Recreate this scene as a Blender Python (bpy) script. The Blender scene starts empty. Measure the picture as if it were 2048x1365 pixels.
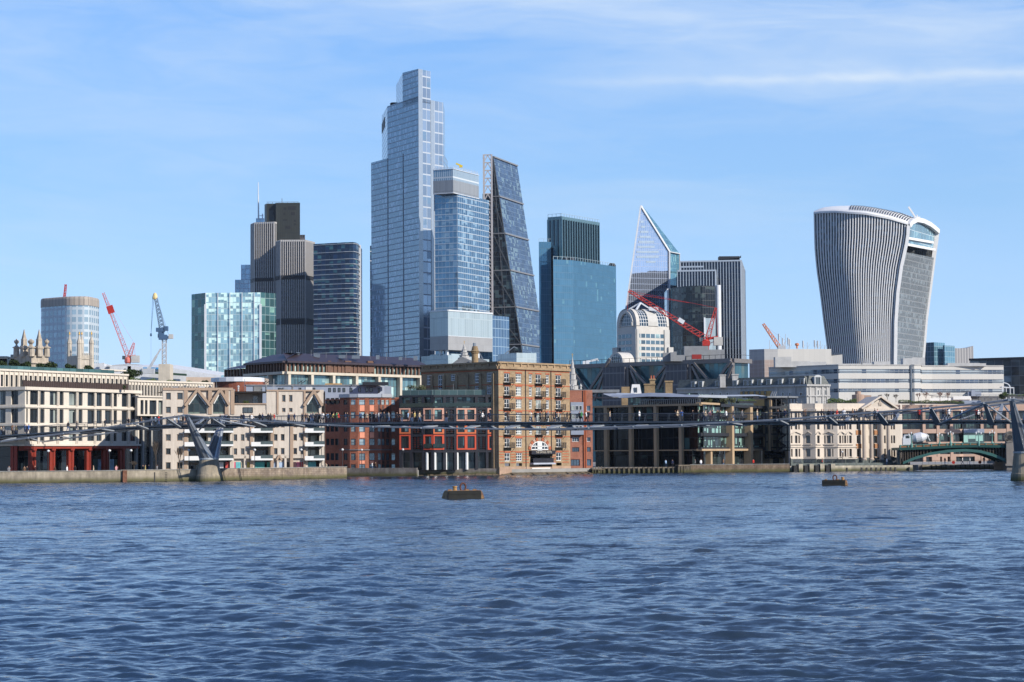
import bpy, bmesh, math, random
import numpy as np
from mathutils import Vector, Matrix
random.seed(7); np.random.seed(7)
S = bpy.context.scene
COL = S.collection
# ------------------------------------------------------------------ camera
FPX = 4200.0; IW, IH = 2048, 1365; CAMH = 4.5
PITCH = math.atan(225.5/FPX); ROLL = 0.0068
ROT = Matrix.Rotation(math.pi/2+PITCH, 3, 'X') @ Matrix.Rotation(-ROLL, 3, 'Z')
cd = bpy.data.cameras.new('camera'); cam = bpy.data.objects.new('camera', cd); COL.objects.link(cam)
cd.sensor_width = 36; cd.lens = 36*FPX/IW; cd.clip_start = 1; cd.clip_end = 20000
cam.matrix_world = Matrix.Translation((0, 0, CAMH)) @ ROT.to_4x4()
S.camera = cam
# ------------------------------------------------------------------ sun and sky
SUNV = Vector((.70, -.50, .50)).normalized()
sl = bpy.data.lights.new('sun', 'SUN'); so = bpy.data.objects.new('sun', sl); COL.objects.link(so)
sl.energy = 5; sl.angle = math.radians(.53); sl.color = (1, .93, .83)
so.rotation_euler = SUNV.to_track_quat('Z', 'Y').to_euler(); so.location = (0, 0, 400)
S.view_settings.view_transform = 'Standard'; S.view_settings.look = 'None'
S.view_settings.exposure = .34; S.view_settings.gamma = 1
S.cycles.max_bounces = 5; S.cycles.diffuse_bounces = 2; S.cycles.glossy_bounces = 3
S.cycles.transmission_bounces = 3; S.cycles.transparent_max_bounces = 6; S.cycles.volume_bounces = 0
S.cycles.caustics_reflective = False; S.cycles.caustics_refractive = False

class NT:
    """small node tree builder"""
    def __init__(s, nt): s.nt = nt; s.n = nt.nodes; s.l = nt.links
    def put(s, sock, v):
        if isinstance(v, bpy.types.NodeSocket): s.l.new(v, sock)
        elif v is not None:
            if hasattr(sock.default_value, '__len__') and not hasattr(v, '__len__'): v = [v]*len(sock.default_value)
            if hasattr(v, '__len__') and hasattr(sock.default_value, '__len__') and len(v) == 3 and len(sock.default_value) == 4: v = (*v, 1)
            sock.default_value = v
    def m(s, op, a, b=None, c=None, clamp=False):
        n = s.n.new('ShaderNodeMath'); n.operation = op; n.use_clamp = clamp
        s.put(n.inputs[0], a); s.put(n.inputs[1], b); s.put(n.inputs[2], c); return n.outputs[0]
    def vm(s, op, a, b=None, sc=None):
        n = s.n.new('ShaderNodeVectorMath'); n.operation = op
        s.put(n.inputs[0], a); s.put(n.inputs[1], b)
        if sc is not None: s.put(n.inputs['Scale'], sc)
        return n.outputs[0]
    def mix(s, f, a, b, bt='MIX'):
        n = s.n.new('ShaderNodeMix'); n.data_type = 'RGBA'; n.blend_type = bt
        s.put(n.inputs[0], f); s.put(n.inputs[6], a); s.put(n.inputs[7], b); return n.outputs[2]
    def noise(s, vec, scale, detail=3, rough=.5, out=0, dim='3D'):
        n = s.n.new('ShaderNodeTexNoise'); n.noise_dimensions = dim; s.put(n.inputs['Vector'], vec); n.inputs['Scale'].default_value = scale
        n.inputs['Detail'].default_value = detail; n.inputs['Roughness'].default_value = rough; return n.outputs[out]
    def ramp(s, f, stops):
        n = s.n.new('ShaderNodeValToRGB'); s.put(n.inputs[0], f); e = n.color_ramp.elements
        while len(e) < len(stops): e.new(.5)
        for i, (p, c) in enumerate(stops): e[i].position = p; e[i].color = (*c, 1) if len(c) == 3 else c
        return n.outputs[0]
    def sep(s, v):
        n = s.n.new('ShaderNodeSeparateXYZ'); s.put(n.inputs[0], v); return n.outputs
    def comb(s, x, y, z):
        n = s.n.new('ShaderNodeCombineXYZ'); s.put(n.inputs[0], x); s.put(n.inputs[1], y); s.put(n.inputs[2], z); return n.outputs[0]
    def range(s, v, a, b, c=0., d=1.):
        n = s.n.new('ShaderNodeMapRange'); n.clamp = True
        for i, x in enumerate((v, a, b, c, d)): s.put(n.inputs[i], x)
        return n.outputs[0]

wd = bpy.data.worlds.new("World"); S.world = wd; wd.use_nodes = True
w = NT(wd.node_tree); bg = w.n['Background']
sky = w.n.new('ShaderNodeTexSky'); sky.sky_type = 'NISHITA'; sky.sun_disc = False
sky.sun_elevation = math.asin(SUNV.z); sky.sun_rotation = math.atan2(SUNV.x, SUNV.y)
sky.air_density = 1.0; sky.dust_density = .6; sky.ozone_density = 2.5
tc = w.n.new('ShaderNodeTexCoord'); dx, dy, dz = w.sep(tc.outputs['Generated'])
hyp = w.m('SQRT', w.m('ADD', w.m('MULTIPLY', dx, dx), w.m('MULTIPLY', dy, dy)))
el = w.m('DIVIDE', dz, hyp)                      # tangent of elevation
az = w.m('ARCTAN2', dx, dy)
tint = w.ramp(w.range(el, -.02, .6), [(0, (1.0, 1.29, 2.42)), (.075, (.95, 1.27, 2.32)), (.226, (.79, 1.09, 1.60)), (.38, (.86, 1.22, 1.78)), (1, (.46, .72, 1.28))])
base = w.mix(1, sky.outputs[0], tint, 'MULTIPLY')
base = w.vm('MULTIPLY', base, (1.34, 1.22, 1.12))
grad = w.ramp(w.range(el, -.02, .6), [(0, (.525, .735, .955)), (.10, (.47, .70, .955)), (.226, (.355, .615, .955)), (.38, (.245, .49, .93)), (1, (.10, .24, .62))])
base = w.mix(.62, base, w.vm('SCALE', grad, None, 10.0))
cv = w.comb(w.m('MULTIPLY', az, 2.2), w.m('MULTIPLY', w.m('ADD', el, w.m('MULTIPLY', az, .05)), 11.), 3.7)
wv = w.vm('ADD', cv, w.vm('SCALE', w.noise(cv, 1.7, 3, .6, 1), None, .9))
n1 = w.range(w.noise(wv, 1.6, 7, .62), .40, .78)
n2 = w.range(w.noise(w.vm('ADD', cv, (5, 9, 1)), .8, 2, .5), .33, .64)
cl = w.m('MULTIPLY', w.m('MULTIPLY', n1, n2), 1.0)
# the long thin streak on the right
lin = w.m('SUBTRACT', el, w.m('ADD', .1775, w.m('MULTIPLY', w.m('SUBTRACT', az, .1), -.012)))
lin = w.m('ADD', lin, w.m('MULTIPLY', w.m('SUBTRACT', w.noise(w.comb(w.m('MULTIPLY', az, 30), 0, 0), 1, 3, .6), .5), .006))
g = w.m('POWER', 2.718, w.m('MULTIPLY', w.m('MULTIPLY', lin, lin), -1/(.0025**2)))
g2 = w.m('POWER', 2.718, w.m('MULTIPLY', w.m('MULTIPLY', lin, lin), -1/(.011**2)))
st = w.m('ADD', w.m('MULTIPLY', g, .5), w.m('MULTIPLY', g2, .16))
st = w.m('MULTIPLY', st, w.range(az, .0, .10)); st = w.m('MULTIPLY', st, w.range(w.noise(w.comb(w.m('MULTIPLY', az, 18), w.m('MULTIPLY', el, 60), 2), 1.5, 4, .6), .25, .65, .35, 1.))
# thin veil upper right
veil = w.m('MULTIPLY', w.m('MULTIPLY', w.range(az, .02, .3), w.range(el, .13, .24)), w.range(w.noise(wv, .9, 5, .6), .35, .7, 0., .32))
cl = w.m('MULTIPLY', w.m('ADD', w.m('ADD', cl, st), veil, clamp=True), w.range(el, .24, .5, 1, .25))
skyc = w.mix(cl, base, (6.6, 8.0, 9.9))
w.l.new(skyc, bg.inputs[0]); bg.inputs[1].default_value = .079

# ------------------------------------------------------------------ projection helpers (photo -> place)
def ray(px, py):
    d = ROT @ Vector(((px-1024)/FPX, -(py-682.5)/FPX, -1)); return d/d.y
def P(px, py, Y):
    d = ray(px, py); return Vector((d.x*Y, Y, CAMH+d.z*Y))
def PZ(px, py, z):
    d = ray(px, py); t = (z-CAMH)/d.z; return Vector((d.x*t, t, z))
def nxt(p, px, a, py=None):
    """next footprint corner: from p in plan direction a (degrees, receding positive) until image column px"""
    a = math.radians(a); c, s_ = math.cos(a), math.sin(a)
    tx = ray(px, py if py else 600).x
    L = (tx*p.y-p.x)/(c-tx*s_)
    q = Vector((p.x+c*L, p.y+s_*L, p.z))
    if py is not None: q.z = CAMH+ray(px, py).z*q.y
    return q

# ------------------------------------------------------------------ mesh builder
class MB:
    def __init__(s, o=(0, 0, 0)): s.v = []; s.f = []; s.m = []; s.uv = []; s.sm = []; s.o = Vector(o)
    def poly(s, pts, m=0, uv=None, smooth=False):
        pts = [Vector(p) for p in pts]; b = len(s.v); s.v += [tuple(p) for p in pts]
        s.f.append(tuple(range(b, b+len(pts)))); s.m.append(m); s.sm.append(smooth)
        if uv is None:
            n = Vector((0, 0, 0))
            for i in range(len(pts)):
                a, c = pts[i], pts[(i+1) % len(pts)]
                n += Vector(((a.y-c.y)*(a.z+c.z), (a.z-c.z)*(a.x+c.x), (a.x-c.x)*(a.y+c.y)))
            n = n.normalized() if n.length > 1e-9 else Vector((0, 0, 1))
            if abs(n.z) < .85:
                t = Vector((-n.y, n.x, 0)).normalized(); uv = [((p-s.o).dot(t), p.z-s.o.z) for p in pts]
            else: uv = [(p.x-s.o.x, p.y-s.o.y) for p in pts]
        s.uv.append(uv)
    def hexa(s, c, m=0):      # 8 corners: bottom 0-3 ccw, top 4-7
        for q in ((3, 2, 1, 0), (4, 5, 6, 7), (0, 1, 5, 4), (1, 2, 6, 5), (2, 3, 7, 6), (3, 0, 4, 7)): s.poly([c[i] for i in q], m)
    def box(s, O, ex, ey, ez, m=0):
        O, ex, ey, ez = map(Vector, (O, ex, ey, ez))
        if ex.cross(ey).dot(ez) < 0: O = O+ex; ex = -ex
        s.hexa([O, O+ex, O+ex+ey, O+ey, O+ez, O+ex+ez, O+ex+ey+ez, O+ey+ez], m)
    def cbox(s, c, dx, dy, dz, m=0, rz=0):
        a = math.radians(rz); ex = Vector((math.cos(a), math.sin(a), 0))*dx; ey = Vector((-math.sin(a), math.cos(a), 0))*dy
        s.box(Vector(c)-ex/2-ey/2, ex, ey, (0, 0, dz), m)
    def beam(s, a, b, wd, ht, m=0, up=(0, 0, 1)):
        a, b = Vector(a), Vector(b); d = (b-a)
        if d.length < 1e-6: return
        dn = d.normalized(); up = Vector(up)
        if abs(dn.dot(up)) > .97: up = Vector((1, 0, 0))
        x = dn.cross(up).normalized(); y = x.cross(dn)
        s.box(a-x*wd/2-y*ht/2, x*wd, d, y*ht, m)
    def tube(s, a, b, r, n=6, m=0, r2=None, cap=True):
        a, b = Vector(a), Vector(b); d = b-a
        if d.length < 1e-6: return
        dn = d.normalized(); up = Vector((0, 0, 1)) if abs(dn.z) < .9 else Vector((1, 0, 0))
        x = dn.cross(up).normalized(); y = dn.cross(x); r2 = r if r2 is None else r2
        A = [a+(x*math.cos(t)+y*math.sin(t))*r for t in [2*math.pi*i/n for i in range(n)]]
        B = [b+(x*math.cos(t)+y*math.sin(t))*r2 for t in [2*math.pi*i/n for i in range(n)]]
        for i in range(n): j = (i+1) % n; s.poly([A[i], B[i], B[j], A[j]][::-1], m, smooth=n > 7)
        if cap: s.poly(A[::-1], m); s.poly(B, m)
    def lathe(s, c, prof, n=12, m=0, rz=0, sx=1, sy=1):
        c = Vector(c); rings = []
        for r, z in prof: rings.append([c+Vector((r*sx*math.cos(2*math.pi*i/n+rz), r*sy*math.sin(2*math.pi*i/n+rz), z)) for i in range(n)])
        for k in range(len(rings)-1):
            for i in range(n):
                j = (i+1) % n; s.poly([rings[k][i], rings[k][j], rings[k+1][j], rings[k+1][i]], m, smooth=n > 8)
        s.poly(rings[-1], m); s.poly(rings[0][::-1], m)
    def prism(s, pts, z0, ztop=None, m=0, mt=None, cap=True, uacc=True):
        """pts: 3D points (their z is the top) ; sides get a running u coordinate"""
        pts = [Vector(p) for p in pts]
        if ztop is not None: pts = [Vector((p.x, p.y, ztop)) for p in pts]
        A = sum(pts[i].x*pts[(i+1) % len(pts)].y-pts[(i+1) % len(pts)].x*pts[i].y for i in range(len(pts)))
        if A < 0: pts = pts[::-1]
        n = len(pts); u = 0
        for i in range(n):
            a, b = pts[i], pts[(i+1) % n]; L = (b.xy-a.xy).length
            s.poly([(a.x, a.y, z0), (b.x, b.y, z0), b, a], m, [(u, z0-s.o.z), (u+L, z0-s.o.z), (u+L, b.z-s.o.z), (u, a.z-s.o.z)])
            if uacc: u += L
        if cap: s.poly(pts, m if mt is None else mt)
    def each(s, name, mats, parent):      # the mesh so far as one part, then start again
        o = s.build(name, mats, parent); s.__init__(s.o); return o
    def build(s, name, mats, parent=None):
        me = bpy.data.meshes.new(name); me.from_pydata(s.v, [], s.f)
        if not isinstance(mats, (list, tuple)): mats = [mats]
        for x in mats: me.materials.append(x)
        me.polygons.foreach_set('material_index', s.m); me.polygons.foreach_set('use_smooth', s.sm)
        uvl = me.uv_layers.new(name='m'); uvl.data.foreach_set('uv', [c for f in s.uv for p in f for c in p])
        me.update()
        o = bpy.data.objects.new(name, me); COL.objects.link(o)
        if parent is not None: o.parent = parent; o.matrix_parent_inverse = parent.matrix_world.inverted()
        return o

def tag(o, label=None, cat=None, group=None, kind=None):
    if label: o['label'] = label
    if cat: o['category'] = cat
    if group: o['group'] = group
    if kind: o['kind'] = kind
    return o
def thing(name, label, cat, loc=(0, 0, 0), rz=0, group=None):
    o = bpy.data.objects.new(name, None); COL.objects.link(o); o.location = loc; o.rotation_euler = (0, 0, rz)
    o.matrix_world = Matrix.Translation(loc) @ Matrix.Rotation(rz, 4, 'Z'); o.empty_display_size = 1
    return tag(o, label, cat, group, 'thing')
def dup(root, loc=None, label=None, group=None, rz=None):
    r = root.copy(); COL.objects.link(r)
    if loc is not None: r.location = loc
    if rz is not None: r.rotation_euler = (0, 0, rz)
    if label: r['label'] = label
    if group: r['group'] = group
    for ch in list(root.children):
        c = ch.copy(); COL.objects.link(c); c.parent = r
        for g_ in ch.children:
            d = g_.copy(); COL.objects.link(d); d.parent = c
    return r

class Face:
    """a vertical wall plane: O plan origin, d direction (image left to right), n outward normal"""
    def __init__(s, a, b):
        s.O = Vector((a.x, a.y, 0)); s.L = (b.xy-a.xy).length; s.d = Vector((b.x-a.x, b.y-a.y, 0)).normalized()
        s.n = Vector((s.d.y, -s.d.x, 0))
        if s.n.dot(-s.O) < 0: s.n = -s.n
    def at(s, px, py, off=0):
        r = ray(px, py); O = s.O+s.n*off
        t = O.dot(s.n)/Vector((r.x, 1, 0)).dot(s.n)
        p = Vector((r.x*t, t, CAMH+r.z*t)); return (p-O).dot(s.d), p.z
    def u(s, px, py=850): return s.at(px, py)[0]
    def z(s, px, py): return s.at(px, py)[1]
    def pt(s, u, z, off=0): return s.O+s.d*u+s.n*off+Vector((0, 0, z))
    def box(s, mb, u0, u1, z0, z1, d0, d1, m=0):
        mb.box(s.pt(u0, z0, d0), s.d*(u1-u0), s.n*(d1-d0), (0, 0, z1-z0), m)
    def quad(s, mb, u0, u1, z0, z1, off, m=0):
        p = [s.pt(u0, z0, off), s.pt(u1, z0, off), s.pt(u1, z1, off), s.pt(u0, z1, off)]
        mb.poly(p, m, [(u0, z0), (u1, z0), (u1, z1), (u0, z1)])

def wall_grid(f, mb, u0, u1, z0, z1, cols, rows, t=.35, m=0):
    """solid wall of thickness t (outer face on the plane) with rectangular openings cols x rows"""
    cols = sorted(cols); rows = sorted(rows); cu = u0
    for a, b in cols:
        if a-cu > .01: f.box(mb, cu, a, z0, z1, -t, 0, m)
        cz = z0
        for c, d in rows:
            if c-cz > .01: f.box(mb, a, b, cz, c, -t, -.004, m)
            cz = d
        if z1-cz > .01: f.box(mb, a, b, cz, z1, -t, -.004, m)
        cu = b
    if u1-cu > .01: f.box(mb, cu, u1, z0, z1, -t, 0, m)

WINCOUNT = {}
def window(f, u0, u1, z0, z1, parent, glass, frame, nx=1, ny=1, fw=.09, inset=-.22, name='window'):
    """one window: glass set back in the opening, frame and bars; beyond 100 per thing they are gathered in one mesh"""
    k = parent.name; st = WINCOUNT.setdefault(k, [0, None, parent, (glass, frame)])
    if st[0] < 96: mb = MB()
    else:
        if st[1] is None: st[1] = MB()
        mb = st[1]
    f.quad(mb, u0, u1, z0, z1, inset, 0)
    f.box(mb, u0, u0+fw, z0, z1, inset, inset+.08, 1); f.box(mb, u1-fw, u1, z0, z1, inset, inset+.08, 1)
    f.box(mb, u0+fw, u1-fw, z0, z0+fw, inset, inset+.08, 1); f.box(mb, u0+fw, u1-fw, z1-fw, z1, inset, inset+.08, 1)
    for i in range(1, nx): x = u0+(u1-u0)*i/nx; f.box(mb, x-fw*.4, x+fw*.4, z0+fw, z1-fw, inset, inset+.06, 1)
    for i in range(1, ny): z = z0+(z1-z0)*i/ny; f.box(mb, u0+fw, u1-fw, z-fw*.4, z+fw*.4, inset, inset+.065, 1)
    st[0] += 1
    if mb is not st[1]: return mb.build(name, [glass, frame], parent)
def flush_windows():
    for k, st in WINCOUNT.items():
        if st[1] is not None: tag(st[1].build('window', list(st[3]), st[2]), kind='stuff')

# ------------------------------------------------------------------ materials
def newmat(name):
    m = bpy.data.materials.new(name); m.use_nodes = True; t = NT(m.node_tree); return m, t, t.n['Principled BSDF']
ALB = .8
def plain(name, col, rough=.7, metal=0., var=.12, scale=.6, bump=0., streak=0., spec=.4):
    """a paint, stone or metal with mottling and rain streaks of its own"""
    m, t, b = newmat(name); tcn = t.n.new('ShaderNodeTexCoord'); o = tcn.outputs['Object']; col = [c_*ALB for c_ in col]
    n = t.noise(o, scale, 4, .6); k = t.range(n, .3, .7, 1-var, 1+var)
    c = t.vm('SCALE', (*col,), None, k)
    if streak > 0:
        x, y, z = t.sep(o); sv = t.comb(t.m('MULTIPLY', x, 2.2), t.m('MULTIPLY', y, 2.2), t.m('MULTIPLY', z, .22))
        c = t.vm('SCALE', c, None, t.range(t.noise(sv, 1, 4, .65), .35, .7, 1, 1-streak))
    t.put(b.inputs['Base Color'], c); b.inputs['Roughness'].default_value = rough; b.inputs['Metallic'].default_value = metal
    b.inputs['Specular IOR Level'].default_value = spec
    if bump:
        bn = t.n.new('ShaderNodeBump'); bn.inputs['Distance'].default_value = bump; bn.inputs['Strength'].default_value = .6
        t.put(bn.inputs['Height'], t.noise(o, scale*6, 3, .6)); t.put(b.inputs['Normal'], bn.outputs[0])
    return m
def brick(name, c1, c2, mortar, stripes=None):
    m, t, b = newmat(name); uv = t.n.new('ShaderNodeUVMap').outputs[0]
    c1, c2, mortar = ([c_*ALB for c_ in k_] for k_ in (c1, c2, mortar))
    bt = t.n.new('ShaderNodeTexBrick'); t.put(bt.inputs['Vector'], uv); bt.inputs['Scale'].default_value = 1
    bt.inputs['Brick Width'].default_value = .225*2; bt.inputs['Row Height'].default_value = .15; bt.inputs['Mortar Size'].default_value = .012
    t.put(bt.inputs['Color1'], c1); t.put(bt.inputs['Color2'], c2); t.put(bt.inputs['Mortar'], mortar); c = bt.outputs[0]
    tcn = t.n.new('ShaderNodeTexCoord'); o = tcn.outputs['Object']
    c = t.vm('SCALE', c, None, t.range(t.noise(o, .35, 5, .65), .3, .7, .72, 1.25))
    c = t.vm('SCALE', c, None, t.range(t.noise(o, 3., 2, .6), .3, .7, .88, 1.12))
    t.put(b.inputs['Base Color'], c); b.inputs['Roughness'].default_value = .9; b.inputs['Specular IOR Level'].default_value = .2
    return m
def facade(name, cw, ch, glass, frame, mw=.1, mh=.12, glass2=None, p2=.3, metal=.6, rough=.07, tilt=.012, var=.25, fmetal=0., subx=1, wav=0., band=None, lit=None):
    """curtain wall in metres: cells cw x ch, mullions mw, transoms mh wide; panes differ in tint and lean"""
    if metal == 0: glass, frame = [c_*.76 for c_ in glass], [c_*.76 for c_ in frame]
    m, t, b = newmat(name); uv = t.n.new('ShaderNodeUVMap').outputs[0]; u, v, _ = t.sep(uv)
    cu = t.m('DIVIDE', u, cw); cv_ = t.m('DIVIDE', v, ch); fu = t.m('FRACT', cu); fv = t.m('FRACT', cv_)
    mk = t.m('MAXIMUM', t.m('LESS_THAN', fu, mw/cw), t.m('LESS_THAN', fv, mh/ch))
    idv = t.comb(t.m('FLOOR', cu), t.m('FLOOR', cv_), 0)
    wn = t.n.new('ShaderNodeTexWhiteNoise'); wn.noise_dimensions = '3D'; t.put(wn.inputs['Vector'], idv); r, rc = wn.outputs[0], wn.outputs[1]
    g = t.vm('SCALE', (*glass,), None, t.range(r, 0, 1, 1-var, 1+var))
    if glass2:
        wn2 = t.n.new('ShaderNodeTexWhiteNoise'); t.put(wn2.inputs['Vector'], t.vm('ADD', idv, (17, 5, 3)))
        drop = t.m('LESS_THAN', t.m('SUBTRACT', 1, fv), t.m('ADD', .35, t.m('MULTIPLY', rc, .9)) if False else t.range(wn2.outputs[0], 0, p2, 1.05, .3))
        k2 = t.m('MULTIPLY', t.m('LESS_THAN', wn2.outputs[0], p2), drop)
        clus = t.range(t.noise(t.comb(t.m('MULTIPLY', u, .04), t.m('MULTIPLY', v, .09), 0), 1, 2, .5), .42, .5)
        k2 = t.m('MULTIPLY', k2, clus); g = t.mix(k2, g, glass2)
    if band:      # band: (fraction of storey, colour) spandrel
        g = t.mix(t.m('GREATER_THAN', fv, 1-band[0]), g, band[1])
    c = t.mix(mk, g, frame)
    t.put(b.inputs['Base Color'], c)
    mt = t.m('MULTIPLY', t.m('SUBTRACT', 1, mk), metal) if fmetal == 0 else t.range(mk, 0, 1, metal, fmetal)
    if glass2: mt = t.m('MULTIPLY', mt, t.m('SUBTRACT', 1, t.m('MULTIPLY', k2, .6)))
    t.put(b.inputs['Metallic'], mt); t.put(b.inputs['Roughness'], t.range(mk, 0, 1, rough, .45))
    geo = t.n.new('ShaderNodeNewGeometry')
    off = t.vm('SCALE', t.vm('SUBTRACT', rc, (.5, .5, .5)), None, tilt*2)
    nn = t.vm('ADD', geo.outputs['Normal'], off)
    if wav:
        nz = t.noise(t.comb(t.m('MULTIPLY', u, .05), t.m('MULTIPLY', v, .02), 0), 1, 3, .5, 1)
        nn = t.vm('ADD', nn, t.vm('SCALE', t.vm('SUBTRACT', nz, (.5, .5, .5)), None, wav))
    t.put(b.inputs['Normal'], t.vm('NORMALIZE', nn))
    return m
def leafmat(name, c1, c2):
    m, t, b = newmat(name); oi = t.n.new('ShaderNodeNewGeometry').outputs['Random Per Island']
    t.put(b.inputs['Base Color'], t.mix(oi, c1, c2)); b.inputs['Roughness'].default_value = .8; b.inputs['Specular IOR Level'].default_value = .2
    return m
M = {}
M['glass_dark'] = plain('window_glass', (.035, .045, .05), .06, .0, .5, .25, spec=.9)
M['glass_blue'] = plain('blue_window_glass', (.10, .15, .2), .06, .5, .5, .3, spec=.8)
M['glass_green'] = facade('green_glazing', 1.2, 3.4, (.09, .14, .13), (.03, .035, .035), .1, .15, (.25, .34, .30), .5, .35, .08, .03, .5)
M['white_frame'] = plain('white_paint', (.78, .78, .76), .5, 0, .05)
M['dark_frame'] = plain('dark_painted_metal', (.035, .038, .045), .5, .3, .2)
M['white_metal'] = plain('white_metal', (.74, .76, .78), .4, .1, .06)
M['steel'] = plain('brushed_steel', (.32, .34, .36), .35, .7, .15)
M['grey_steel'] = plain('grey_painted_steel', (.22, .235, .25), .4, .45, .12)
M['roofing'] = plain('grey_roofing', (.16, .165, .17), .9, 0, .25)
M['concrete'] = plain('weathered_concrete', (.36, .35, .32), .9, 0, .2, .5, .02, .3)
M['lead'] = plain('lead_roof', (.20, .215, .235), .6, .2, .2)
# ------------------------------------------------------------------ ground, water, embankment
def sheet(name, z, x0, x1, y0, y1, mat):
    mb = MB(); mb.poly([(x0, y0, z), (x1, y0, z), (x1, y1, z), (x0, y1, z)]); return tag(mb.build(name, mat), kind='structure')
M['bed'] = plain('river_bed_mud', (.10, .085, .06), .95, 0, .3, .02)
sheet('ground', -4, -9000, 9000, -6000, 14000, M['bed'])

# water: one sheet; real waves in the part the photograph looks at
m, t, b = newmat('river_water'); M['water'] = m
tcn = t.n.new('ShaderNodeTexCoord'); ob = tcn.outputs['Object']; x, y, z = t.sep(ob)
b.inputs['Base Color'].default_value = (.022, .032, .040, 1); b.inputs['Roughness'].default_value = .035; b.inputs['IOR'].default_value = 1.333
b.inputs['Specular IOR Level'].default_value = .6
mud = t.noise(ob, .015, 3, .5); t.put(b.inputs['Base Color'], t.mix(t.range(mud, .35, .65), (.009, .026, .055), (.024, .034, .044)))
geo = t.n.new('ShaderNodeNewGeometry')
def slope(sc, st, seed, det=2):
    v_ = t.noise(t.comb(t.m('MULTIPLY', x, st), y, seed), sc, det, .6, 1); return t.vm('SUBTRACT', v_, (.5, .5, .5))
p1 = t.vm('ADD', t.vm('SCALE', slope(2.6, .5, 0, 4), None, .95), t.vm('SCALE', slope(8.5, .6, 3, 2), None, .5)); p2 = t.vm('SCALE', slope(.55, .5, 5, 2), None, .7)
patch = t.range(t.noise(t.comb(t.m('MULTIPLY', x, .5), y, 9), .035, 3, .5), .36, .64, .5, 1.35)
p1 = t.vm('ADD', p1, t.vm('SCALE', slope(.15, .35, 8, 2), None, .5))
px_, py_, pz_ = t.sep(t.vm('SCALE', t.vm('ADD', p1, p2), None, patch))
pp = t.comb(t.m('MULTIPLY', px_, .45), t.m('SUBTRACT', t.m('MULTIPLY', t.m('ABSOLUTE', py_), t.range(y, 45, 220, -.85, -1.1)), .004), 0)
t.put(b.inputs['Normal'], t.vm('NORMALIZE', t.vm('ADD', geo.outputs['Normal'], pp)))

def wave_height(X, Y):
    rng = np.random.RandomState(3); Hh = np.zeros_like(X); D = np.hypot(X, Y)
    for i in range(150):
        lam = math.exp(rng.uniform(math.log(.35), math.log(6.5)))
        th = rng.normal(math.radians(248), math.radians(40))      # wind from the right and behind
        k = 2*math.pi/lam; A = .0029*lam**.66*(1 if lam < 3 else (3/lam)**.3)
        ph = rng.uniform(0, 2*math.pi); q = k*(X*math.cos(th)+Y*math.sin(th))+ph
        res = np.minimum(.62, np.maximum(.085, D*D/9450*.42))     # cell size of the grid
        fade = np.clip((lam/res-1.6)/2.0, 0, 1)
        s_ = np.sin(q); Hh += A*fade*(s_-.28*np.cos(2*q))
    # patches where the wind is stronger
    g_ = .8+.35*np.sin(X*.031+1.3*np.sin(Y*.013))*np.sin(Y*.022+.7*np.sin(X*.017))
    return Hh*g_
ys = [36.]
while ys[-1] < 560: D = ys[-1]; ys.append(D+min(.62, max(.085, D*D/9450*.42)))
ys = np.array(ys); ncol = 620
tx = np.linspace(-.31, .31, ncol); Yg, Tg = np.meshgrid(ys, tx, indexing='ij'); Xg = Yg*Tg
Zg = wave_height(Xg, Yg)
edge = np.clip((.31-np.abs(Tg))/.02, 0, 1)*np.clip((Yg-36)/3, 0, 1)*np.clip((560-Yg)/20, 0, 1); Zg = Zg*edge
nr = len(ys); verts = np.stack([Xg, Yg, Zg], -1).reshape(-1, 3)
idx = np.arange(nr*ncol).reshape(nr, ncol)
quads = np.stack([idx[:-1, :-1], idx[:-1, 1:], idx[1:, 1:], idx[1:, :-1]], -1).reshape(-1, 4)
# surrounding flat water, sharing the border
B = 6000.; base_i = len(verts)
xn, xf = 36*.31, 560*.31; yn, yf = 36., float(ys[-1]); xf = yf*.31
extra = np.array([(-B, -B, 0), (B, -B, 0), (B, 9000, 0), (-B, 9000, 0), (-xn, yn, 0), (xn, yn, 0), (xf, yf, 0), (-xf, yf, 0)], float)
verts = np.vstack([verts, extra]); e = base_i
ring = np.array([(e, e+1, e+5, e+4), (e+1, e+2, e+6, e+5), (e+2, e+3, e+7, e+6), (e+3, e, e+4, e+7)])
quads = np.vstack([quads, ring])
me = bpy.data.meshes.new('water'); me.vertices.add(len(verts)); me.vertices.foreach_set('co', verts.ravel())
me.loops.add(len(quads)*4); me.loops.foreach_set('vertex_index', quads.ravel().astype(np.int32))
me.polygons.add(len(quads)); me.polygons.foreach_set('loop_start', np.arange(0, len(quads)*4, 4, dtype=np.int32))
me.polygons.foreach_set('loop_total', np.full(len(quads), 4, np.int32)); me.polygons.foreach_set('use_smooth', np.ones(len(quads), bool))
me.materials.append(M['water']); me.update(); me.validate()
wo = bpy.data.objects.new('water', me); COL.objects.link(wo); tag(wo, kind='structure')

# north bank: plan line of the river wall, found from the waterline in the photograph
WALK = 1.25
def wl(px, py): p = PZ(px, py, 0.0); return Vector((p.x, p.y, 0))
BANK = [wl(-260, 969), wl(-60, 968), wl(92, 966.5), wl(240, 965), wl(396, 963), wl(560, 960), wl(689, 957), wl(692, 953.5), wl(835, 953), wl(838, 952), wl(998, 951), wl(1140, 949), wl(1182, 948), wl(1380, 946), wl(1578, 944.5), wl(1700, 943), wl(1824, 942)]
mb = MB()
far = [Vector((B_, 9000, 0)) for B_ in (3500, -3500)]
tail = [Vector((ray(1838, 940).x*501, 501, 0)), Vector((ray(2060, 940).x*498, 498, 0)), Vector((420, 560, 0)), Vector((900, 1400, 0)), Vector((3500, 3000, 0))]
pl = BANK+tail+far+[Vector((-3500, 400, 0))]
mb.prism([(p.x, p.y, WALK) for p in pl], -4, WALK)
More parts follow.
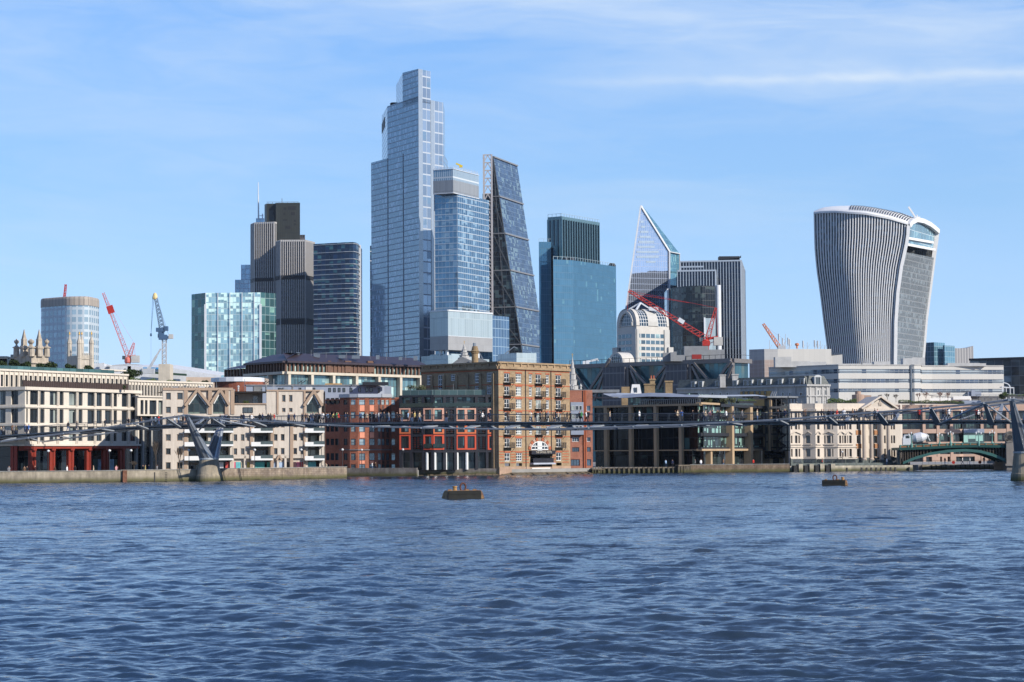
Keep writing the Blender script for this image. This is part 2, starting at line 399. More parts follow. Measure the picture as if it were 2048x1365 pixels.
M['paving'] = plain('paving_slabs', (.30, .29, .27), .9, 0, .15, .4)
tag(mb.build('city_ground', M['paving']), kind='structure')
# rising ground behind the river front
mb = MB(); mb.prism([(-900, 640, 9), (900, 900, 9), (2500, 4000, 9), (-2500, 4000, 9)], .5, 9)
tag(mb.build('hill', M['roofing']), kind='structure')
# ================================================================== city towers
def rtan(p, px, py): return nxt(p, px, 0, py)
def parts(tn, items):
    for nm, mb, mats in items: mb.build(nm, mats, tn)

GZ = 6.0   # towers stand on the risen ground
def horizontal_bars(face, mb, zs, h, off, m=0, u0=0, u1=None):
    for z in zs: face.box(mb, u0, face.L if u1 is None else u1, z, z+h, 0, off, m)
def fins(face, mb, us, w_, z0, z1, off, m=0):
    for u in us: face.box(mb, u-w_/2, u+w_/2, z0, z1, 0, off, m)
def frange(a, b, s):
    r = []; x = a
    while x < b-1e-6: r.append(x); x += s
    return r

# ---- T1 rounded stone crowned tower -------------------------------------------------
t1 = thing('office_tower', 'short rounded glass tower with a fluted beige crown behind the church pinnacles at far left', 'tower', P(140, 850, 1100))
M['t1g'] = facade('pale_pane_grid', 3.3, 3.9, (.30, .40, .46), (.42, .48, .52), 1.0, 1.35, metal=.35, rough=.18, tilt=.006, var=.12)
M['t1s'] = facade('fluted_stone', 2.6, 60, (.46, .40, .34), (.30, .26, .22), .7, .1, metal=0, rough=.8, tilt=0, var=.08)
def rounded(c0, pts, r, seg=5):
    out = []; n = len(pts)
    for i in range(n):
        a, b, c = pts[i-1], pts[i], pts[(i+1) % n]
        d1 = (a-b).normalized(); d2 = (c-b).normalized(); p, q = b+d1*r, b+d2*r
        for k in range(seg+1):
            s_ = k/seg; out.append(p*(1-s_)**2+b*2*s_*(1-s_)+q*s_**2)
    return out
a0 = P(81, 600, 1118); c0 = P(138, 600, 1104); c1 = P(176, 600, 1104); a1 = P(199, 600, 1122)
pts = [a0, c0, c1, a1, P(190, 600, 1150), P(90, 600, 1150)]; pts = [Vector((p.x, p.y, 0)) for p in pts]
rp = rounded(None, pts, 3.6, 4)
zt = P(140, 593, 1104).z; zc = P(140, 611, 1104).z
mb = MB(); mb.prism([(p.x, p.y, zc) for p in rp], GZ, m=0); mb.build('glass_wall', M['t1g'], t1)
mb = MB(); ctr = sum(rp, Vector())/len(rp)
for za, zb, sa, sb in ((zc, zt-1.3, 1.012, 1.012), (zt-1.3, zt-.4, 1.012, 1.0), (zt-.4, zt, 1.0, .975)):
    A = [ctr+(p-ctr)*sa for p in rp]; Bp = [ctr+(p-ctr)*sb for p in rp]; u = 0
    for i in range(len(A)):
        j = (i+1) % len(A); L = (A[i]-A[j]).length
        mb.poly([(A[i].x, A[i].y, za), (A[j].x, A[j].y, za), (Bp[j].x, Bp[j].y, zb), (Bp[i].x, Bp[i].y, zb)][::1], 0, [(u, 0), (u+L, 0), (u+L, 5), (u, 5)]); u += L
mb.poly([(p.x, p.y, zt) for p in [ctr+(q-ctr)*.975 for q in rp]]); mb.build('crown', M['t1s'], t1)

# ---- T4 green glass office ---------------------------------------------------------
M['t4'] = facade('green_blind_glazing', 1.3, 2.5, (.24, .40, .46), (.36, .46, .48), .12, .22, (.62, .84, .78), .62, .3, .10, .02, .25)
M['t4d'] = facade('dark_green_glazing', 2.6, 3.6, (.05, .12, .12), (.20, .27, .27), .16, .22, (.20, .36, .28), .3, .5, .06, .02, .4)
t4 = thing('office_tower', 'squat green glass office block with bright blinds between the cranes and the ribbed tower', 'tower', P(460, 850, 900))
Y = 900; pa = P(411, 586, Y); pb = nxt(P(521, 586, Y), 521, 0); pb.z = pa.z; cmid = nxt(pa, 466, -6)
la = nxt(pa, 383, -50); ra = nxt(pb, 552, 48); foot = [la, pa, nxt(pa, 466, 2), pb, ra, ra+Vector((-22, 40, 0)), la+Vector((8, 40, 0))]
for q in foot: q.z = pa.z
zcr = pa.z-9
def facets(mbs, pts, z0, z1):
    u = 0
    for (a, b), mb_ in zip(zip(pts, pts[1:]), mbs):
        L = (b.xy-a.xy).length; mb_.poly([(a.x, a.y, z0), (b.x, b.y, z0), (b.x, b.y, z1), (a.x, a.y, z1)], 0, [(0, z0), (L, z0), (L, z1), (0, z1)])
m1, m2, m3 = MB(), MB(), MB()
facets([m1, m2, m2, m3], foot[:5], GZ, pa.z); facets([m1, m1, m1], [foot[4], foot[5], foot[6], foot[0]], GZ, pa.z)
m1.poly([(q.x, q.y, pa.z-3) for q in foot])
o4 = m2.build('glass_wall', M['t4'], t4); o4['label'] = 'pale green front full of blinds'
o4 = m1.build('glass_wall', M['t4d'], t4); o4['label'] = 'dark teal left side'; m3.build('glass_wall', M['t4d'], t4)
mb = MB()
for q in (pa, pb): mb.cbox((q.x, q.y, GZ), .9, .9, pa.z-GZ-5)
f = Face(pa, pb)
for u in frange(0, f.L, 5.2): f.box(mb, u, u+.28, GZ, pa.z, 0, .35)
mb.build('mullions', M['white_metal'], t4)

# ---- T6 stepped glass tower with mast, behind --------------------------------------
t6 = thing('office_tower', 'stepped blue glass tower with a tall thin mast, mostly hidden behind the ribbed tower', 'tower', P(495, 850, 1700))
M['t6'] = facade('blue_grid', 3.5, 4.2, (.26, .37, .48), (.42, .48, .54), .5, .7, metal=.5, rough=.1, var=.2)
mb = MB()
for px0, px1, py, Y_ in ((470, 538, 560, 1690), (482, 540, 530, 1700), (512, 528, 437, 1705)):
    a, b_ = P(px0, py, Y_), P(px1, py, Y_); mb.prism([(a.x, a.y, 0), (b_.x, b_.y, 0), (b_.x, b_.y+30, 0), (a.x, a.y+30, 0)], GZ, a.z)
mb.build('glass_wall', M['t6'], t6)
mb = MB(); a = P(517, 440, 1705); bt_ = P(516.5, 365, 1705); mb.tube(a, bt_, .75, 8, r2=.25); a2 = P(525, 440, 1705); mb.beam(a2, P(525, 428, 1705), .8, .8); mb.beam(P(519, 432, 1705), P(527, 432, 1705), .5, .5)
mb.build('mast', M['white_metal'], t6)

# ---- T5 ribbed tower ---------------------------------------------------------------
t5 = thing('skyscraper', 'tall brown grey tower with pale vertical ribs and a dark green windowless core on top', 'skyscraper', P(565, 850, 1450))
M['t5g'] = facade('bronze_glazing', 1.5, 3.8, (.045, .045, .05), (.09, .08, .08), .35, 1.2, metal=.2, rough=.25, var=.3, tilt=.004)
M['rib'] = plain('steel_rib', (.52, .50, .48), .5, .1, .05)
M['core'] = facade('dark_olive_cladding', 1.6, 20, (.034, .037, .029), (.02, .022, .017), .25, .4, metal=0, rough=.5, var=.12, tilt=0)
M['louvre'] = plain('black_louvre', (.02, .02, .022), .6)
def leaf(pxs, Ys, pytop, bands, name):
    pts = [P(px, pytop, Y_) for px, Y_ in zip(pxs, Ys)]; z1 = pts[len(pts)//2].z
    back = [pts[-1]+Vector((2, 26, 0)), pts[0]+Vector((-2, 26, 0))]
    mb = MB(); mb.prism([(q.x, q.y, z1-1) for q in pts+back], GZ); body = mb.build(name, M['t5g'], t5)
    mb = MB()
    for a, b in zip(pts, pts[1:]):
        f = Face(a, b); n = max(1, round(f.L/1.55))
        for i in range(n+1): f.box(mb, f.L*i/n-.22, f.L*i/n+.22, GZ, z1, 0, .75)
        f.box(mb, 0, f.L, z1-1.2, z1, -.3, .5)
    mb.build('ribs', M['rib'], t5)
    mb = MB()
    for (y0, y1) in bands:
        mb = MB()
        for a, b in zip(pts, pts[1:]):
            f = Face(a, b); f.box(mb, 0, f.L, P(600, y1, 1450).z, P(600, y0, 1450).z, 0, .9)
        mb.build('louvre_band', M['louvre'], t5)
leaf((503, 510, 548, 556), (1478, 1468, 1464, 1468), 444, [(552, 559)], 'leaf_wall')
leaf((553, 562, 610, 628), (1456, 1446, 1446, 1462), 480, [(552, 560), (638, 650)], 'leaf_wall')
mb = MB()
def pprism(mb, pxs, Ys, py0, py1, Yr, m=0, z0=None):
    z1 = P(pxs[0], py0, Yr).z; z0 = P(pxs[0], py1, Yr).z if z0 is None else z0
    mb.prism([(ray(px, py0).x*Y_, Y_, z1) for px, Y_ in zip(pxs, Ys)], z0, m=m)
    return z0, z1
pprism(mb, (529, 533, 549, 552, 600, 600, 529), (1476, 1470, 1470, 1466, 1466, 1490, 1490), 407, 500, 1468)
cm = mb.build('core', M['core'], t5)
mb = MB(); fcore = Face(P(552, 500, 1466), P(600, 500, 1466)); fcoreL = Face(P(533, 500, 1470), P(549, 500, 1470))
for px0, py0, px1, py1 in ((567, 415, 573, 420), (576, 413, 592, 420), (582, 425, 590, 431), (567, 426, 571, 431), (566, 439, 575, 442), (588, 440, 592, 444), (571, 452, 581, 458), (588, 447, 592, 451)):
    u0, z1 = fcore.at(px0, py0); u1, z0 = fcore.at(px1, py1); mb = MB(); fcore.box(mb, u0, u1, z0, z1, 0, .15); mb.build('vent', M['louvre'], t5)
for px0, py0, px1, py1 in ((538, 413, 548, 421), (545, 425, 550, 431)):
    u0, z1 = fcoreL.at(px0, py0); u1, z0 = fcoreL.at(px1, py1); mb = MB(); fcoreL.box(mb, u0, u1, z0, z1, 0, .15); mb.build('vent', M['louvre'], t5)
mb = MB(); pprism(mb, (600, 610, 610, 600), (1468, 1468, 1480, 1480), 470, 484, 1468, z0=GZ); mb.build('side_shaft', M['t5g'], t5)
mb = MB(); zc_ = P(565, 407, 1468).z
for px in (536, 545, 558, 566, 575, 588, 596): q = P(px, 407, 1472); mb.beam((q.x, q.y, zc_), (q.x, q.y, zc_+1.5), .3, .3)
q0, q1 = P(533, 407, 1472), P(597, 407, 1472); mb.beam((q0.x, q0.y, zc_+1.4), (q1.x, q1.y, zc_+1.4), .25, .25); q = P(564, 407, 1473); mb.beam((q.x, q.y, zc_), (q.x, q.y, zc_+4), .4, .4)
mb.build('roof_railing', M['steel'], t5)

# ---- T7 white banded curved tower --------------------------------------------------
t7 = thing('office_tower', 'dark navy glass tower crossed by thin bright white floor bands, rounded at its right end', 'tower', P(675, 850, 1400))
M['t7'] = facade('navy_glazing', 3., 3.2, (.010, .028, .070), (.010, .018, .035), .25, .3, (.05, .14, .16), .3, .3, .05, .01, .4)
zt = P(630, 489, 1400).z; k7 = []; M['fin7'] = plain('pale_floor_band', (.58, .60, .62), .4, .2, .15)
for px, Y_ in ((627, 1398), (690, 1388), (706, 1387), (713, 1391), (717.5, 1400), (719, 1412)): k7.append(Vector((ray(px, 550).x*Y_, Y_, 0)))
mb = MB(); mb.prism([(q.x, q.y, zt) for q in k7+[k7[-1]+Vector((0, 25, 0)), k7[0]+Vector((0, 30, 0))]], GZ); mb.build('glass_wall', M['t7'], t7)
mb = MB(); pys = [488, 504, 518.5]+[528.5+9.83*i for i in range(20)]
for py in pys:
    z = P(675, py, 1388).z
    for a, b in zip(k7, k7[1:]): f = Face(a, b); f.box(mb, -.1, f.L+.1, z-.15, z+.15, 0, .5)
mb.build('floor_bands', M['fin7'], t7)
mb = MB(); q = k7[-1]; mb.cbox((q.x+.4, q.y, GZ), 1.3, 1.3, zt-GZ+.5); mb.build('edge_frame', M['white_metal'], t7)
for i in range(0): pass

# ---- T8 the tallest ---------------------------------------------------------------
t8 = thing('skyscraper', 'tallest skyscraper in the centre, stepped pale blue faceted glass with three receding shoulders', 'skyscraper', P(815, 850, 1557))
M['t8'] = facade('pale_blue_curtain', 1.6, 4.1, (.22, .295, .355), (.19, .245, .30), .20, .75, (.40, .50, .60), .4, .55, .07, .003, .06, wav=.02)
M['t8b'] = facade('bright_curtain', 4.5, 8.2, (.30, .37, .46), (.38, .42, .47), .35, 1.0, (.16, .25, .36), .3, .62, .10, .006, .18, wav=.02)
M['t8c'] = plain('pale_glass_corner', (.46, .52, .58), .2, .45, .05)
Y = 1557; C = P(838, 560, Y)
def zat(px, py, p): return CAMH+ray(px, py).z*p.y
a3 = nxt(C, 743, -60); a2 = nxt(C, 776, -60); a1_ = nxt(C, 807, -60)
zA = zat(743, 326, a3); zB = zat(776, 213, a2); zC = zat(838, 138, C)
r1 = nxt(C, 863, 50); r2 = nxt(C, 888.5, 50); zR = zat(870, 202, nxt(C, 870, 50))
back = Vector((42, 60, 0))
def vol(mbL, mbR, left, right, z1, z0=GZ, extra=None):
    """front corner C, left end, right end; roof at z1"""
    pts = [left, C, right]; L = (C.xy-left.xy).length
    mbL.poly([(left.x, left.y, z0), (C.x, C.y, z0), (C.x, C.y, z1), (left.x, left.y, z1)], 0, [(-L, z0), (0, z0), (0, z1), (-L, z1)])
    L = (C.xy-right.xy).length
    mbR.poly([(C.x, C.y, z0), (right.x, right.y, z0), (right.x, right.y, z1), (C.x, C.y, z1)], 0, [(0, z0), (L, z0), (L, z1), (0, z1)])
mL, mR = MB(), MB()
zA1 = zA; zlow = zR-15
# lower body
vol(mL, mR, a3, r2, zA)
b3 = a3+Vector((30, 45, 0)); b2 = r2+Vector((2, 40, 0))
for a, b in ((b3, a3), (r2, b2), (b2, b3)): L = (a.xy-b.xy).length; mL.poly([(a.x, a.y, GZ), (b.x, b.y, GZ), (b.x, b.y, zA), (a.x, a.y, zA)])
mL.poly([(q.x, q.y, zA) for q in (a3, C, r2, b2, b3)])
def seg(mb_, a, b, z0, za, zb=None, u0=0):
    zb = za if zb is None else zb; L = (a.xy-b.xy).length
    mb_.poly([(a.x, a.y, z0), (b.x, b.y, z0), (b.x, b.y, zb), (a.x, a.y, za)], 0, [(u0, z0), (u0+L, z0), (u0+L, zb), (u0, za)])
# middle volume with its chamfered left end
c2 = nxt(a2, 765, -83); zB2 = zat(765, 232, c2)
seg(mL, c2, a2, zA, zB2, zB); seg(mL, a2, a1_, zA, zB, u0=0); seg(mL, a1_, C, zA, zB); seg(mR, C, r2, zA, zR)
e2 = r2+Vector((0, 40, 0)); d2 = c2+Vector((10, 8, 0)); seg(mL, r2, e2, zA, zR); seg(mL, e2, d2, zA, zR, zB2); seg(mL, d2, c2, zA, zB2)
mL.poly([(c2.x, c2.y, zB2), (a2.x, a2.y, zB), (a1_.x, a1_.y, zB), (a1_.x+10, a1_.y+12, zB), (d2.x, d2.y, zB2)])
mL.poly([(a1_.x, a1_.y, zR), (C.x, C.y, zR), (r2.x, r2.y, zR), (e2.x, e2.y, zR)])
# top volume
c1 = nxt(a1_, 794, -84); z1 = zat(807, 146, a1_); zc1 = zat(794, 171, c1); zr1 = zat(862, 143, r1)
zb = min(zB, zR)-3
seg(mL, c1, a1_, zb, zc1, z1); seg(mL, a1_, C, zb, z1, zC); seg(mR, C, r1, zb, zC)
e1 = r1+Vector((-4, 30, 0)); seg(mL, r1, e1, zb, zC, z1); seg(mL, e1, c1, zb, z1, zc1)
mL.poly([(c1.x, c1.y, zc1-2), (a1_.x, a1_.y, z1-2), (C.x, C.y, zC-2), (r1.x, r1.y, zC-2), (e1.x, e1.y, z1-2)])
o = mL.build('glass_wall', M['t8'], t8); o = mR.build('glass_wall', M['t8b'], t8); o['label'] = 'narrow right hand side with broad bright panes'
fL, fR = Face(a3, C), Face(C, r2); mb = MB()
for px in (776, 807): u = fL.u(px, 500); fL.box(mb, u-.5, u+.5, GZ, zA, 0, .25)
zz = frange(GZ+5, zA, 7)
mb.build('facade_joints', plain('joint', (.20, .25, .30), .5, .4), t8)
mb = MB(); fR.box(mb, 0, fR.u(845.5, 400), GZ, zR, .02, .3)
u0, u1 = fR.u(862, 400), fR.u(869, 400); fR.box(mb, u0, u1, GZ, zR, .02, .3); fR.box(mb, 0, fR.u(844, 200), zR, zC, .02, .3)
mb.build('corner_glazing', M['t8c'], t8)
mb = MB(); q = a2+Vector((5, 6, 0)); mb.cbox((q.x, q.y, zB), 6, 5, 2.0); mb.lathe((q.x, q.y, zB+2), [(3.0, 0), (3.4, 1.), (2.8, 1.6)], 10); mb.build('roof_plant', M['dark_frame'], t8)
mb = MB(); fch = Face(c2, a2); zz0 = zat(768, 268, c2); fch.box(mb, 1.0, fch.L*.55, zz0, zz0+7.5, .0, .25); mb.build('vent_panel', M['louvre'], t8)

# sliver tower behind, left of the tallest
ts = thing('office_tower', 'thin dark sliver of a tower showing along the left edge of the tallest skyscraper', 'tower', P(741, 850, 1750))
a, b = P(740, 492, 1750), P(775, 492, 1750); mb = MB(); mb.prism([a, b, b+Vector((0, 30, 0)), a+Vector((0, 30, 0))], GZ); mb.build('glass_wall', M['t7'], ts)
mb = MB(); f = Face(a, b)
for z in frange(GZ+8, a.z, 8): f.box(mb, -.2, f.L, z, z+.7, 0, .4)
mb.build('floor_bands', M['white_metal'], ts)

# ---- T10 in front of it ------------------------------------------------------------
t10 = thing('skyscraper', 'blue glass tower with a jutting louvred box on top, overlapping the tallest skyscraper', 'skyscraper', P(920, 850, 1430))
M['t10'] = facade('blue_square_grid', 3.0, 4.2, (.11, .21, .31), (.42, .50, .56), .2, .24, (.22, .34, .44), .3, .65, .05, .008, .15, wav=.06)
M['t10u'] = facade('louvred_glass', 1.6, 8.4, (.20, .30, .38), (.50, .54, .56), .42, 1.0, metal=.4, rough=.15, var=.1)
M['t10l'] = facade('grey_louvre', 1.2, 12, (.26, .28, .30), (.15, .16, .17), .35, .4, metal=.1, rough=.5, var=.1)
def cornerbox(pc, pyc, Y, ar, pl, pr, z0=GZ):
    C = P(pc, pyc, Y); R_ = nxt(C, pr, ar); L_ = nxt(C, pl, ar-90); return C, L_, R_, L_+(R_-C)
C, L_, R_, B_ = cornerbox(915, 386.5, 1496, 64, 869.5, 979)
mb = MB()
seg(mb, L_, C, GZ, C.z); seg(mb, C, R_, GZ, C.z); mb.poly([L_, C, R_, B_]); mb.build('glass_wall', M['t10'], t10)
mb = MB(); seg(mb, R_, B_, GZ, C.z); seg(mb, B_, L_, GZ, C.z); mb.build('core_wall', plain('black_core_cladding', (.012, .014, .022), .5), t10)  # unseen rear walls, made black so the tallest tower mirrors something dark
f1, f2 = Face(L_, C), Face(C, R_); mb = MB()
for f in (f1, f2):
    for z in frange(GZ+2, C.z+.1, 4.2): f.box(mb, 0, f.L, z, z+.17, 0, .2)
f1.box(mb, -.2, .3, GZ, C.z, 0, .4)
mb.build('transoms', M['white_metal'], t10)
C2, L2, R2, B2 = cornerbox(906, 338, 1490, 64, 867.5, 959)
zb = P(906, 386, 1490).z; zm = P(906, 360, 1490).z
mu, ml = MB(), MB()
for a, b in ((L2, C2), (C2, R2), (R2, B2), (B2, L2)): seg(mu, a, b, zm, C2.z); seg(ml, a, b, zb, zm)
mu.poly([q for q in (L2, C2, R2, B2)]); ml.poly([(q.x, q.y, zb) for q in (B2, R2, C2, L2)])
mu.build('upper_glazing', M['t10u'], t10); ml.build('louvre_wall', M['t10l'], t10)
mb = MB()
for a, b in ((L2, C2), (C2, R2)):
    f = Face(a, b); f.box(mb, 0, f.L, C2.z+1.0, C2.z+1.15, -.1, .1); f.box(mb, 0, f.L, C2.z-.2, C2.z+.2, -.2, .4); f.box(mb, 0, f.L, zb-.3, zb+.2, -.2, .5)
    for u in frange(0, f.L+.1, 2.4): f.box(mb, u-.1, u+.1, C2.z, C2.z+2.6, -.1, .1)
mb.build('parapet_frame', M['white_metal'], t10)
M['yellow'] = plain('yellow_paint', (.75, .55, .03), .5)
th = thing('cleaning_cradle_crane', 'small yellow window cleaning crane on the roof of the louvre topped blue tower', 'crane', P(918, 333, 1505))
def yq(px, py): return P(px, py, 1505)
mb = MB(); mb.beam(yq(920, 336), yq(920, 331), 1.0, 1.0); mb.build('mast', M['yellow'], th)
mb = MB(); mb.beam(yq(912, 327.5), yq(925, 333), .9, 1.1); mb.beam(yq(919, 334), yq(925, 334), 1.2, 1.0); mb.build('jib', M['yellow'], th)

# ---- T11 wedge ---------------------------------------------------------------------
t11 = thing('skyscraper', 'dark wedge shaped glass tower with a sloping side and exposed braced steel ladder core', 'skyscraper', P(1010, 850, 1650))
M['t11w'] = facade('dark_glazing', 3.2, 3.8, (.012, .018, .026), (.05, .065, .08), .22, .28, (.07, .11, .12), .35, .3, .06, .012, .4)
M['t11s'] = facade('sloped_glazing', 3.0, 3.8, (.06, .10, .165), (.12, .17, .23), .2, .25, (.15, .22, .25), .3, .55, .06, .012, .35, wav=.05)
A = P(985, 313, 1650); S_ = Vector((.943, -.334, 0)); E_ = Vector((.334, .943, 0))
zT = A.z; z0 = GZ
def south_at(t):  # t from 0 top to 1 at base
    px = 986.5+(1049-986.5)*t; py = 313+(735-313)*t
    r = ray(px, py); L = (r.x*A.y-A.x)/(S_.x-r.x*S_.y); p = A+S_*L; p = Vector((p.x, p.y, CAMH+ray(px, py).z*p.y)); return p
top = south_at(0.0); bot = south_at(1.0); k = (bot-top)/(top.z-bot.z); base = top+k*(top.z-z0)
EL = 0
for L in frange(20, 80, .5):
    q = top+E_*L
    px = q.x/q.y
    if px >= ray(1034, 327).x: EL = L; break
EV = E_*EL
mb = MB(); NW = A.copy(); mb.poly([(A.x, A.y, z0), base, top, A], 0)
mb.poly([(A+EV).xy.to_3d()+Vector((0, 0, z0)), A.xy.to_3d()+Vector((0, 0, z0)), A, A+EV]); mb.poly([base+EV, (A.x+EV.x, A.y+EV.y, z0), A+EV, top+EV])
mb.build('side_wall', M['t11w'], t11)
mb = MB(); L = (base-top).length; mb.poly([base, base+EV, top+EV, top], 0, [(0, 0), (EV.length, 0), (EV.length, L), (0, L)]); mb.build('sloping_wall', M['t11s'], t11)
up = Vector((0, 0, 1)); mbst = plain('pale_steel', (.30, .30, .31), .5, .3); nW = Vector((-.943, .334, 0))*0+Vector((-.334, -.943, 0))
levels = [393, 467, 540.5, 614, 689]
for py in [314]+levels:
    t_ = (py-313)/(735-313)
    # on the west side plane and the slope
    s_ = south_at(t_*1.0+.0); z = s_.z
    mb = MB(); a = Vector((A.x, A.y, z))+nW*.4; b = s_+nW*.4; mb.beam(a, b, .7, .8); mb.beam(b+S_*.5, b+EV+S_*.5, .9, 1.1); mb.build('mega_band', mbst, t11)
mb = MB()
zs = [z0]+[south_at((py-313)/422).z for py in levels][::-1]+[zT]
for za, zb_ in zip(zs, zs[1:]):
    ta = (top.z-za)/(top.z-z0); sa = top+(base-top)*ta; tb = (top.z-zb_)/(top.z-z0); sb = top+(base-top)*tb
    wA = Vector((A.x, A.y, za)); wB = Vector((A.x, A.y, zb_))
    if (sb-wB).length > 4: mb.beam(wB+nW*.3, sa+nW*.3, .7, .6)
    mb.beam(wA+(sa-wA)*.5+nW*.3, wB+(sb-wB)*.5+nW*.3, .6, .5)
mb.beam(base+nW*.3, top+nW*.3, .6, .6)
mb.build('mega_braces', plain('grey_steel_brace', (.11, .12, .13), .5, .4), t11)
# ladder core
mb = MB(); la_, lb = P(967.5, 313, 1640), P(983, 313, 1640)
for q in (la_, lb): mb.beam((q.x, q.y, zT), (q.x, q.y, z0), 1.5, 1.5)
st = (zT-z0)/38
for i in range(38):
    z = zT-i*st; m_ = (la_+lb)/2
    mb.beam((la_.x, la_.y, z-.3), (lb.x, lb.y, z-.3), .8, .8)
    mb.beam((m_.x, m_.y, z-.5), (la_.x, la_.y, z-st), .7, .7); mb.beam((m_.x, m_.y, z-.5), (lb.x, lb.y, z-st), .7, .7)
mb.build('ladder_core', plain('ladder_steel', (.46, .43, .43), .5, .2), t11)
mb = MB(); q0, q1 = P(965, 388, 1655), P(984, 388, 1655); mb.prism([q0, q1, q1+Vector((0, 14, 0)), q0+Vector((0, 14, 0))], z0); mb.build('lift_core', M['t11w'], t11)

# ---- T12 grey box in front ---------------------------------------------------------
t12 = thing('office_block', 'grey panelled box shaped block with blue glass wing, above the brick warehouse roof', 'office block', P(930, 850, 900))
M['t12t'] = facade('pale_glass_panels', 1.5, 9, (.36, .43, .45), (.32, .38, .40), .14, .3, metal=.3, rough=.25, var=.1, tilt=.004)
M['t12b'] = facade('grey_metal_panels', .9, 4, (.30, .30, .30), (.24, .24, .24), .10, .12, metal=.2, rough=.5, var=.06, tilt=0)
C, L_, R_, B_ = cornerbox(896, 621, 900, 50, 859.5, 984.5); zt = C.z; zm = P(896, 672, 900).z; zb = P(896, 700, 900).z
mu, ml = MB(), MB()
for a, b in ((L_, C), (C, R_), (R_, B_), (B_, L_)): seg(mu, a, b, zm, zt); seg(ml, a, b, zb, zm)
mu.poly([L_, C, R_, B_]); ml.poly([(q.x, q.y, zb) for q in (B_, R_, C, L_)])
mu.build('upper_wall', M['t12t'], t12); ml.build('lower_wall', M['t12b'], t12)
mb = MB(); f1, f2 = Face(L_, C), Face(C, R_)
for f, us in ((f1, (4,)), (f2, (1., f2.L*.45, f2.L-8))):
    for u in us: f.box(mb, u, u+1.0, GZ, zb, -2.5, -1.5)
f2.box(mb, 0, f2.L, zt-.3, zt+.3, -.1, .3); f1.box(mb, 0, f1.L, zt-.3, zt+.3, -.1, .3); f2.box(mb, 0, f2.L, zm-.1, zm+.1, 0, .12)
mb.build('columns', M['white_metal'], t12)
mb = MB(); a = nxt(C, 984, 50)+Vector((0, 6, 0)); b = nxt(a, 1018, 55); a.z = b.z = zt-.5; seg(mb, a, b, GZ, zt-.5); seg(mb, b, b+Vector((-30, 20, 0)), GZ, zt-.5); mb.poly([a, b, b+Vector((-30, 20, 0)), a+Vector((-30, 20, 0))])
M['t12w'] = facade('blue_wing_glass', 2.2, 4, (.12, .20, .30), (.25, .34, .42), .2, .25, metal=.6, rough=.05, var=.2, wav=.05)
mb.build('glass_wing', M['t12w'], t12)
mb = MB()  # podium
f1.box(mb, -2, f1.L, GZ, zb-1.6, -9, -2.0); f2.box(mb, 0, f2.L, GZ, zb-3.2, -9, -2.0); f1.box(mb, -4, f1.L+1, GZ, P(880, 711, 900).z, -8, 1.2); f2.box(mb, 0, f2.L*.5, GZ, P(920, 712, 900).z, -6, .8)
mb.build('podium', M['t12t'], t12)

# small pale plant box at 1000-1072,705-727
tb = thing('rooftop_block', 'low pale glass plant block just right of the warehouse chimney', 'rooftop block', P(1040, 850, 700))
C, L_, R_, B_ = cornerbox(1033, 706, 700, 30, 995, 1072); mb = MB(); mb.prism([L_, C, R_, B_], 2, C.z); mb.build('wall', M['t12t'], tb)
mb = MB(); mb.beam(P(1010, 708, 702), P(1028, 694, 702), .3, .3); mb.beam(P(1028, 694, 702), P(1035, 697, 702), .3, .3); mb.beam(P(1018, 709, 702), P(1018, 701, 702), .3, .3); mb.build('davit', M['steel'], tb)

# ---- T13 teal blocks ---------------------------------------------------------------
t13 = thing('office_tower', 'teal blue glass tower in three stepped blocks, right of the dark wedge tower', 'tower', P(1150, 850, 1250))
M['t13'] = facade('teal_glazing', 1.5, 4.0, (.085, .20, .285), (.045, .11, .17), .14, .25, (.11, .24, .30), .07, .6, .05, .004, .08, wav=.04)
M['t13r'] = facade('teal_ribbed', 2.9, 60, (.015, .03, .045), (.22, .36, .40), 1.0, .3, metal=.5, rough=.1, var=.15, fmetal=.3)
M['gap'] = plain('dark_recess', (.01, .02, .035), .2, .2)
Y = 1250; C = P(1146, 521, Y); lf = nxt(C, 1107, 30); R_ = nxt(C, 1232.5, 58)
mb = MB(); bl = lf+Vector((6, 50, 0)); br = R_+Vector((-20, 30, 0))
seg(mb, lf, C, GZ, C.z); seg(mb, C, R_, GZ, C.z); seg(mb, R_, br, GZ, C.z); seg(mb, bl, lf, GZ, C.z); mb.poly([(q.x, q.y, C.z) for q in (lf, C, R_, br, bl)]); 
o = mb.build('front_block', M['t13'], t13)
mb = MB(); Ct = P(1123, 433, 1285); Rt = nxt(Ct, 1200, 56); Lt = nxt(Ct, 1097, -34)
for a, b in ((Lt, Ct), (Ct, Rt), (Rt, Rt+Lt-Ct), (Rt+Lt-Ct, Lt)): seg(mb, a, b, GZ, Ct.z)
mb.poly([Lt, Ct, Rt, Rt+Lt-Ct]); mb.build('tall_block', M['t13r'], t13)
mb = MB()
for a, b in ((Lt, Ct), (Ct, Rt)):
    f = Face(a, b); n = int(f.L/2.9)
    for i in range(n+1): f.box(mb, i*2.9-.3, i*2.9+.3, GZ, Ct.z-1.5, 0, .55)
    f.box(mb, 0, f.L, Ct.z-2., Ct.z, 0, .3)
mb.build('fins', plain('teal_fin', (.15, .26, .30), .3, .4), t13)
mb = MB(); Cl = P(1077.5, 484, 1262); Rl = nxt(Cl, 1103, 10); 
for a, b in ((Cl, Rl), (Rl, Rl+Vector((2, 30, 0))), (Cl+Vector((8, 40, 0)), Cl)): seg(mb, a, b, GZ, Cl.z)
mb.poly([(q.x, q.y, Cl.z) for q in (Cl, Rl, Rl+Vector((2, 30, 0)), Cl+Vector((8, 40, 0)))]); mb.build('left_block', M['t13'], t13)
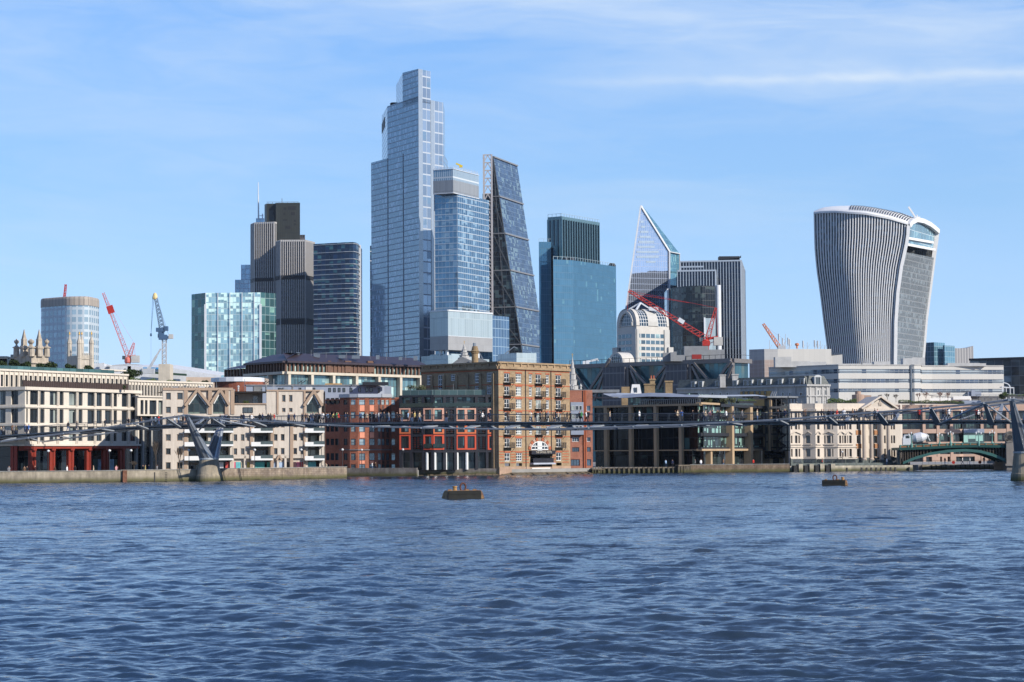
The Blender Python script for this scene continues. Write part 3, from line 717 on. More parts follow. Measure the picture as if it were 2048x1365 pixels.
mb = MB(); seg(mb, Rl+Vector((0, 4, 0)), lf+Vector((2, 6, 0)), GZ, Cl.z-3); mb.build('recess', M['gap'], t13)
for px in (1131, 1143, 1224): q = P(px, 520, 1262 if px < 1200 else 1300); mb = MB(); mb.lathe((q.x, q.y, C.z), [(2.2, 0), (2.4, 1.2), (1.5, 2.6)], 8); mb.build('roof_vent', M['dark_frame'], t13)
mb = MB()
for a, b in ((lf, C), (C, R_), (Cl, Rl), (Lt, Ct), (Ct, Rt)):
    f = Face(a, b)
    f.box(mb, 0, f.L, a.z+1.7, a.z+1.85, -.1, .05)
    for u in frange(0, f.L, 3): f.box(mb, u, u+.2, a.z, a.z+1.8, -.1, .05)
mb.build('parapet_rail', M['t12t'], t13)

# ---- T14 scalpel -------------------------------------------------------------------
t14 = thing('skyscraper', 'pointed triangular glass blade tower outlined in white, behind the domed building', 'skyscraper', P(1300, 850, 1480))
M['t14'] = facade('silver_blue_glass', 1.5, 4.1, (.42, .49, .62), (.30, .36, .48), .16, .25, None, .3, .8, .03, .0015, .05, wav=.008)
M['t14d'] = facade('teal_side_glass', 1.5, 4.1, (.10, .25, .32), (.14, .28, .33), .2, .25, (.2, .38, .4), .3, .6, .05, .01, .2)
Y = 1480; a = math.radians(20)
def onp(px, py, p0=P(1340, 560, 1480), ang=20):
    c, s_ = math.cos(math.radians(ang)), math.sin(math.radians(ang)); r = ray(px, py); L = (r.x*p0.y-p0.x)/(c-r.x*s_); q = Vector((p0.x+c*L, p0.y+s_*L, 0)); q.z = CAMH+r.z*q.y; return q
ap, sh, br, bl = onp(1281, 412), onp(1338.5, 504), onp(1338.5, 880), onp(1213, 881)
sh0 = onp(1330.5, 490)
nrm = Vector((math.sin(a), -math.cos(a), 0))
q1, q2 = onp(1359.5, 508, sh, 62), onp(1359.5, 880, br, 62)
bk = Vector((10, 34, 0))
mb = MB(); mb.poly([bl, br, sh, ap], 0, [((q-bl).x, q.z) for q in (bl, br, sh, ap)]); mb.build('glass_front', M['t14'], t14)
mb = MB(); seg(mb, br, q2, q2.z, sh.z, q1.z); mb.poly([sh, q1, ap+bk*.3, ap]); mb.poly([q2, bl+bk, ap+bk*.3, q1]); mb.poly([bl+bk, bl, ap, ap+bk*.3]); mb.build('glass_side', M['t14d'], t14)
mb = MB(); wz = nrm*.5
for a_, b_ in ((bl, ap), (ap, sh), (sh, br)): mb.beam(a_+wz, b_+wz, 1.35, 1.1)
mb.beam(q1+Vector((0, -.5, 0)), q2+Vector((0, -.5, 0)), .5, .5); mb.beam(sh+wz, q1+Vector((0, -.5, 0)), .6, .6)
mb.build('edge_frame', M['white_metal'], t14)
# pale floors seen through the tip
M['strip'] = plain('pale_glazing_strip', (.40, .49, .58), .3, .4)
for py, x0, x1 in ((452, 1282, 1290), (462, 1281, 1296), (472, 1279, 1301), (482, 1277, 1308), (492, 1275, 1309), (502, 1273, 1317), (512, 1273, 1317), (522, 1292, 1311), (442, 1281, 1287)):
    p_, q_ = onp(x0, py), onp(x1, py); mb = MB(); mb.box(p_+nrm*.05, q_-p_, nrm*.15, (0, 0, -1.5)); mb.build('pale_floor_strip', M['strip'], t14)

# ---- T15 finned slabs --------------------------------------------------------------
t15 = thing('office_tower', 'broad dark tower with close silver vertical fins, right of the white edged blade tower', 'tower', P(1430, 850, 1400))
M['t15'] = facade('dark_fin_glazing', 2.0, 3.9, (.02, .035, .06), (.05, .06, .08), .2, .5, metal=.5, rough=.06, var=.3, wav=.05)
M['fin'] = plain('silver_fin', (.58, .63, .68), .35, .4, .05)
def slab(tn, pa, pb, py, Y, ang, pr=None, step=2.0, fw=.5, capm=None, z0=GZ):
    a = P(pa, py, Y); b = nxt(a, pb, ang); bk = Vector((-(b-a).normalized().y, (b-a).normalized().x, 0))*24
    mb = MB(); seg(mb, a, b, z0, a.z); rr = None
    if pr: rr = nxt(b, pr, ang+90 if ang < 0 else 80); seg(mb, b, rr, z0, a.z); mb.poly([a, b, rr, a+(rr-b)])
    else: mb.poly([a, b, b+bk, a+bk]); seg(mb, b, b+bk, z0, a.z)
    mb.build('glass_wall', M['t15'], tn)
    mb = MB(); fs = [Face(a, b)]+([Face(b, rr)] if pr else [])
    for f in fs:
        n = max(1, int(f.L/step))
        for i in range(n+1): u = f.L*i/n; f.box(mb, u-fw/2, u+fw/2, z0, a.z, 0, .7)
        f.box(mb, 0, f.L, a.z-1.0, a.z, -.1, .8)
    mb.build('fins', M['fin'], tn); return a, b
slab(t15, 1361, 1482, 522.5, 1420, -8, 1489.5, 1.9, .42)
mb = MB(); q = P(1443, 517, 1430); mb.cbox((q.x+5, q.y, q.z-2), 14, 8, 3.0); mb.beam(P(1436, 518, 1425), P(1482, 515, 1425), 1, .8); mb.beam(P(1478, 517, 1425), P(1482, 512, 1425), .5, .5); mb.build('roof_plant', M['dark_frame'], t15)
t15b = thing('office_tower', 'lower silver finned block with a stepped top set in front of the broad finned tower', 'tower', P(1395, 850, 1360))
slab(t15b, 1355, 1431, 541, 1372, -6, 1437, 1.8, .42); slab(t15b, 1362, 1408, 533, 1380, -6, None, 1.8, .42)

t15c = thing('office_tower', 'curved black glass block with a silver rounded edge, behind the red luffing crane', 'tower', P(1385, 850, 1150))
M['t15c'] = facade('black_curved_glass', 1.5, 3.8, (.010, .013, .017), (.035, .04, .045), .10, .2, (.05, .065, .06), .4, .35, .05, .004, .4)
kk = []
for px, Y_ in ((1336, 1168), (1345, 1160), (1365, 1151), (1385, 1146), (1405, 1145), (1430, 1148)): kk.append(Vector((ray(px, 640).x*Y_, Y_, P(1400, 571.5, 1145).z)))
mb = MB(); mb.prism(kk+[kk[-1]+Vector((0, 30, 0)), kk[0]+Vector((0, 25, 0))], GZ); mb.build('curved_wall', M['t15c'], t15c)
mb = MB(); q = P(1436, 571, 1150); mb.tube((q.x, q.y, GZ), (q.x, q.y, q.z), 1.55, 16); q = P(1335.6, 578, 1166); mb.cbox((q.x, q.y, GZ), 1.0, 1.0, q.z-GZ); mb.build('edge_pillar', M['white_metal'], t15c)
mb = MB(); fr = Face(P(1407, 640, 1143), P(1430, 640, 1144)); u0, z1 = fr.at(1408, 637); u1, _ = fr.at(1430, 637); fr.box(mb, u0, u1, GZ, z1, 0, .8); mb.build('glass_bay', M['t12t'], t15c)
mb = MB(); fr.box(mb, u0-.3, u0+.5, GZ, z1+.4, 0, 1.1); mb.build('bay_frame', M['white_metal'], t15c)
# ---- T16 domed building ------------------------------------------------------------
t16 = thing('domed_office', 'white banded office block with an arched barrel glass roof and a tripod finial', 'domed office', P(1290, 850, 760))
M['pale'] = plain('pale_cladding', (.60, .57, .52), .6, 0, .08, .3, .01, .12)
M['palegrey'] = plain('grey_cladding', (.50, .49, .46), .6, 0, .08)
M['t16g'] = facade('dome_window_band', 2.2, 30, (.10, .16, .20), (.62, .62, .60), .25, .1, (.30, .42, .42), .5, .45, .08, .02, .4)
Y = 760; C = P(1273, 660, Y); R_ = nxt(C, 1337.5, 34); L_ = nxt(C, 1233, -56)
fL, fR = Face(L_, C), Face(C, R_)
zs = P(1273, 661, Y).z
mb = MB(); 
for a, b in ((L_, C), (C, R_), (R_, R_+L_-C), (R_+L_-C, L_)): seg(mb, a-Vector((0, 0, 0)), b, 4, zs)
mb.poly([(q.x, q.y, zs) for q in (L_, C, R_, R_+L_-C)]); mb.build('wall', M['pale'], t16)
for f, (ua, ub) in ((fR, (1.2, fR.L-2.6)), (fL, (1.0, fL.L-2.8))):
    for y0, y1 in ((667.5, 675.5), (680.5, 688), (693.5, 700.5), (705.5, 713), (718.5, 724)):
        mb = MB(); z1, z0 = P(1273, y0, Y).z, P(1273, y1, Y).z
        f.box(mb, ua, ub, z0, z1, 0, .06); mb.build('window_band', M['t16g'], t16)
mb = MB()
for f, u0, u1 in ((fR, 0.0, 1.0), (fR, fR.L-2.4, fR.L), (fL, fL.L-2.6, fL.L)): f.box(mb, u0, u1, 4, zs+.5, .02, .35)
fR.box(mb, fR.L-1.2, fR.L+1.0, 4, P(1337, 693, Y).z, 0, 1.2); fL.box(mb, -1.5, 1.2, 4, P(1235, 693, Y).z, 0, 1.0)
mb.build('stone_pier', M['palegrey'], t16)
# barrel roof: axis along fL direction (arch seen on the left), span along the left face; and a crossing barrel over the right face
ux, uy = fR.d, -fL.d           # ux to right/back, uy away/left
Wd, Dp = fR.L, fL.L
c0 = C+(R_-C)*0; zr = zs+1.5; Hd = P(1273, 617, Y).z-zr
mo = {'a': MB(), 'b': MB(), 'c': MB()}
NS = 16
# main vault: cross section in the (right face) direction is super-elliptical, extruded along depth; ribs alternate
def sect(t, inset=0): # t 0..pi
    return (Wd/2-(Wd/2-inset)*math.copysign(abs(math.cos(t))**.72, math.cos(t)), (Hd-inset)*abs(math.sin(t))**.85)
base_ = Vector((C.x, C.y, 0))
strips = [(0, .10, 'a'), (.10, .36, 'g'), (.36, .66, 'b'), (.66, .93, 'g'), (.93, 1, 'a')]
M['domeglass'] = facade('vault_glazing', 1.1, 1.3, (.04, .07, .10), (.62, .62, .60), .16, .13, metal=.4, rough=.08, var=.3, tilt=.02)
# vault runs so that its ribs arch from the right face over to the back: cross-section along the depth (uy), extruded along ux
def sect2(t, r=1.0):
    return (Dp/2-(Dp/2)*r*math.copysign(abs(math.cos(t))**.8, math.cos(t)), Hd*r*abs(math.sin(t))**.85)
vault = {'a': MB(), 'b': MB(), 'g': MB()}
for x0, x1, k in strips:
    u0 = 0
    for i in range(NS):
        ta, tb_ = math.pi*i/NS, math.pi*(i+1)/NS; ya, za = sect2(ta); yb, zb = sect2(tb_)
        rr = 0 if k == 'g' else .25
        pa_ = lambda x, y, z: base_+ux*(x*Wd)+uy*y+Vector((0, 0, zr+z+rr))
        L = math.hypot(yb-ya, zb-za)
        vault[k].poly([pa_(x0, ya, za), pa_(x1, ya, za), pa_(x1, yb, zb), pa_(x0, yb, zb)], 0, [(x0*Wd, u0), (x1*Wd, u0), (x1*Wd, u0+L), (x0*Wd, u0+L)], smooth=True); u0 += L
    if k == 'g': vault['g'].each('vault_glazing', M['domeglass'], t16)
    # end walls
for x, k in ((0.0, 'a'), (1.0, 'a')):
    ring = [base_+ux*(x*Wd)+uy*sect2(math.pi*i/NS)[0]+Vector((0, 0, zr+sect2(math.pi*i/NS)[1])) for i in range(NS+1)]
    vault['a'].poly(ring)
vault['a'].box(base_+Vector((0, 0, zs)), ux*Wd, uy*Dp, (0, 0, 1.55))
vault['a'].build('vault_ribs', M['pale'], t16); vault['b'].build('vault_panels', M['palegrey'], t16)
mb = MB()   # arched window in the left face
ctr = base_+uy*(Dp*.48)-ux*.15; arc = [ctr+uy*(math.cos(math.pi*i/12)*Dp*.34)*-1+Vector((0, 0, zr+.2+Hd*.80*math.sin(math.pi*i/12))) for i in range(13)]
mb.poly(arc); mb.build('arch_window', M['domeglass'], t16)
mb = MB()
for a, b in zip(arc, arc[1:]): mb.beam(a-ux*.2, b-ux*.2, .7, .9)
mb.build('arch_surround', M['pale'], t16)
mb = MB(); tp = P(1281, 606, Y+8); 
for qx, qy in ((.15, .2), (.9, .25), (.2, .8), (.62, .75)): mb.beam(tp, base_+ux*(qx*Wd*.75)+uy*qy*Dp+Vector((0, 0, zr+Hd*.93)), .5, .5)
mb.beam(P(1298, 618, Y+6), P(1317, 619, Y+6), 1.6, 1.4); mb.build('tripod_finial', M['white_metal'], t16)
# small barrel roof
t16b = thing('barrel_roof_block', 'small white barrel vaulted roof at the foot of the domed building', 'roof pavilion', P(1240, 850, 700))
mb = MB(); C = P(1246, 726, 690); a_ = math.radians(34); ux = Vector((math.cos(a_), math.sin(a_), 0)); uy = Vector((-math.sin(a_), math.cos(a_), 0))
L_ = nxt(C, 1216, -56); Dp = (L_-C).length; R_ = nxt(C, 1268, 34); Wd = (R_-C).length; Hd = P(1240, 704, 690).z-C.z
fr_ = [C+uy*(Dp/2-Dp/2*math.cos(math.pi*i/12))+Vector((0, 0, Hd*math.sin(math.pi*i/12))) for i in range(13)]
for a, b in zip(fr_, fr_[1:]): mb.poly([a, a+ux*Wd, b+ux*Wd, b], smooth=True)
mb.poly(fr_); mb.poly([q+ux*Wd for q in fr_]); mb.box(Vector((C.x, C.y, 2)), ux*Wd, uy*Dp, (0, 0, C.z-2)); mb.build('vault', M['pale'], t16b)
mb = MB(); g_ = [C-ux*.15+uy*(Dp/2-Dp*.36*math.cos(math.pi*i/12))+Vector((0, 0, Hd*.75*math.sin(math.pi*i/12)+.2)) for i in range(13)]; mb.poly(g_); mb.build('arch_window', M['domeglass'], t16b)

# ---- T18 the curved flaring tower --------------------------------------------------
t18 = thing('skyscraper', 'flaring curved tower, wider at the top, with white vertical fins and arched roof', 'skyscraper', P(1740, 850, 1450))
M['t18g'] = facade('fin_tower_glazing', 2.6, 4.2, (.03, .04, .06), (.03, .03, .035), .2, 1.3, (.12, .16, .2), .3, .45, .06, .01, .4, wav=.08)
M['t18s'] = facade('fine_louvre_glass', 1.3, 3.9, (.11, .12, .12), (.20, .21, .215), .35, .6, (.2, .23, .24), .4, .35, .25, .01, .15)
M['t18w'] = plain('white_cladding', (.80, .80, .79), .5, 0, .04)
Lc = [(427.5, 1628), (495, 1629.5), (540, 1633.5), (582, 1640), (640, 1647), (700, 1655), (740, 1660), (905, 1676)]
Cc = [(448, 1815), (470, 1814), (489, 1811), (534, 1801), (585, 1794), (645, 1790), (723, 1789), (905, 1790)]
Rc = [(463, 1876), (510, 1870), (570, 1862), (639, 1853), (726, 1846), (905, 1836)]
def interp(tab, y):
    for (a, b), (c, d) in zip(tab, tab[1:]):
        if y <= c: return b+(d-b)*(y-a)/(c-a)
    return tab[-1][1]
YL, YC = 1462, 1440
NV = 40; NU = 34; topL, topC, botY = 427.5, 448, 905
def topy(s): # top edge row of the fin face
    tb = [(0, 427.5), (.08, 425.8), (.23, 425), (.55, 429), (.80, 438), (1, 449)]
    for (a, b), (c, d) in zip(tb, tb[1:]):
        if s <= c+1e-6: return b+(d-b)*(s-a)/(c-a)
def wp(s, v):
    """point on the finned face; s across, v 0 top 1 bottom"""
    Y_ = YL+(YC-YL)*s-9*math.sin(math.pi*s)
    py = topy(s)+(905-topy(s))*v
    px = interp(Lc, py)*(1-s)+interp(Cc, py)*s
    return P(px, py, Y_)
mb = MB()
for i in range(NU):
    for j in range(NV):
        s0, s1, v0, v1 = i/NU, (i+1)/NU, j/NV, (j+1)/NV; q = [wp(s0, v1), wp(s1, v1), wp(s1, v0), wp(s0, v0)]
        mb.poly(q, 0, [(i*2.6, q[0].z), (i*2.6+2.6, q[1].z), (i*2.6+2.6, q[2].z), (i*2.6, q[3].z)], smooth=True)
mb.build('glass_wall', M['t18g'], t18)
for i in range(NU+1):
    mb = MB(); s_ = i/NU; prev = None
    for j in range(0, NV+1, 2):
        q = wp(s_, j/NV); 
        if prev is not None:
            wdt = .3; a, b = prev, q; A_ = Vector((wdt, 0, 0)); D_ = Vector((.15, -.75, 0))
            mb.hexa([b-A_, b+A_, b+A_+D_, b-A_+D_, a-A_, a+A_, a+A_+D_, a-A_+D_])
        prev = q
    mb.build('fin', M['t18w'], t18)
def rp_(s, v):
    """right side face, s 0 at the corner"""
    py = 449+(905-449)*v+(14)*s*(1-v); px = interp(Cc, py)*(1-s)+interp(Rc, py)*s
    return P(px, py, YC+s*60)
mb = MB(); mw = MB()
v0_ = .0
for i in range(8):
    for j in range(NV):
        s0, s1, v0, v1 = i/8, (i+1)/8, .12+.88*j/NV, .12+.88*(j+1)/NV
        q = [rp_(s0, v1), rp_(s1, v1), rp_(s1, v0), rp_(s0, v0)]; mb.poly(q, 0, [(s0*66, q[0].z), (s1*66, q[1].z), (s1*66, q[2].z), (s0*66, q[3].z)], smooth=True)
mb.build('side_wall', M['t18s'], t18)
M['t18sky'] = facade('sky_garden_glass', 2.4, 7.5, (.10, .22, .28), (.50, .56, .58), .3, .3, (.2, .35, .4), .4, .35, .05, .01, .3)
# sky garden front
garden = MB(); arch = []
nA = 10
arcp = [(1816, 456), (1822, 449), (1830, 445.5), (1838, 446), (1848, 449), (1857, 454), (1864, 459), (1870, 466)]
def onR(px, py):
    s_ = (px-1815)/(1872-1815); return P(px, py, YC+max(0, s_)*60+.8)
pts_ = [onR(*q) for q in arcp]; low = [onR(1866.5, 497), onR(1812, 486)]
uvb = [((q-pts_[0]).xy.length, q.z) for q in pts_+low]; garden.poly(pts_+low, 0, uvb); garden.build('sky_garden_glazing', M['t18sky'], t18)
for ya, yb, x0, x1 in ((474, 483, 1812.5, 1864), (486.5, 497.5, 1810.5, 1867.5)):
    mb = MB(); a, b = onR(x0, ya), onR(x1, yb); mb.beam(a+Vector((.3, -1, -1)), b+Vector((.3, -1, -1)), 1.5, 1.7); mb.build('terrace_band', M['t18w'], t18)
# white outer frame on the right side
fr_ = [(1813, 700), (1790, 723)]
outer = [(1876, 463), (1874, 480), (1869, 514), (1862, 570), (1853, 639), (1846, 726), (1836, 905)]
mb = MB()
oo = [P(px-1.8, py, YC+60) for px, py in outer]
for a, b in zip(oo, oo[1:]): mb.beam(a, b, 2.4, 3.0)
cc = [P(interp(Cc, y_)+1.5, y_, YC-1.5) for y_ in (452, 470, 489, 510, 534, 560, 585, 615, 645, 690, 723, 905)]
for a, b in zip(cc, cc[1:]): mb.beam(a, b, 2.2, 2.2)
tp_ = [P(px, py, YC-1+60*max(0, (px-1815)/61)) for px, py in ((1817, 452), (1822, 445), (1832, 440), (1845, 442.5), (1859, 449.5), (1868, 456.5), (1876, 463.6))]
for a, b in zip(tp_, tp_[1:]): mb.beam(a, b, 2.6, 3.2)
mb.build('edge_frame', M['t18w'], t18)
# roof shell: from the top of the finned face curving up and over to the back
crest = [(1628, 427), (1640, 421.5), (1650, 418.6), (1665, 417), (1685, 416.4), (1710, 416.3), (1730, 417.5), (1760, 421.5), (1790, 427), (1815, 432), (1838, 440), (1845, 442.5), (1859, 449.5), (1876, 463.6)]
def crest_y(px):
    for (a, b), (c, d) in zip(crest, crest[1:]):
        if px <= c: return b+(d-b)*(px-a)/(c-a)
    return crest[-1][1]
rs, rsl = MB(), MB(); NR = 38
for i in range(NR):
    s0, s1 = i/NR, (i+1)/NR
    for k in range(6):
        def rf(s_, k_):
            a = wp(s_, 0); th_ = k_/6*math.pi/2
            px = 1628+(1845-1628)*s_; b = P(px, crest_y(px), 1495)
            y_ = a.y+(b.y-a.y)*(1-math.cos(th_)); z_ = a.z+(b.z-a.z)*math.sin(th_); x_ = a.x+(b.x-a.x)*(1-math.cos(th_)); return Vector((x_, y_, z_))
        q = [rf(s0, k), rf(s1, k), rf(s1, k+1), rf(s0, k+1)]
        rs.poly(q, 0, smooth=True)
        if i >= 14 and i % 1 == 0 and k in (1, 2, 3):
            e = (q[1]-q[0])*.28; up = Vector((0, -.35, .35)); rsl.poly([q[0]+e+up, q[1]-e+up, q[2]-e+up, q[3]+e+up])
bk_ = [rf(i/NR, 6) for i in range(NR+1)]
for a, b in zip(bk_[3:], bk_[4:]): rs.poly([a, b, b+Vector((0, 25, -12)), a+Vector((0, 25, -12))])
for a, b in zip(tp_[2:], tp_[3:]): rs.poly([a, b, b+Vector((-3, 12, 0)), a+Vector((-3, 12, 0))])
# eave line
ev = [wp(i/NR, 0) for i in range(NR+1)]
for a, b in zip(ev, ev[1:]): rs.beam(a+Vector((0, -.8, .2)), b+Vector((0, -.8, .2)), 1.6, 1.3)
rs.build('roof_shell', M['t18w'], t18); rsl.build('roof_louvres', M['dark_frame'], t18)
# closing back
mb = MB(); qa = [wp(0, j/NV) for j in range(0, NV+1, 4)]; qb = [q+Vector((12, 62, 0)) for q in qa]
for a, b, c, d in zip(qa, qa[1:], qb[1:], qb): mb.poly([a, b, c, d])
mb.poly([(qa[-1]+Vector((12, 62, 0))), oo[-1]+Vector((0, 4, 0)), oo[0]+Vector((0, 4, 0)), qa[0]+Vector((12, 62, 0))]); mb.build('rear_wall', M['t18s'], t18)
mb = MB(); mb.beam(P(1664, 418, 1480), P(1684, 415, 1480), 1.6, 1.4); mb.beam(P(1668, 421, 1480), P(1668, 416, 1480), 1, 1); mb.build('roof_track', M['t18w'], t18)
tc_ = thing('cleaning_cradle_crane', 'white window cleaning crane leaning out on the roof of the flaring white finned tower', 'crane', P(1830, 436, 1462))
mb = MB(); mb.beam(P(1832, 437, 1462), P(1817, 414, 1462), .9, 1.1); mb.build('jib', M['t18w'], tc_); mb = MB(); mb.beam(P(1828, 436, 1462), P(1840, 436, 1462), 1.8, 1.5); mb.beam(P(1835, 436, 1462), P(1834, 430, 1462), .7, .7); mb.build('cradle_base', M['t18w'], tc_)

# ---- teal towers and striped block right of it ------------------------------------
tt = thing('office_tower', 'pair of small square edged teal glass towers just right of the flaring tower', 'tower', P(1880, 850, 1600))
M['tt'] = facade('teal_small_grid', 3, 4, (.14, .27, .34), (.18, .28, .34), .4, .5, metal=.5, rough=.07, var=.15)
for nm, c, py, l, r in (('taller_block', 1868, 685, 1846, 1888), ('lower_block', 1889, 691, 1884, 1908)):
    C, L_, R_, B_ = cornerbox(c, py, 1600, 45, l, r); mb = MB(); mb.prism([L_, C, R_, B_], GZ, C.z); mb.build(nm, M['tt'], tt)
ts2 = thing('striped_block', 'distant beige ribbed block with a slanted pointed roofline, right of the small teal towers', 'office block', P(1925, 850, 1700))
M['stripe'] = facade('ribbed_beige', 2.2, 90, (.30, .29, .29), (.50, .48, .45), .8, .2, metal=.1, rough=.5, var=.1, tilt=0)
a, b, c = P(1908, 697, 1700), P(1933, 697, 1700), P(1946.5, 692, 1700); mb = MB(); mb.prism([a, b, c, c+Vector((0, 30, 0)), a+Vector((0, 30, 0))], GZ); mb.build('wall', M['stripe'], ts2)
td = thing('office_block', 'long dark blue glass office at the far right edge, behind the white banded building', 'office block', P(2000, 850, 750))
M['td'] = facade('dark_checker_glass', 3.2, 3.6, (.03, .045, .06), (.10, .11, .12), .15, .25, (.12, .16, .2), .3, .4, .08, .01, .5)
a = P(1940, 722, 800); b = nxt(a, 2120, -32); mb = MB(); mb.prism([a, b, b+Vector((20, 30, 0)), a+Vector((20, 30, 0))], 2, a.z); mb.build('wall', M['td'], td)
mb = MB(); f = Face(a, b); f.box(mb, 0, f.L, a.z, a.z+.8, -2, 1.2); mb.build('roof_edge', M['dark_frame'], td)

# ================================================================== cranes
M['red'] = plain('red_crane_paint', (.46, .03, .02), .5, 0, .1)
M['pink'] = plain('faded_red_paint', (.62, .17, .13), .5, 0, .1)
M['blue'] = plain('blue_crane_paint', (.06, .12, .22), .5)
M['crane_grey'] = plain('crane_grey_paint', (.50, .52, .54), .5)
M['orange'] = plain('orange_crane_paint', (.62, .22, .10), .5)
def lattice(mb, a, b, w0, w1, n, r, side=None):
    """triangular section lattice boom from a to b"""
    a, b = Vector(a), Vector(b); d = (b-a).normalized(); up = Vector((0, 0, 1)) if abs(d.z) < .95 else Vector((1, 0, 0))
    x = d.cross(up).normalized(); y = x.cross(d)
    offs = [(-.5, -.4), (.5, -.4), (0, .6)] if side is None else [(-.5, -.5), (.5, -.5), (.5, .5), (-.5, .5)]
    def pt(i, k): t = k/n; wd = w0+(w1-w0)*t; o = offs[i]; return a+(b-a)*t+x*o[0]*wd+y*o[1]*wd
    m_ = len(offs)
    for i in range(m_): mb.beam(pt(i, 0), pt(i, n), r*1.5, r*1.5)
    for k in range(n):
        for i in range(m_):
            j = (i+1) % m_; mb.beam(pt(i, k), pt(j, k+1), r, r)
            if k % 2 == 0: mb.beam(pt(i, k), pt(j, k), r, r)
def luffer(name, label, Y, tip, piv, apex, cw_, base_px, mat, mcw, bw=1.9, r=.22, mastbase=None, slew=None, mastm=None, n=22):
    t = thing(name, label, 'crane', P(piv[0], mastbase, Y))
    Pv, T, A_, Cw = P(*piv, Y), P(*tip, Y), P(*apex, Y), P(*cw_, Y)
    mb = MB(); lattice(mb, Pv, T, bw, bw*.5, n, r); mb.build('jib', mat, t)
    mb = MB(); lattice(mb, Pv+Vector((.5, 0, 0)), A_, bw*.9, bw*.35, 6, r, 1); mb.build('tower_head', mat, t)
    mb = MB(); mb.tube(A_, T, r*.35, 4); mb.tube(A_, Cw, r*.5, 4); mb.build('pendant_line', mat, t)
    mb = MB(); mb.beam(Pv, Cw+Vector((0, 0, .8)), bw*.7, bw*.5); mb.beam(Pv+Vector((0, 0, -bw*1.2)), Cw, r*1.6, r*1.6); mb.build('counter_jib', mat, t)
    mb = MB(); mb.cbox(Cw+Vector((0, 0, -bw*1.1)), bw*1.7, bw*1.4, bw*1.6); mb.build('counterweight', mcw, t)
    mb = MB(); zb = P(piv[0], mastbase, Y).z; mb.lathe((Pv.x, Pv.y, Pv.z-bw*1.5), [(bw*.55, 0), (bw*.8, bw*.3), (bw*.8, bw*1.0), (bw*.5, bw*1.4)], 8); mb.build('slew_ring', mat, t)
    mb = MB(); lattice(mb, (Pv.x, Pv.y, GZ), (Pv.x, Pv.y, Pv.z-bw*1.5), bw*.9, bw*.9, 20, r, 1); mb.build('mast', mastm or mat, t)
    mb = MB(); mb.cbox((Pv.x-bw*.9, Pv.y-.5, Pv.z-bw*.6), bw*.6, bw*.7, bw*.8); mb.build('cab', M['glass_dark'], t)
    return t
tr = luffer('luffing_crane', 'big red luffing tower crane reaching left across the blade tower, working behind the dome', 690, (1257, 582), (1412, 678), (1432, 616), (1436, 680), None, M['red'], M['palegrey'], 1.7, .13, 712)
mb = MB(); Y = 688; a = P(1257, 582, Y); b = P(1378, 606, Y); mb.tube(P(1275, 590, Y), b, .07, 4); mb.tube(a, P(1254.5, 622, Y), .05, 4); mb.build('hoist_rope', M['red'], tr)
mb = MB(); q = P(1362, 642, Y); a = P(1357, 638.5, Y-1.2); b = P(1368, 645.5, Y-1.2); mb.beam(a, b, .3, 1.3); mb.build('name_board', M['white_metal'], tr)
mb = MB(); q = P(1412, 692, 688); mb.cbox((q.x, q.y, q.z), 2.4, 2, 1.6); mb.build('winch_house', M['red'], tr)
tr2 = luffer('luffing_crane', 'slim pale red luffing crane with a long raised jib, left of the blue crane', 900, (206, 586), (256, 714), (268, 686), (271, 716), None, M['pink'], M['palegrey'], 1.9, .10, 742)
Y = 899; a, b = P(218.5, 612, Y-1.5), P(223.5, 627, Y-1.5); mb = MB(); mb.beam(a, b, .3, 2.8); mb.build('jib_sleeve', M['red'], tr2)
# blue crane seen nearly end on
t = thing('luffing_crane', 'blue and grey tower crane with a steep jib, yellow tip and grey lattice mast', 'crane', P(328, 745, 800))
Y = 800
mb = MB(); lattice(mb, P(328.5, 733, Y), P(328.5, 680, Y), 1.5, 1.5, 10, .17, 1); mb.build('mast', M['crane_grey'], t)
mb = MB(); lattice(mb, P(324, 657, Y), P(311.5, 596, Y), 1.9, 1.0, 16, .17, 1); mb.build('jib', plain('jib_blue_grey', (.20, .30, .42), .5), t)
mb = MB(); q = P(310, 596, Y); mb.lathe(q, [(.9, -.6), (1.05, 0), (.8, 1.2), (.35, 1.9)], 8, rz=.3); mb.build('jib_tip', plain('cream_yellow_paint', (.72, .55, .25), .5), t)
mb = MB(); q = P(326, 680, Y); mb.cbox(q, 3.0, 2.6, 1.9); mb.cbox(P(321, 671, Y), 1.5, 2, 1.6); mb.cbox(P(321, 664, Y), 3.2, 2.2, 1.5); mb.cbox(P(332, 662, Y), 1.5, 2.2, 1.7); mb.cbox(P(334, 678, Y), 3.4, 1.5, 1.0); mb.beam(P(325, 672, Y), P(325, 660, Y), 1.2, 1.2); mb.build('slewing_house', M['blue'], t)
mb = MB(); mb.cbox(P(342, 678, Y), 1.6, 1.8, 1.7); mb.build('counterweight', M['palegrey'], t)
mb = MB(); mb.cbox(P(318.3, 676, Y), .9, 1.4, 1.5); mb.build('cab', M['glass_dark'], t)
mb = MB(); h = P(302, 669, Y); 
for dx_ in (-.25, .25): mb.tube(P(306.5, 596, Y)+Vector((dx_, 0, 0)), h, .06, 4)
mb.tube(h, P(302, 733, Y), .03, 4); mb.tube(P(314, 598, Y), P(337, 669, Y), .05, 4); mb.build('hoist_rope', M['blue'], t)
mb = MB(); mb.lathe(h-Vector((0, 0, .8)), [(.15, 0), (.4, .3), (.35, .9), (.1, 1.3)], 6); mb.build('hook_block', M['blue'], t)
t = thing('mobile_crane', 'grey telescopic crane boom leaning up to the right beside the blue crane mast', 'crane', P(300, 745, 810))
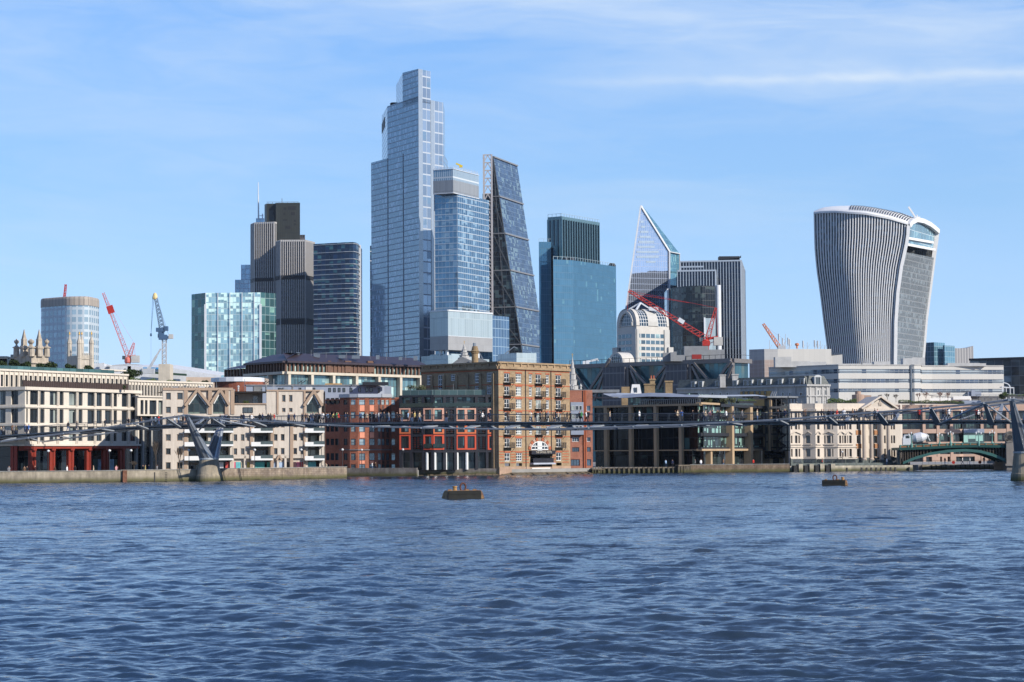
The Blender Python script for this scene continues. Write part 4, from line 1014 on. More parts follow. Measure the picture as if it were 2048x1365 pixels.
mb = MB(); mb.beam(P(294, 745, 810), P(313, 712, 810), .8, .9); mb.beam(P(313, 712, 810), P(321.5, 698, 810), .5, .6); mb.build('boom', M['crane_grey'], t)
mb = MB(); mb.cbox(P(296, 748, 810), 5, 2.5, 2); mb.build('body', M['crane_grey'], t)
t = thing('crane_tip', 'red crane jib tip poking up behind the rounded stone crowned tower', 'crane', P(126, 600, 1200))
mb = MB(); lattice(mb, P(124, 640, 1200), P(131.5, 569, 1200), 1.6, .9, 14, .22); mb.build('jib', M['red'], t)
t = thing('luffing_crane', 'small white and orange crane behind the antenna roof, left of the flaring tower', 'crane', P(1560, 710, 820))
Y = 820; mb = MB(); lattice(mb, P(1562, 700, Y), P(1526, 648, Y), 1.5, .8, 12, .17); mb.build('jib', M['orange'], t)
mb = MB(); lattice(mb, P(1562, 712, Y), P(1562, 697, Y), 1.5, 1.5, 4, .2, 1); mb.cbox(P(1563, 700, Y), 3, 2, 1.6); mb.build('mast', M['crane_grey'], t)
mb = MB(); mb.beam(P(1562, 700, Y), P(1572, 682, Y), .3, .3); mb.tube(P(1572, 682, Y), P(1530, 652, Y), .05, 4); mb.build('tower_head', M['crane_grey'], t)
# ================================================================== middle ground roofs
def boxface(mb, f, px0, py0, px1, py1, d0, d1, m=0):
    u0, z1 = f.at(px0, py0); u1, z0 = f.at(px1, py1)
    f.box(mb, min(u0, u1), max(u0, u1), min(z0, z1), max(z0, z1), d0, d1, m)
def winpx(f, px0, py0, px1, py1, parent, glass, frame, **k):
    u0, z1 = f.at(px0, (py0+py1)/2); u1, z0 = f.at(px1, (py0+py1)/2); z1 = f.z((px0+px1)/2, py0); z0 = f.z((px0+px1)/2, py1)
    return window(f, u0, u1, z0, z1, parent, glass, frame, **k)
# ---- brown roofed long building ----------------------------------------------------
tb = thing('office_block', 'long low office with dark plum sloping roof and bronze piers, below the ribbed tower', 'office block', P(650, 850, 560))
M['plum'] = plain('plum_metal_roof', (.060, .045, .055), .45, .3, .12)
M['bronze'] = plain('bronze_cladding', (.16, .085, .055), .6, .1, .15)
M['cream'] = plain('cream_stone', (.62, .55, .44), .8, 0, .1, .4, .01, .15)
M['mg'] = facade('teal_office_glass', 1.1, 2.6, (.10, .19, .22), (.08, .05, .04), .08, .1, (.40, .55, .52), .5, .3, .08, .02, .4)
Y = 560; C = P(571, 722, Y); R_ = nxt(C, 852, 46); L_ = nxt(C, 492, -52); L2 = nxt(L_, 449, -48)
fR, fL, fL2 = Face(C, R_), Face(C, L_), Face(L_, L2); fL = Face(L_, C); fL2 = Face(L2, L_)
zE = C.z; zL = zE-1.2; zled = fR.z(571, 746)
mb = MB(); 
for f in (fR, fL): f.quad(mb, 0, f.L, 2, zE, -.5)
f = fL2; f.quad(mb, 0, f.L, 2, fL2.z(480, 738), -.5); mb.build('glazing', M['mg'], tb)
mb = MB(); pv = MB()
for f, n0 in ((fR, fR.L), (fL, fL.L)):
    nn = int(f.L/1.42)
    for i in range(nn+1): u = f.L*i/nn; f.box(mb, max(0, u-.24), min(f.L, u+.24), zled, zE, -.5, .1)
for x0, x1 in ((655, 662), (690, 702), (735, 747)): boxface(mb, fR, x0, 722, x1, 745, -.4, .14)
u0, u1 = fR.u(657, 735), fR.u(748, 735); fR.box(mb, u0, u1, zled+.2, zE, -.45, -.15)
for u in frange(0, fL2.L, 1.5): fL2.box(mb, u, u+.45, 2, fL2.z(480, 738), -.5, .1)
mb.build('bronze_piers', M['bronze'], tb)
mb = MB()
fR.box(mb, -.3, fR.L, zled-.35, zled+.35, -.5, 1.0); fL.box(mb, 0, fL.L, zled-.35, zled+.35, -.5, 1.0)
for px in (575, 621, 664, 710, 755, 798, 838): u = fR.u(px, 755); fR.box(mb, u-.45, u+.45, 3, zled-.35, -.6, .9)
for px in (505, 541): u = fL.u(px, 755); fL.box(mb, u-.3, u+.3, 3, zled-.35, -.6, .9)
mb.build('cream_ledge', M['cream'], tb)
mb = MB(); off = 7.5; zr = fR.z(574, 712.5)+1.2
def roofslope(f, za, zb, run, u0=0, u1=None, tl=0, tr=0):
    u1 = f.L if u1 is None else u1
    mb.poly([f.pt(u0, za, .8), f.pt(u1, za, .8), f.pt(u1-tr, zb, -run), f.pt(u0+tl, zb, -run)])
roofslope(fR, zE, zr, 6, 0, fR.L, 4, 0); roofslope(fL, zE, zr-.1, 6, 0, fL.L, 4, 4)
mb.poly([fR.pt(4, zr, -6), fR.pt(fR.L, zr, -6), fR.pt(fR.L, zr, -30), fL.pt(4, zr-.1, -6), fL.pt(fL.L-4, zr-.1, -6)])
zE2 = fL2.z(480, 738); roofslope(fL2, zE2, fL2.z(478, 727), 5, 0, fL2.L, 4, 0)
fR.box(mb, 0, fR.L, zE-.5, zE, -.4, .9); fL.box(mb, 0, fL.L, zE-.5, zE, -.4, .9)
mb.build('roof', M['plum'], tb)

# ---- grey metal penthouse rows behind the pale apartments --------------------------
tg = thing('rooftop_block', 'low blue grey metal roof storey with small dark windows above the red brick building', 'rooftop block', P(640, 850, 450))
M['bluegrey'] = plain('blue_grey_metal', (.30, .34, .42), .5, .2, .08)
a = P(492, 771, 448); b = nxt(a, 752, 12); mb = MB(); f = Face(a, b); c_ = nxt(b, 768, 30); d_ = nxt(c_, 782, 65)
z1 = f.z(700, 772)
mb.prism([(q.x, q.y, z1) for q in (a, b, c_, d_, d_+Vector((-6, 12, 0)), a+Vector((0, 14, 0)))], WALK, z1); mb.build('wall', M['bluegrey'], tg)
for px in (559, 566, 600, 617, 628, 659.5, 669, 678.5, 688, 702, 719, 733.5, 742):
    winpx(f, px-2.6, 776, px+2.6, 784.5, tg, M['glass_dark'], M['dark_frame'], inset=.03)
f2 = Face(b, c_); winpx(f2, 756, 776.5, 759, 786, tg, M['glass_dark'], M['dark_frame'], inset=.03)
mb = MB(); f.box(mb, 0, f.L, z1, z1+.25, -3, .25); mb.build('roof_edge', M['lead'], tg)
mb = MB()
for px in (530, 590, 596, 603, 622, 708): q = P(px, 771, 452); mb.beam((q.x, q.y, z1), (q.x, q.y, z1+1.0+.6*(px % 3)), .12, .12)
for px in (526, 532, 597, 604): q = P(px, 771, 452); mb.beam((q.x, q.y, z1+.6), (q.x+.9, q.y, z1+1.2), .15, .15)
q = P(765, 766, 452); mb.cbox((q.x-1.5, q.y, z1), 5.5, 3, .7); mb.build('roof_fittings', M['dark_frame'], tg)
mb = MB()
for px, w_ in ((660, 2.), (676, 1.6)): q = P(px, 769, 453); mb.cbox((q.x, q.y, z1), w_, 2, .5)
mb.build('orange_cover', plain('ochre_sheet', (.55, .30, .07), .7), tg)
td_ = thing('brick_drum', 'round red brick stair drum with a white rim, behind the pale apartments roof', 'roof pavilion', P(480, 780, 455))
q = P(480, 765, 462); mb = MB(); mb.lathe((q.x, q.y, WALK), [(5.6, 0), (5.6, q.z-WALK)], 20); mb.build('drum_wall', brick('red_brick_b', (.30, .085, .045), (.24, .07, .04), (.25, .16, .12)), td_)
mb = MB(); mb.lathe((q.x-.5, q.y, q.z), [(5.9, 0), (5.9, .9), (5.2, 1.0)], 20); mb.build('rim', M['white_metal'], td_)
tw = thing('parapet_wall', 'long low tan stone wall stepping down behind the roof garden left of the plum roof', 'wall', P(420, 770, 500))
a = P(372, 748, 520); b = nxt(a, 530, 30); mb = MB(); f = Face(a, b); mb.prism([a, b, b+Vector((0, 8, 0)), a+Vector((0, 8, 0))], WALK, f.z(450, 755.5)); mb.build('wall', plain('tan_stone', (.42, .33, .26), .9, 0, .15), tw)

# ---- truss fronted building --------------------------------------------------------
tt = thing('office_block', 'dark teal glass office hung from exposed grey diagonal trusses, with louvred bays, below the dome', 'office block', P(1320, 850, 600))
M['teald'] = facade('dark_teal_glass', 1.5, 11, (.05, .125, .155), (.02, .04, .05), .09, .25, (.08, .12, .12), .3, .45, .07, .006, .25, wav=.05)
M['truss'] = plain('truss_steel', (.20, .185, .18), .5, .2, .12)
M['louv'] = facade('dark_louvre_panels', 1.35, 4.0, (.055, .055, .065), (.14, .14, .15), .16, .35, metal=.1, rough=.5, var=.1, tilt=0)
Y = 600; C = P(1464, 718, Y); L_ = nxt(C, 1139, -38); R_ = nxt(C, 1498, 52); fL, fR = Face(L_, C), Face(C, R_); z1 = C.z
mb = MB(); fL.quad(mb, 0, fL.L, 2, z1, -.6); fR.quad(mb, 0, fR.L, 2, z1, -.6); mb.build('glazing', M['teald'], tt)
mb = MB(); mb.poly([(q.x, q.y, z1-.1) for q in (L_, C, R_, R_+(L_-C))]); seg(mb, R_+(L_-C), L_, 2, z1-.1); mb.build('roof', M['roofing'], tt)
mb = MB(); fL.box(mb, 0, fL.L, z1-1.1, z1+.1, -.5, .8); fR.box(mb, 0, fR.L, z1-1.1, z1+.1, -.5, .8)
for px in (1210, 1257, 1334, 1382, 1464): u = fL.u(px, 740); fL.box(mb, u-.6, u+.6, 2, z1-1.1, -.5, .9)
mb.build('frame', M['truss'], tt)
for i, seg4 in enumerate(((1144, 739, 1176, 784), (1177, 784, 1209, 735), (1211, 738, 1194, 785), (1147, 748, 1156, 779), (1260, 733, 1289, 765), (1262, 740, 1273, 767), (1332, 731, 1305, 763), (1334, 738, 1321, 768), (1388, 727, 1419, 763), (1385, 733, 1400, 763), (1462, 722, 1435, 762), (1466, 730, 1452, 765))):
    x0, y0, x1, y1 = seg4; u0, za = fL.at(x0, y0, .9); u1, zb = fL.at(x1, y1, .9)
    mb = MB(); ext = 1.35; mb.beam(fL.pt(u0, za, .9), fL.pt(u0+(u1-u0)*ext, za+(zb-za)*ext, .9), .85, .7)
    mb.build('diagonal_brace', M['truss'], tt)
for x0, x1, y0 in ((1212, 1255, 728), (1337, 1380, 722)):
    mb = MB(); u0, u1 = fL.u(x0, 740), fL.u(x1, 740); fL.box(mb, u0, u1, 2, z1-1.2, -.4, 1.6); mb.build('louvred_bay', M['louv'], tt)
mb = MB(); fL.box(mb, 0, fL.L, z1+1.2, z1+1.3, .2, .3); fR.box(mb, 0, fR.L, z1+1.2, z1+1.3, .2, .3)
for u in frange(0, fL.L, 2): fL.box(mb, u, u+.1, z1, z1+1.3, .2, .3)
mb.build('roof_railing', M['dark_frame'], tt)
mb = MB(); M['plantg'] = plain('plant_grey', (.25, .26, .27), .6)
for ii, (px, w_, h_) in enumerate(((1344, 1.0, 2.4), (1350, .8, 2.6), (1362, 6., 1.6), (1392, 7., 4.2), (1405, 4., 2.), (1428, 6., 3.2), (1336, 3, 2.4))): q = P(px, 716, 610+ii*.47); mb.cbox((q.x, q.y, z1-.2), w_, 3, h_+.2); mb.each('roof_plant', M['plantg'], tt)

mb = MB(); q0, q1 = P(1384, 712, 604), P(1403, 712, 604); mb.box((q0.x, q0.y, z1+.2), (q1.x-q0.x, 0, 0), (0, 1, 0), (0, 0, 1.3)); mb.build('red_container', plain('dark_red_sheet', (.28, .02, .015), .7), tt)
tc = thing('cleaning_cradle_crane', 'low white window cleaning arm on the truss building roof in front of the teal tower', 'crane', P(1180, 728, 640))
mb = MB(); a = P(1172, 728, 640); mb.cbox((a.x, a.y, z1), 2.0, 1.5, a.z-z1+.8); mb.build('base', M['white_metal'], tc); mb = MB(); mb.beam(P(1170, 724.5, 640), P(1196, 719, 640), .7, .6); mb.beam(P(1195, 719, 640), P(1197, 722.5, 640), .3, .3); mb.build('arm', M['white_metal'], tc)

# ---- chimneys and mansard ----------------------------------------------------------
M['stock'] = brick('stock_brick', (.36, .25, .13), (.28, .19, .10), (.32, .27, .2))
M['slate'] = facade('slate_roof', .5, .35, (.085, .10, .095), (.05, .06, .06), .03, .05, metal=0, rough=.7, var=.25, tilt=.02)
M['portland'] = plain('portland_stone', (.50, .49, .47), .85, 0, .12, .5, .01, .25)
tm = thing('mansion_block', 'grey stone Victorian block with slate mansard roof and dormers, behind the dark glass offices', 'mansion block', P(1500, 850, 545))
Y = 545; C = P(1614, 771, Y); L_ = nxt(C, 1352, -38); R_ = nxt(C, 1657, 22); fL, fR = Face(L_, C), Face(C, R_); zE = C.z
mb = MB(); mb.prism([(q.x, q.y, zE) for q in (L_, C, R_, R_+(L_-C))], WALK, zE); mb.build('wall', M['portland'], tm)
mb = MB(); fL.box(mb, 0, fL.L+.3, zE-.25, zE+.25, 0, .5); fR.box(mb, -.3, fR.L, zE-.25, zE+.25, 0, .5); fL.box(mb, fL.u(1480, 775), fL.L, zE-2.9, zE-2.6, 0, .3); fR.box(mb, 0, fR.L, zE-2.9, zE-2.6, 0, .3)
for px in (1480, 1554, 1590, 1612): u = fL.u(px, 780); fL.box(mb, u-.3, u+.3, WALK, zE, 0, .2)
for px in (1620, 1632, 1645, 1654): u = fR.u(px, 780); fR.box(mb, u-.25, u+.25, WALK, zE, 0, .2)
mb.build('cornice', M['portland'], tm)
mb = MB(); hr = 2.5; rn = 1.2
for f in (fL, fR): mb.poly([f.pt(0, zE+.2, -.2), f.pt(f.L, zE+.2, -.2), f.pt(f.L-(.0 if f is fL else 1), zE+hr, -rn), f.pt(0, zE+hr, -rn)])
mb.poly([fL.pt(0, zE+hr, -rn), fL.pt(fL.L, zE+hr, -rn), fR.pt(0, zE+hr, -rn), fR.pt(fR.L-1, zE+hr, -rn), fR.pt(fR.L, zE+hr, -12), fL.pt(0, zE+hr, -12)]); mb.build('roof', M['slate'], tm)
M['dormer'] = plain('lead_grey_dormer', (.50, .52, .53), .6)
for px in (1386, 1401, 1434, 1470, 1491, 1500, 1519, 1537, 1560, 1582, 1604):
    u = fL.u(px, 768); mb = MB(); z = zE+.4
    fL.box(mb, u-.62, u-.45, z, z+1.35, -1.2, .05); fL.box(mb, u+.45, u+.62, z, z+1.35, -1.2, .05); fL.box(mb, u-.68, u+.68, z+1.35, z+1.5, -1.2, .1)
    d_ = mb.build('dormer', M['dormer'], tm); mb = MB(); fL.quad(mb, u-.45, u+.45, z, z+1.35, 0); mb.build('pane', M['glass_dark'], d_)
u = fR.u(1635, 765); mb = MB(); z = zE+.3; fR.box(mb, u-1.0, u-.7, z, z+1.9, -1.2, .25); fR.box(mb, u+.7, u+1.0, z, z+1.9, -1.2, .25)
mb.poly([fR.pt(u+1.1*math.cos(t_), z+1.8+.6*math.sin(t_), .3) for t_ in [math.pi*i/8 for i in range(9)]]); d_ = mb.build('arched_dormer', M['dormer'], tm); mb = MB(); fR.quad(mb, u-.7, u+.7, z, z+1.8, .05); mb.build('pane', M['glass_dark'], d_)
for px in (1425, 1441, 1455, 1566, 1580, 1602): winpx(fL, px-2.4, 785, px+2.4, 793, tm, M['glass_dark'], M['white_frame'], inset=.03)
for px in (1636, 1643.5, 1651): winpx(fR, px-1.8, 780, px+1.8, 791, tm, M['glass_dark'], M['white_frame'], inset=.03)
mb = MB(); 
u0, u1 = fL.u(1483, 785), fL.u(1545, 785); fL.box(mb, u0, u1, WALK, zE-1.2, .05, .6); mb.build('ochre_wall', plain('ochre_render', (.42, .27, .10), .8), tm)
for px in (1490, 1500, 1512, 1522, 1533): winpx(fL, px-2, 783, px+2, 790, tm, M['glass_dark'], M['dark_frame'], inset=.65)
for px, py, w_ in ((1445, 752, 1.5), (1470, 751, 1.6)):
    q = P(px, py, 560); mb = MB(); mb.cbox((q.x, q.y, zE), w_, 1.6, q.z-zE); mb.cbox((q.x, q.y, q.z), w_+.3, 1.9, .3); mb.build('chimney', M['portland'], tm)
for px, py, w_, tw_ in ((1304.5, 758, 1.25, 1), (1337.5, 762, 1.8, 0)):
    t = thing('brick_chimney', 'tall yellow brick chimney stack %s, in front of the truss building' % ('with two red pots' if tw_ else 'thicker and without pots'), 'chimney', P(px, 790, 530), group='brick chimneys')
    q = P(px, py, 530); mb = MB(); mb.cbox((q.x, q.y, WALK), w_, 1.4, q.z-WALK-.4); mb.cbox((q.x, q.y, q.z-.4), w_+.35, 1.75, .4); mb.build('stack', M['stock'], t)
    if tw_:
        for dx_ in (-.3, .35): mb = MB(); mb.lathe((q.x+dx_, q.y, q.z), [(.2, 0), (.16, .8), (.2, .85)], 8); mb.build('pot', plain('terracotta', (.45, .12, .06), .8), t)
t = thing('roof_house', 'small white tapered roof dormer house among brick walls, below the truss building', 'roof pavilion', P(1272, 785, 520))
q = P(1272, 769, 520); z0 = P(1272, 790, 520).z; mb = MB(); w0, w1, h_ = 1.4, .95, q.z-z0
mb.hexa([(q.x-w0, q.y, z0), (q.x+w0, q.y, z0), (q.x+w0, q.y+2, z0), (q.x-w0, q.y+2, z0), (q.x-w1, q.y+.3, q.z), (q.x+w1, q.y+.3, q.z), (q.x+w1, q.y+1.7, q.z), (q.x-w1, q.y+1.7, q.z)]); mb.build('body', M['white_frame'], t)
mb = MB(); mb.cbox((q.x-.3, q.y+.1, z0+.6), .25, .3, 1.2); mb.cbox((q.x+.15, q.y+.1, z0+.6), .25, .3, 1.2); mb.build('vent', M['glass_dark'], t)
mb = MB(); mb.cbox((q.x+3.4, q.y+1, WALK), 2.6, 2, q.z-WALK-.2); mb.cbox((q.x+3.4, q.y+1, q.z-.2), 2.9, 2.3, .3); mb.cbox((q.x-2.6, q.y+1, WALK), 2.0, 2, q.z-WALK-.6); mb.build('brick_wall', M['stock'], t)

# ---- white banded office -----------------------------------------------------------
tw = thing('office_block', 'long white office with dark ribbon windows, at the foot of the flaring tower', 'office block', P(1780, 850, 640))
M['wp'] = facade('white_wall_panels', 1.8, 30, (.62, .60, .555), (.52, .51, .48), .05, .02, metal=0, rough=.5, var=.04, tilt=0)
M['ribbon'] = facade('ribbon_window', 1.5, 30, (.10, .13, .18), (.30, .32, .34), .12, .1, (.36, .40, .42), .55, .35, .08, .02, .5)
Y = 640; C = P(1676.6, 730, Y); L_ = nxt(C, 1535.5, -43); R1 = nxt(C, 1819.5, 11); b0 = nxt(R1, 1826, -20); b1 = nxt(b0, 1840, 20); rc = nxt(b1+Vector((0, 2.0, 0)), 1865, 30); E_2 = nxt(P(1865, 730.5, 652), 2004.5, 9)
path = [L_, C, R1, b0, b1, P(1842, 730, 651), P(1865, 730, 652), E_2]; z1 = C.z
lv = [730, 738.5, 747, 758, 766, 777.5, 785, 860]; zz = [P(1676.6, y_, Y).z for y_ in lv]; zz[-1] = WALK
for k in range(7):
    mb = MB()
    for a, b in zip(path, path[1:]):
        f = Face(a, b); o = 0 if k % 2 == 0 else -.25; f.quad(mb, -.15*(k % 2), f.L+.15*(k % 2), zz[k+1], zz[k], o)
    mb.build('wall_band' if k % 2 == 0 else 'ribbon_window', M['wp'] if k % 2 == 0 else M['ribbon'], tw)
mb = MB(); mb.poly([(q.x, q.y, z1-.05) for q in path+[path[-1]+Vector((5, 30, 0)), path[0]+Vector((5, 20, 0))]])
for a, b in zip(path, path[1:]): f = Face(a, b); f.box(mb, 0, f.L, z1-.25, z1+.12, -.3, .12)
mb.build('roof', M['portland'], tw)
mb = MB()
for a, b in zip(path, path[1:]):
    f = Face(a, b)
    for k in (1, 3, 5): zc = zz[k]*.4+zz[k+1]*.6; f.box(mb, 0, f.L, zc-.05, zc+.08, -.2, .05)
mb.cbox((R1.x, R1.y-.2, WALK), .4, .4, z1-WALK); mb.build('handrails', M['steel'], tw)
mb = MB(); M['palep'] = plain('pale_plant', (.50, .50, .49), .7)
for ii, (px, y0, w_, h_) in enumerate(((1565, 724, 5, 3), (1590, 727, 9, 1.6), (1625, 726.5, 8, 1.4), (1762, 725, 5, 1.4), (1742, 727, 6, .9), (1690, 727, 12, .8), (1820, 719, 5, 2.4), (1835, 717, 4, 2.6), (1925, 727, 10, .8), (1950, 727, 6, .7))):
    q = P(px, 730, 652+ii*.37); mb.cbox((q.x, q.y, z1-.2), w_, 4, h_+.2); mb.each('roof_plant', M['palep'], tw)
# ---- windowless white block with antennas ------------------------------------------
tx_ = thing('office_block', 'windowless white and pinkish block with roof antennas, left of the flaring tower', 'office block', P(1590, 850, 700))
M['pinkp'] = facade('pink_panels', 1.6, 1.3, (.40, .31, .27), (.50, .44, .40), .12, .1, metal=0, rough=.7, var=.06, tilt=0)
M['greyp'] = facade('grey_panels', 1.6, 1.3, (.42, .42, .42), (.50, .50, .49), .12, .1, metal=0, rough=.6, var=.06, tilt=0)
Y = 700; C = P(1528.6, 698.5, Y); L_ = nxt(C, 1497, -35); M1 = nxt(C, 1554, 8); R_ = nxt(C, 1661, 8); zq = P(1528.6, 720, Y).z
mb = MB(); seg(mb, M1, R_, WALK, C.z); seg(mb, R_, R_+Vector((0, 20, 0)), WALK, C.z); mb.poly([L_, C, R_, R_+Vector((0, 20, 0)), L_+Vector((10, 20, 0))]); q0 = nxt(R_, 1683, 8); seg(mb, R_+Vector((0, .5, 0)), q0, WALK, P(1670, 708.5, Y).z); mb.poly([(q.x, q.y, P(1670, 708.5, Y).z) for q in (R_, q0, q0+Vector((0, 15, 0)), R_+Vector((0, 15, 0)))]); mb.build('white_wall', M['wp'], tx_)
mb = MB(); seg(mb, L_, C, zq, C.z); seg(mb, C, M1, zq, C.z); mb.build('grey_wall', M['greyp'], tx_)
mb = MB(); seg(mb, L_, C, WALK, zq); seg(mb, C, M1, WALK, zq); mb.build('pink_wall', M['pinkp'], tx_)
for px, py, kk_ in ((1539, 681, 0), (1557.5, 668, 1), (1565, 677, 1), (1571, 668, 0), (1576, 676, 1), (1579, 679, 1), (1606, 682, 1), (1614.5, 685, 0), (1629, 681, 1), (1635, 682, 1), (1641, 682, 0), (1649, 691, 0)):
    a = P(px, 699, 703); b = P(px, py, 703); mb = MB(); mb.tube((a.x, a.y, C.z-.1), (b.x, b.y, b.z), .09, 5)
    if kk_: mb.tube((b.x, b.y, b.z-2.2), (b.x, b.y, b.z), .28, 6)
    mb.beam((a.x, a.y, C.z), (a.x+.8, a.y, C.z+1.6), .1, .1); mb.build('antenna', M['crane_grey'], tx_)
mb = MB(); a = P(1594, 690, 703); mb.lathe(a+Vector((0, 0, -1.2)), [(.3, 0), (.3, .8), (.7, 1.0), (.7, 1.6), (.2, 1.8)], 8); mb.tube((a.x, a.y, C.z), a, .1, 5); mb.build('orange_dish', M['orange'], tx_)

# ---- church towers on the left -----------------------------------------------------
M['stone'] = plain('old_church_stone', (.50, .43, .34), .9, 0, .2, .6, .03, .35)
M['gold'] = plain('gilding', (.80, .48, .12), .4, .5)
M['stonel'] = plain('pale_church_stone', (.58, .52, .43), .9, 0, .15, .6, .02, .3)
tch = thing('church_tower', 'weathered stone church tower with obelisk and urn pinnacles, far left above the roof garden', 'church tower', P(62, 730, 620))
Y = 620; a = P(30, 716, Y); b = P(97, 716, Y-4); zt = P(63, 714, Y).z
C = P(63, 714, 611); L_ = nxt(C, 29.5, -38); R_ = nxt(C, 97.5, 38)
mb = MB(); 
def sqs(pts, z0, z1, grow=0):
    ctr = sum(pts, Vector())/len(pts); mb.prism([ctr+(q-ctr)*(1+grow) for q in pts], z0, z1)
sq = [L_, C, R_, R_+L_-C]; sqs(sq, WALK, P(63, 727, 611).z, -.02); sqs(sq, P(63, 727, 611).z, P(63, 723.5, 611).z, .12); sqs(sq, P(63, 723.5, 611).z, zt, 0)
mb.build('belfry', M['stone'], tch)
def zpy(py, Y_=614): return P(60, py, Y_).z
for px, ym in ((33, 0), (63.5, 0), (93.5, 0), (60.5, 1)):
    Y_ = {33: L_.y, 63.5: C.y, 93.5: R_.y, 60.5: (R_+L_-C).y}[px]; q = P(px, 700, Y_); mb = MB(); z = lambda py: P(px, py, Y_).z
    r = .95
    mb.lathe((q.x, q.y, 0), [(r, zt-.3), (r*.9, z(697)), (r*1.25, z(696.5)), (r*1.25, z(695)), (r*.7, z(693.5)), (r*.3, z(691)), (r*.28, z(689)), (r*.75, z(685.5)), (r*.8, z(682)), (r*.3, z(680.5)), (r*.1, z(678))], 8, rz=.39)
    mb.build('urn_pinnacle', M['stone'], tch)
for px, Y_ in ((48, (L_.y+C.y)/2), (78, (R_.y+C.y)/2)):
    q = P(px, 700, Y_); z = lambda py: P(px, py, Y_).z; r = 1.25; mb = MB()
    mb.lathe((q.x, q.y, 0), [(r, zt-.3), (r*.9, z(699)), (r*1.15, z(698)), (r*1.15, z(695)), (r*.75, z(691)), (r*.7, z(681)), (r*.8, z(680)), (r*.6, z(678)), (r*.12, z(661)), (r*.16, z(660.5)), (.02, z(659))], 4, rz=.0); mb.build('obelisk', M['stone'], tch)
tch2 = thing('church_tower', 'pale stone church tower with four slender gilded pinnacles before the rounded glass tower', 'church tower', P(160, 730, 700))
C = P(158.5, 717, 694); L_ = nxt(C, 134.5, -55); R_ = nxt(C, 188, 25); zt = P(170, 709, 694).z
mb = MB(); mb.prism([(q.x, q.y, zt) for q in (L_, C, R_, R_+L_-C)], WALK, zt-.3)
f = Face(C, R_)
for i in range(7): f.box(mb, 1.2+i*.55, 1.5+i*.55, zt-.3, zt+.4, -.5, 0)
f.box(mb, 1.0, f.L-1, zt-1.6, zt-1.4, 0, .15); f2 = Face(L_, C)
f.box(mb, 0, f.L, P(170, 718, 694).z-.15, P(170, 718, 694).z+.15, 0, .2); mb.build('belfry', M['stonel'], tch2)
for px, q0, tall in ((139, L_, 663), (158.5, C, 661.5), (183, R_, 661.5), (163.5, R_+L_-C, 666)):
    Y_ = q0.y; q = P(px, 700, Y_); z = lambda py: P(px, py, Y_).z; mb = MB(); r = .95 if px != 163.5 else .8
    mb.lathe((q.x, q.y, 0), [(r*.9, WALK), (r*.9, z(718)), (r, z(717)), (r*.85, z(716)), (r*.8, z(689)), (r*.95, z(687)), (r*.8, z(683)), (r*.35, z(676)), (r*.18, z(671)), (r*.18, z(669))], 8, rz=.39); o = mb.build('pinnacle', M['stonel'], tch2)
    mb = MB(); mb.lathe((q.x, q.y, 0), [(.14, z(670)), (.34, z(669)), (.2, z(667)), (.28, z(666.5)), (.06, z(664)), (.02, z(tall))], 8); mb.build('finial', M['gold'], o)

# ---- odd roofs at the left horizon -------------------------------------------------
M['pw'] = plain('far_white_metal', (.66, .68, .70), .6)
t = thing('office_block', 'low dark glazed office block on the horizon at the left edge, behind the church pinnacles', 'office block', P(20, 725, 900))
mb = MB()
for x0, x1, y0 in ((-40, 34, 718), (21, 44, 709.5), (-20, 14, 713)):
    a, b = P(x0, y0, 900), P(x1, y0, 900); mb.prism([a, b, b+Vector((0, 20, 0)), a+Vector((0, 20, 0))], GZ, a.z)
mb.build('wall', M['td'], t)
t = thing('plant_building', 'pale low rooftop sheds with white canopy, between the church towers and red crane', 'building', P(225, 735, 850))
mb = MB()
for x0, x1, y0 in ((186, 205, 727), (205, 262, 733), (255, 305, 731)):
    a, b = P(x0, y0, 850), P(x1, y0, 850); mb.prism([a, b, b+Vector((0, 20, 0)), a+Vector((0, 20, 0))], GZ, a.z)
a, b, c = P(212, 733, 848), P(214, 729, 848), P(230, 735, 848); mb.poly([a, b, c, a+Vector((0, 3, 0))]); 
for px in (204, 207): q = P(px, 726, 848); mb.cbox((q.x, q.y, GZ), .6, .8, q.z-GZ)
mb.build('shed', M['pw'], t)
mb = MB(); pts = []
for i in range(17):
    s_ = i/16; px = 208+100*s_; pts.append(P(px, 733.5-5.*math.sin(math.pi*s_*.9+.15), 870))
for a, b in zip(pts, pts[1:]): mb.poly([(a.x, a.y, GZ), (b.x, b.y, GZ), b, a]); mb.poly([a, b, b+Vector((0, 30, 0)), a+Vector((0, 30, 0))])
mb.build('curved_hall', M['greyp'], t)
t = thing('curved_roof_hall', 'white curved roof with bright blue sheeted panels and a green terrace, below the blue crane', 'building', P(320, 748, 830))
mb = MB(); pts = []
for i in range(17): s_ = i/16; pts.append(P(262+180*s_, 733.5+(0 if s_ < .35 else (s_-.35)*28), 830))
for a, b in zip(pts, pts[1:]): mb.poly([(a.x, a.y, GZ), (b.x, b.y, GZ), b, a]); mb.poly([a, b, b+Vector((0, 30, 2)), a+Vector((0, 30, 2))])
mb.build('roof', M['pw'], t)
for px, w_ in ((290, 8), (306, 8), (315, 8), (323, 5), (330, 4), (337, 4)):
    a, b = P(px-w_/2, 739+max(0, (px-325)*.15), 829), P(px+w_/2, 739+max(0, (px-325)*.15), 829); mb = MB(); mb.box(a, b-a, (0, .4, 0), (0, 0, .75)); mb.build('blue_sheet', plain('blue_sheeting', (.06, .30, .60), .5), t)
mb = MB(); a, b = P(294, 743, 826), P(372, 748, 826); mb.box(a-Vector((0, 0, .8)), b-a, (0, 2, 0), (0, 0, .8)); mb.build('green_terrace', plain('dark_green_net', (.03, .07, .045), .9), t)
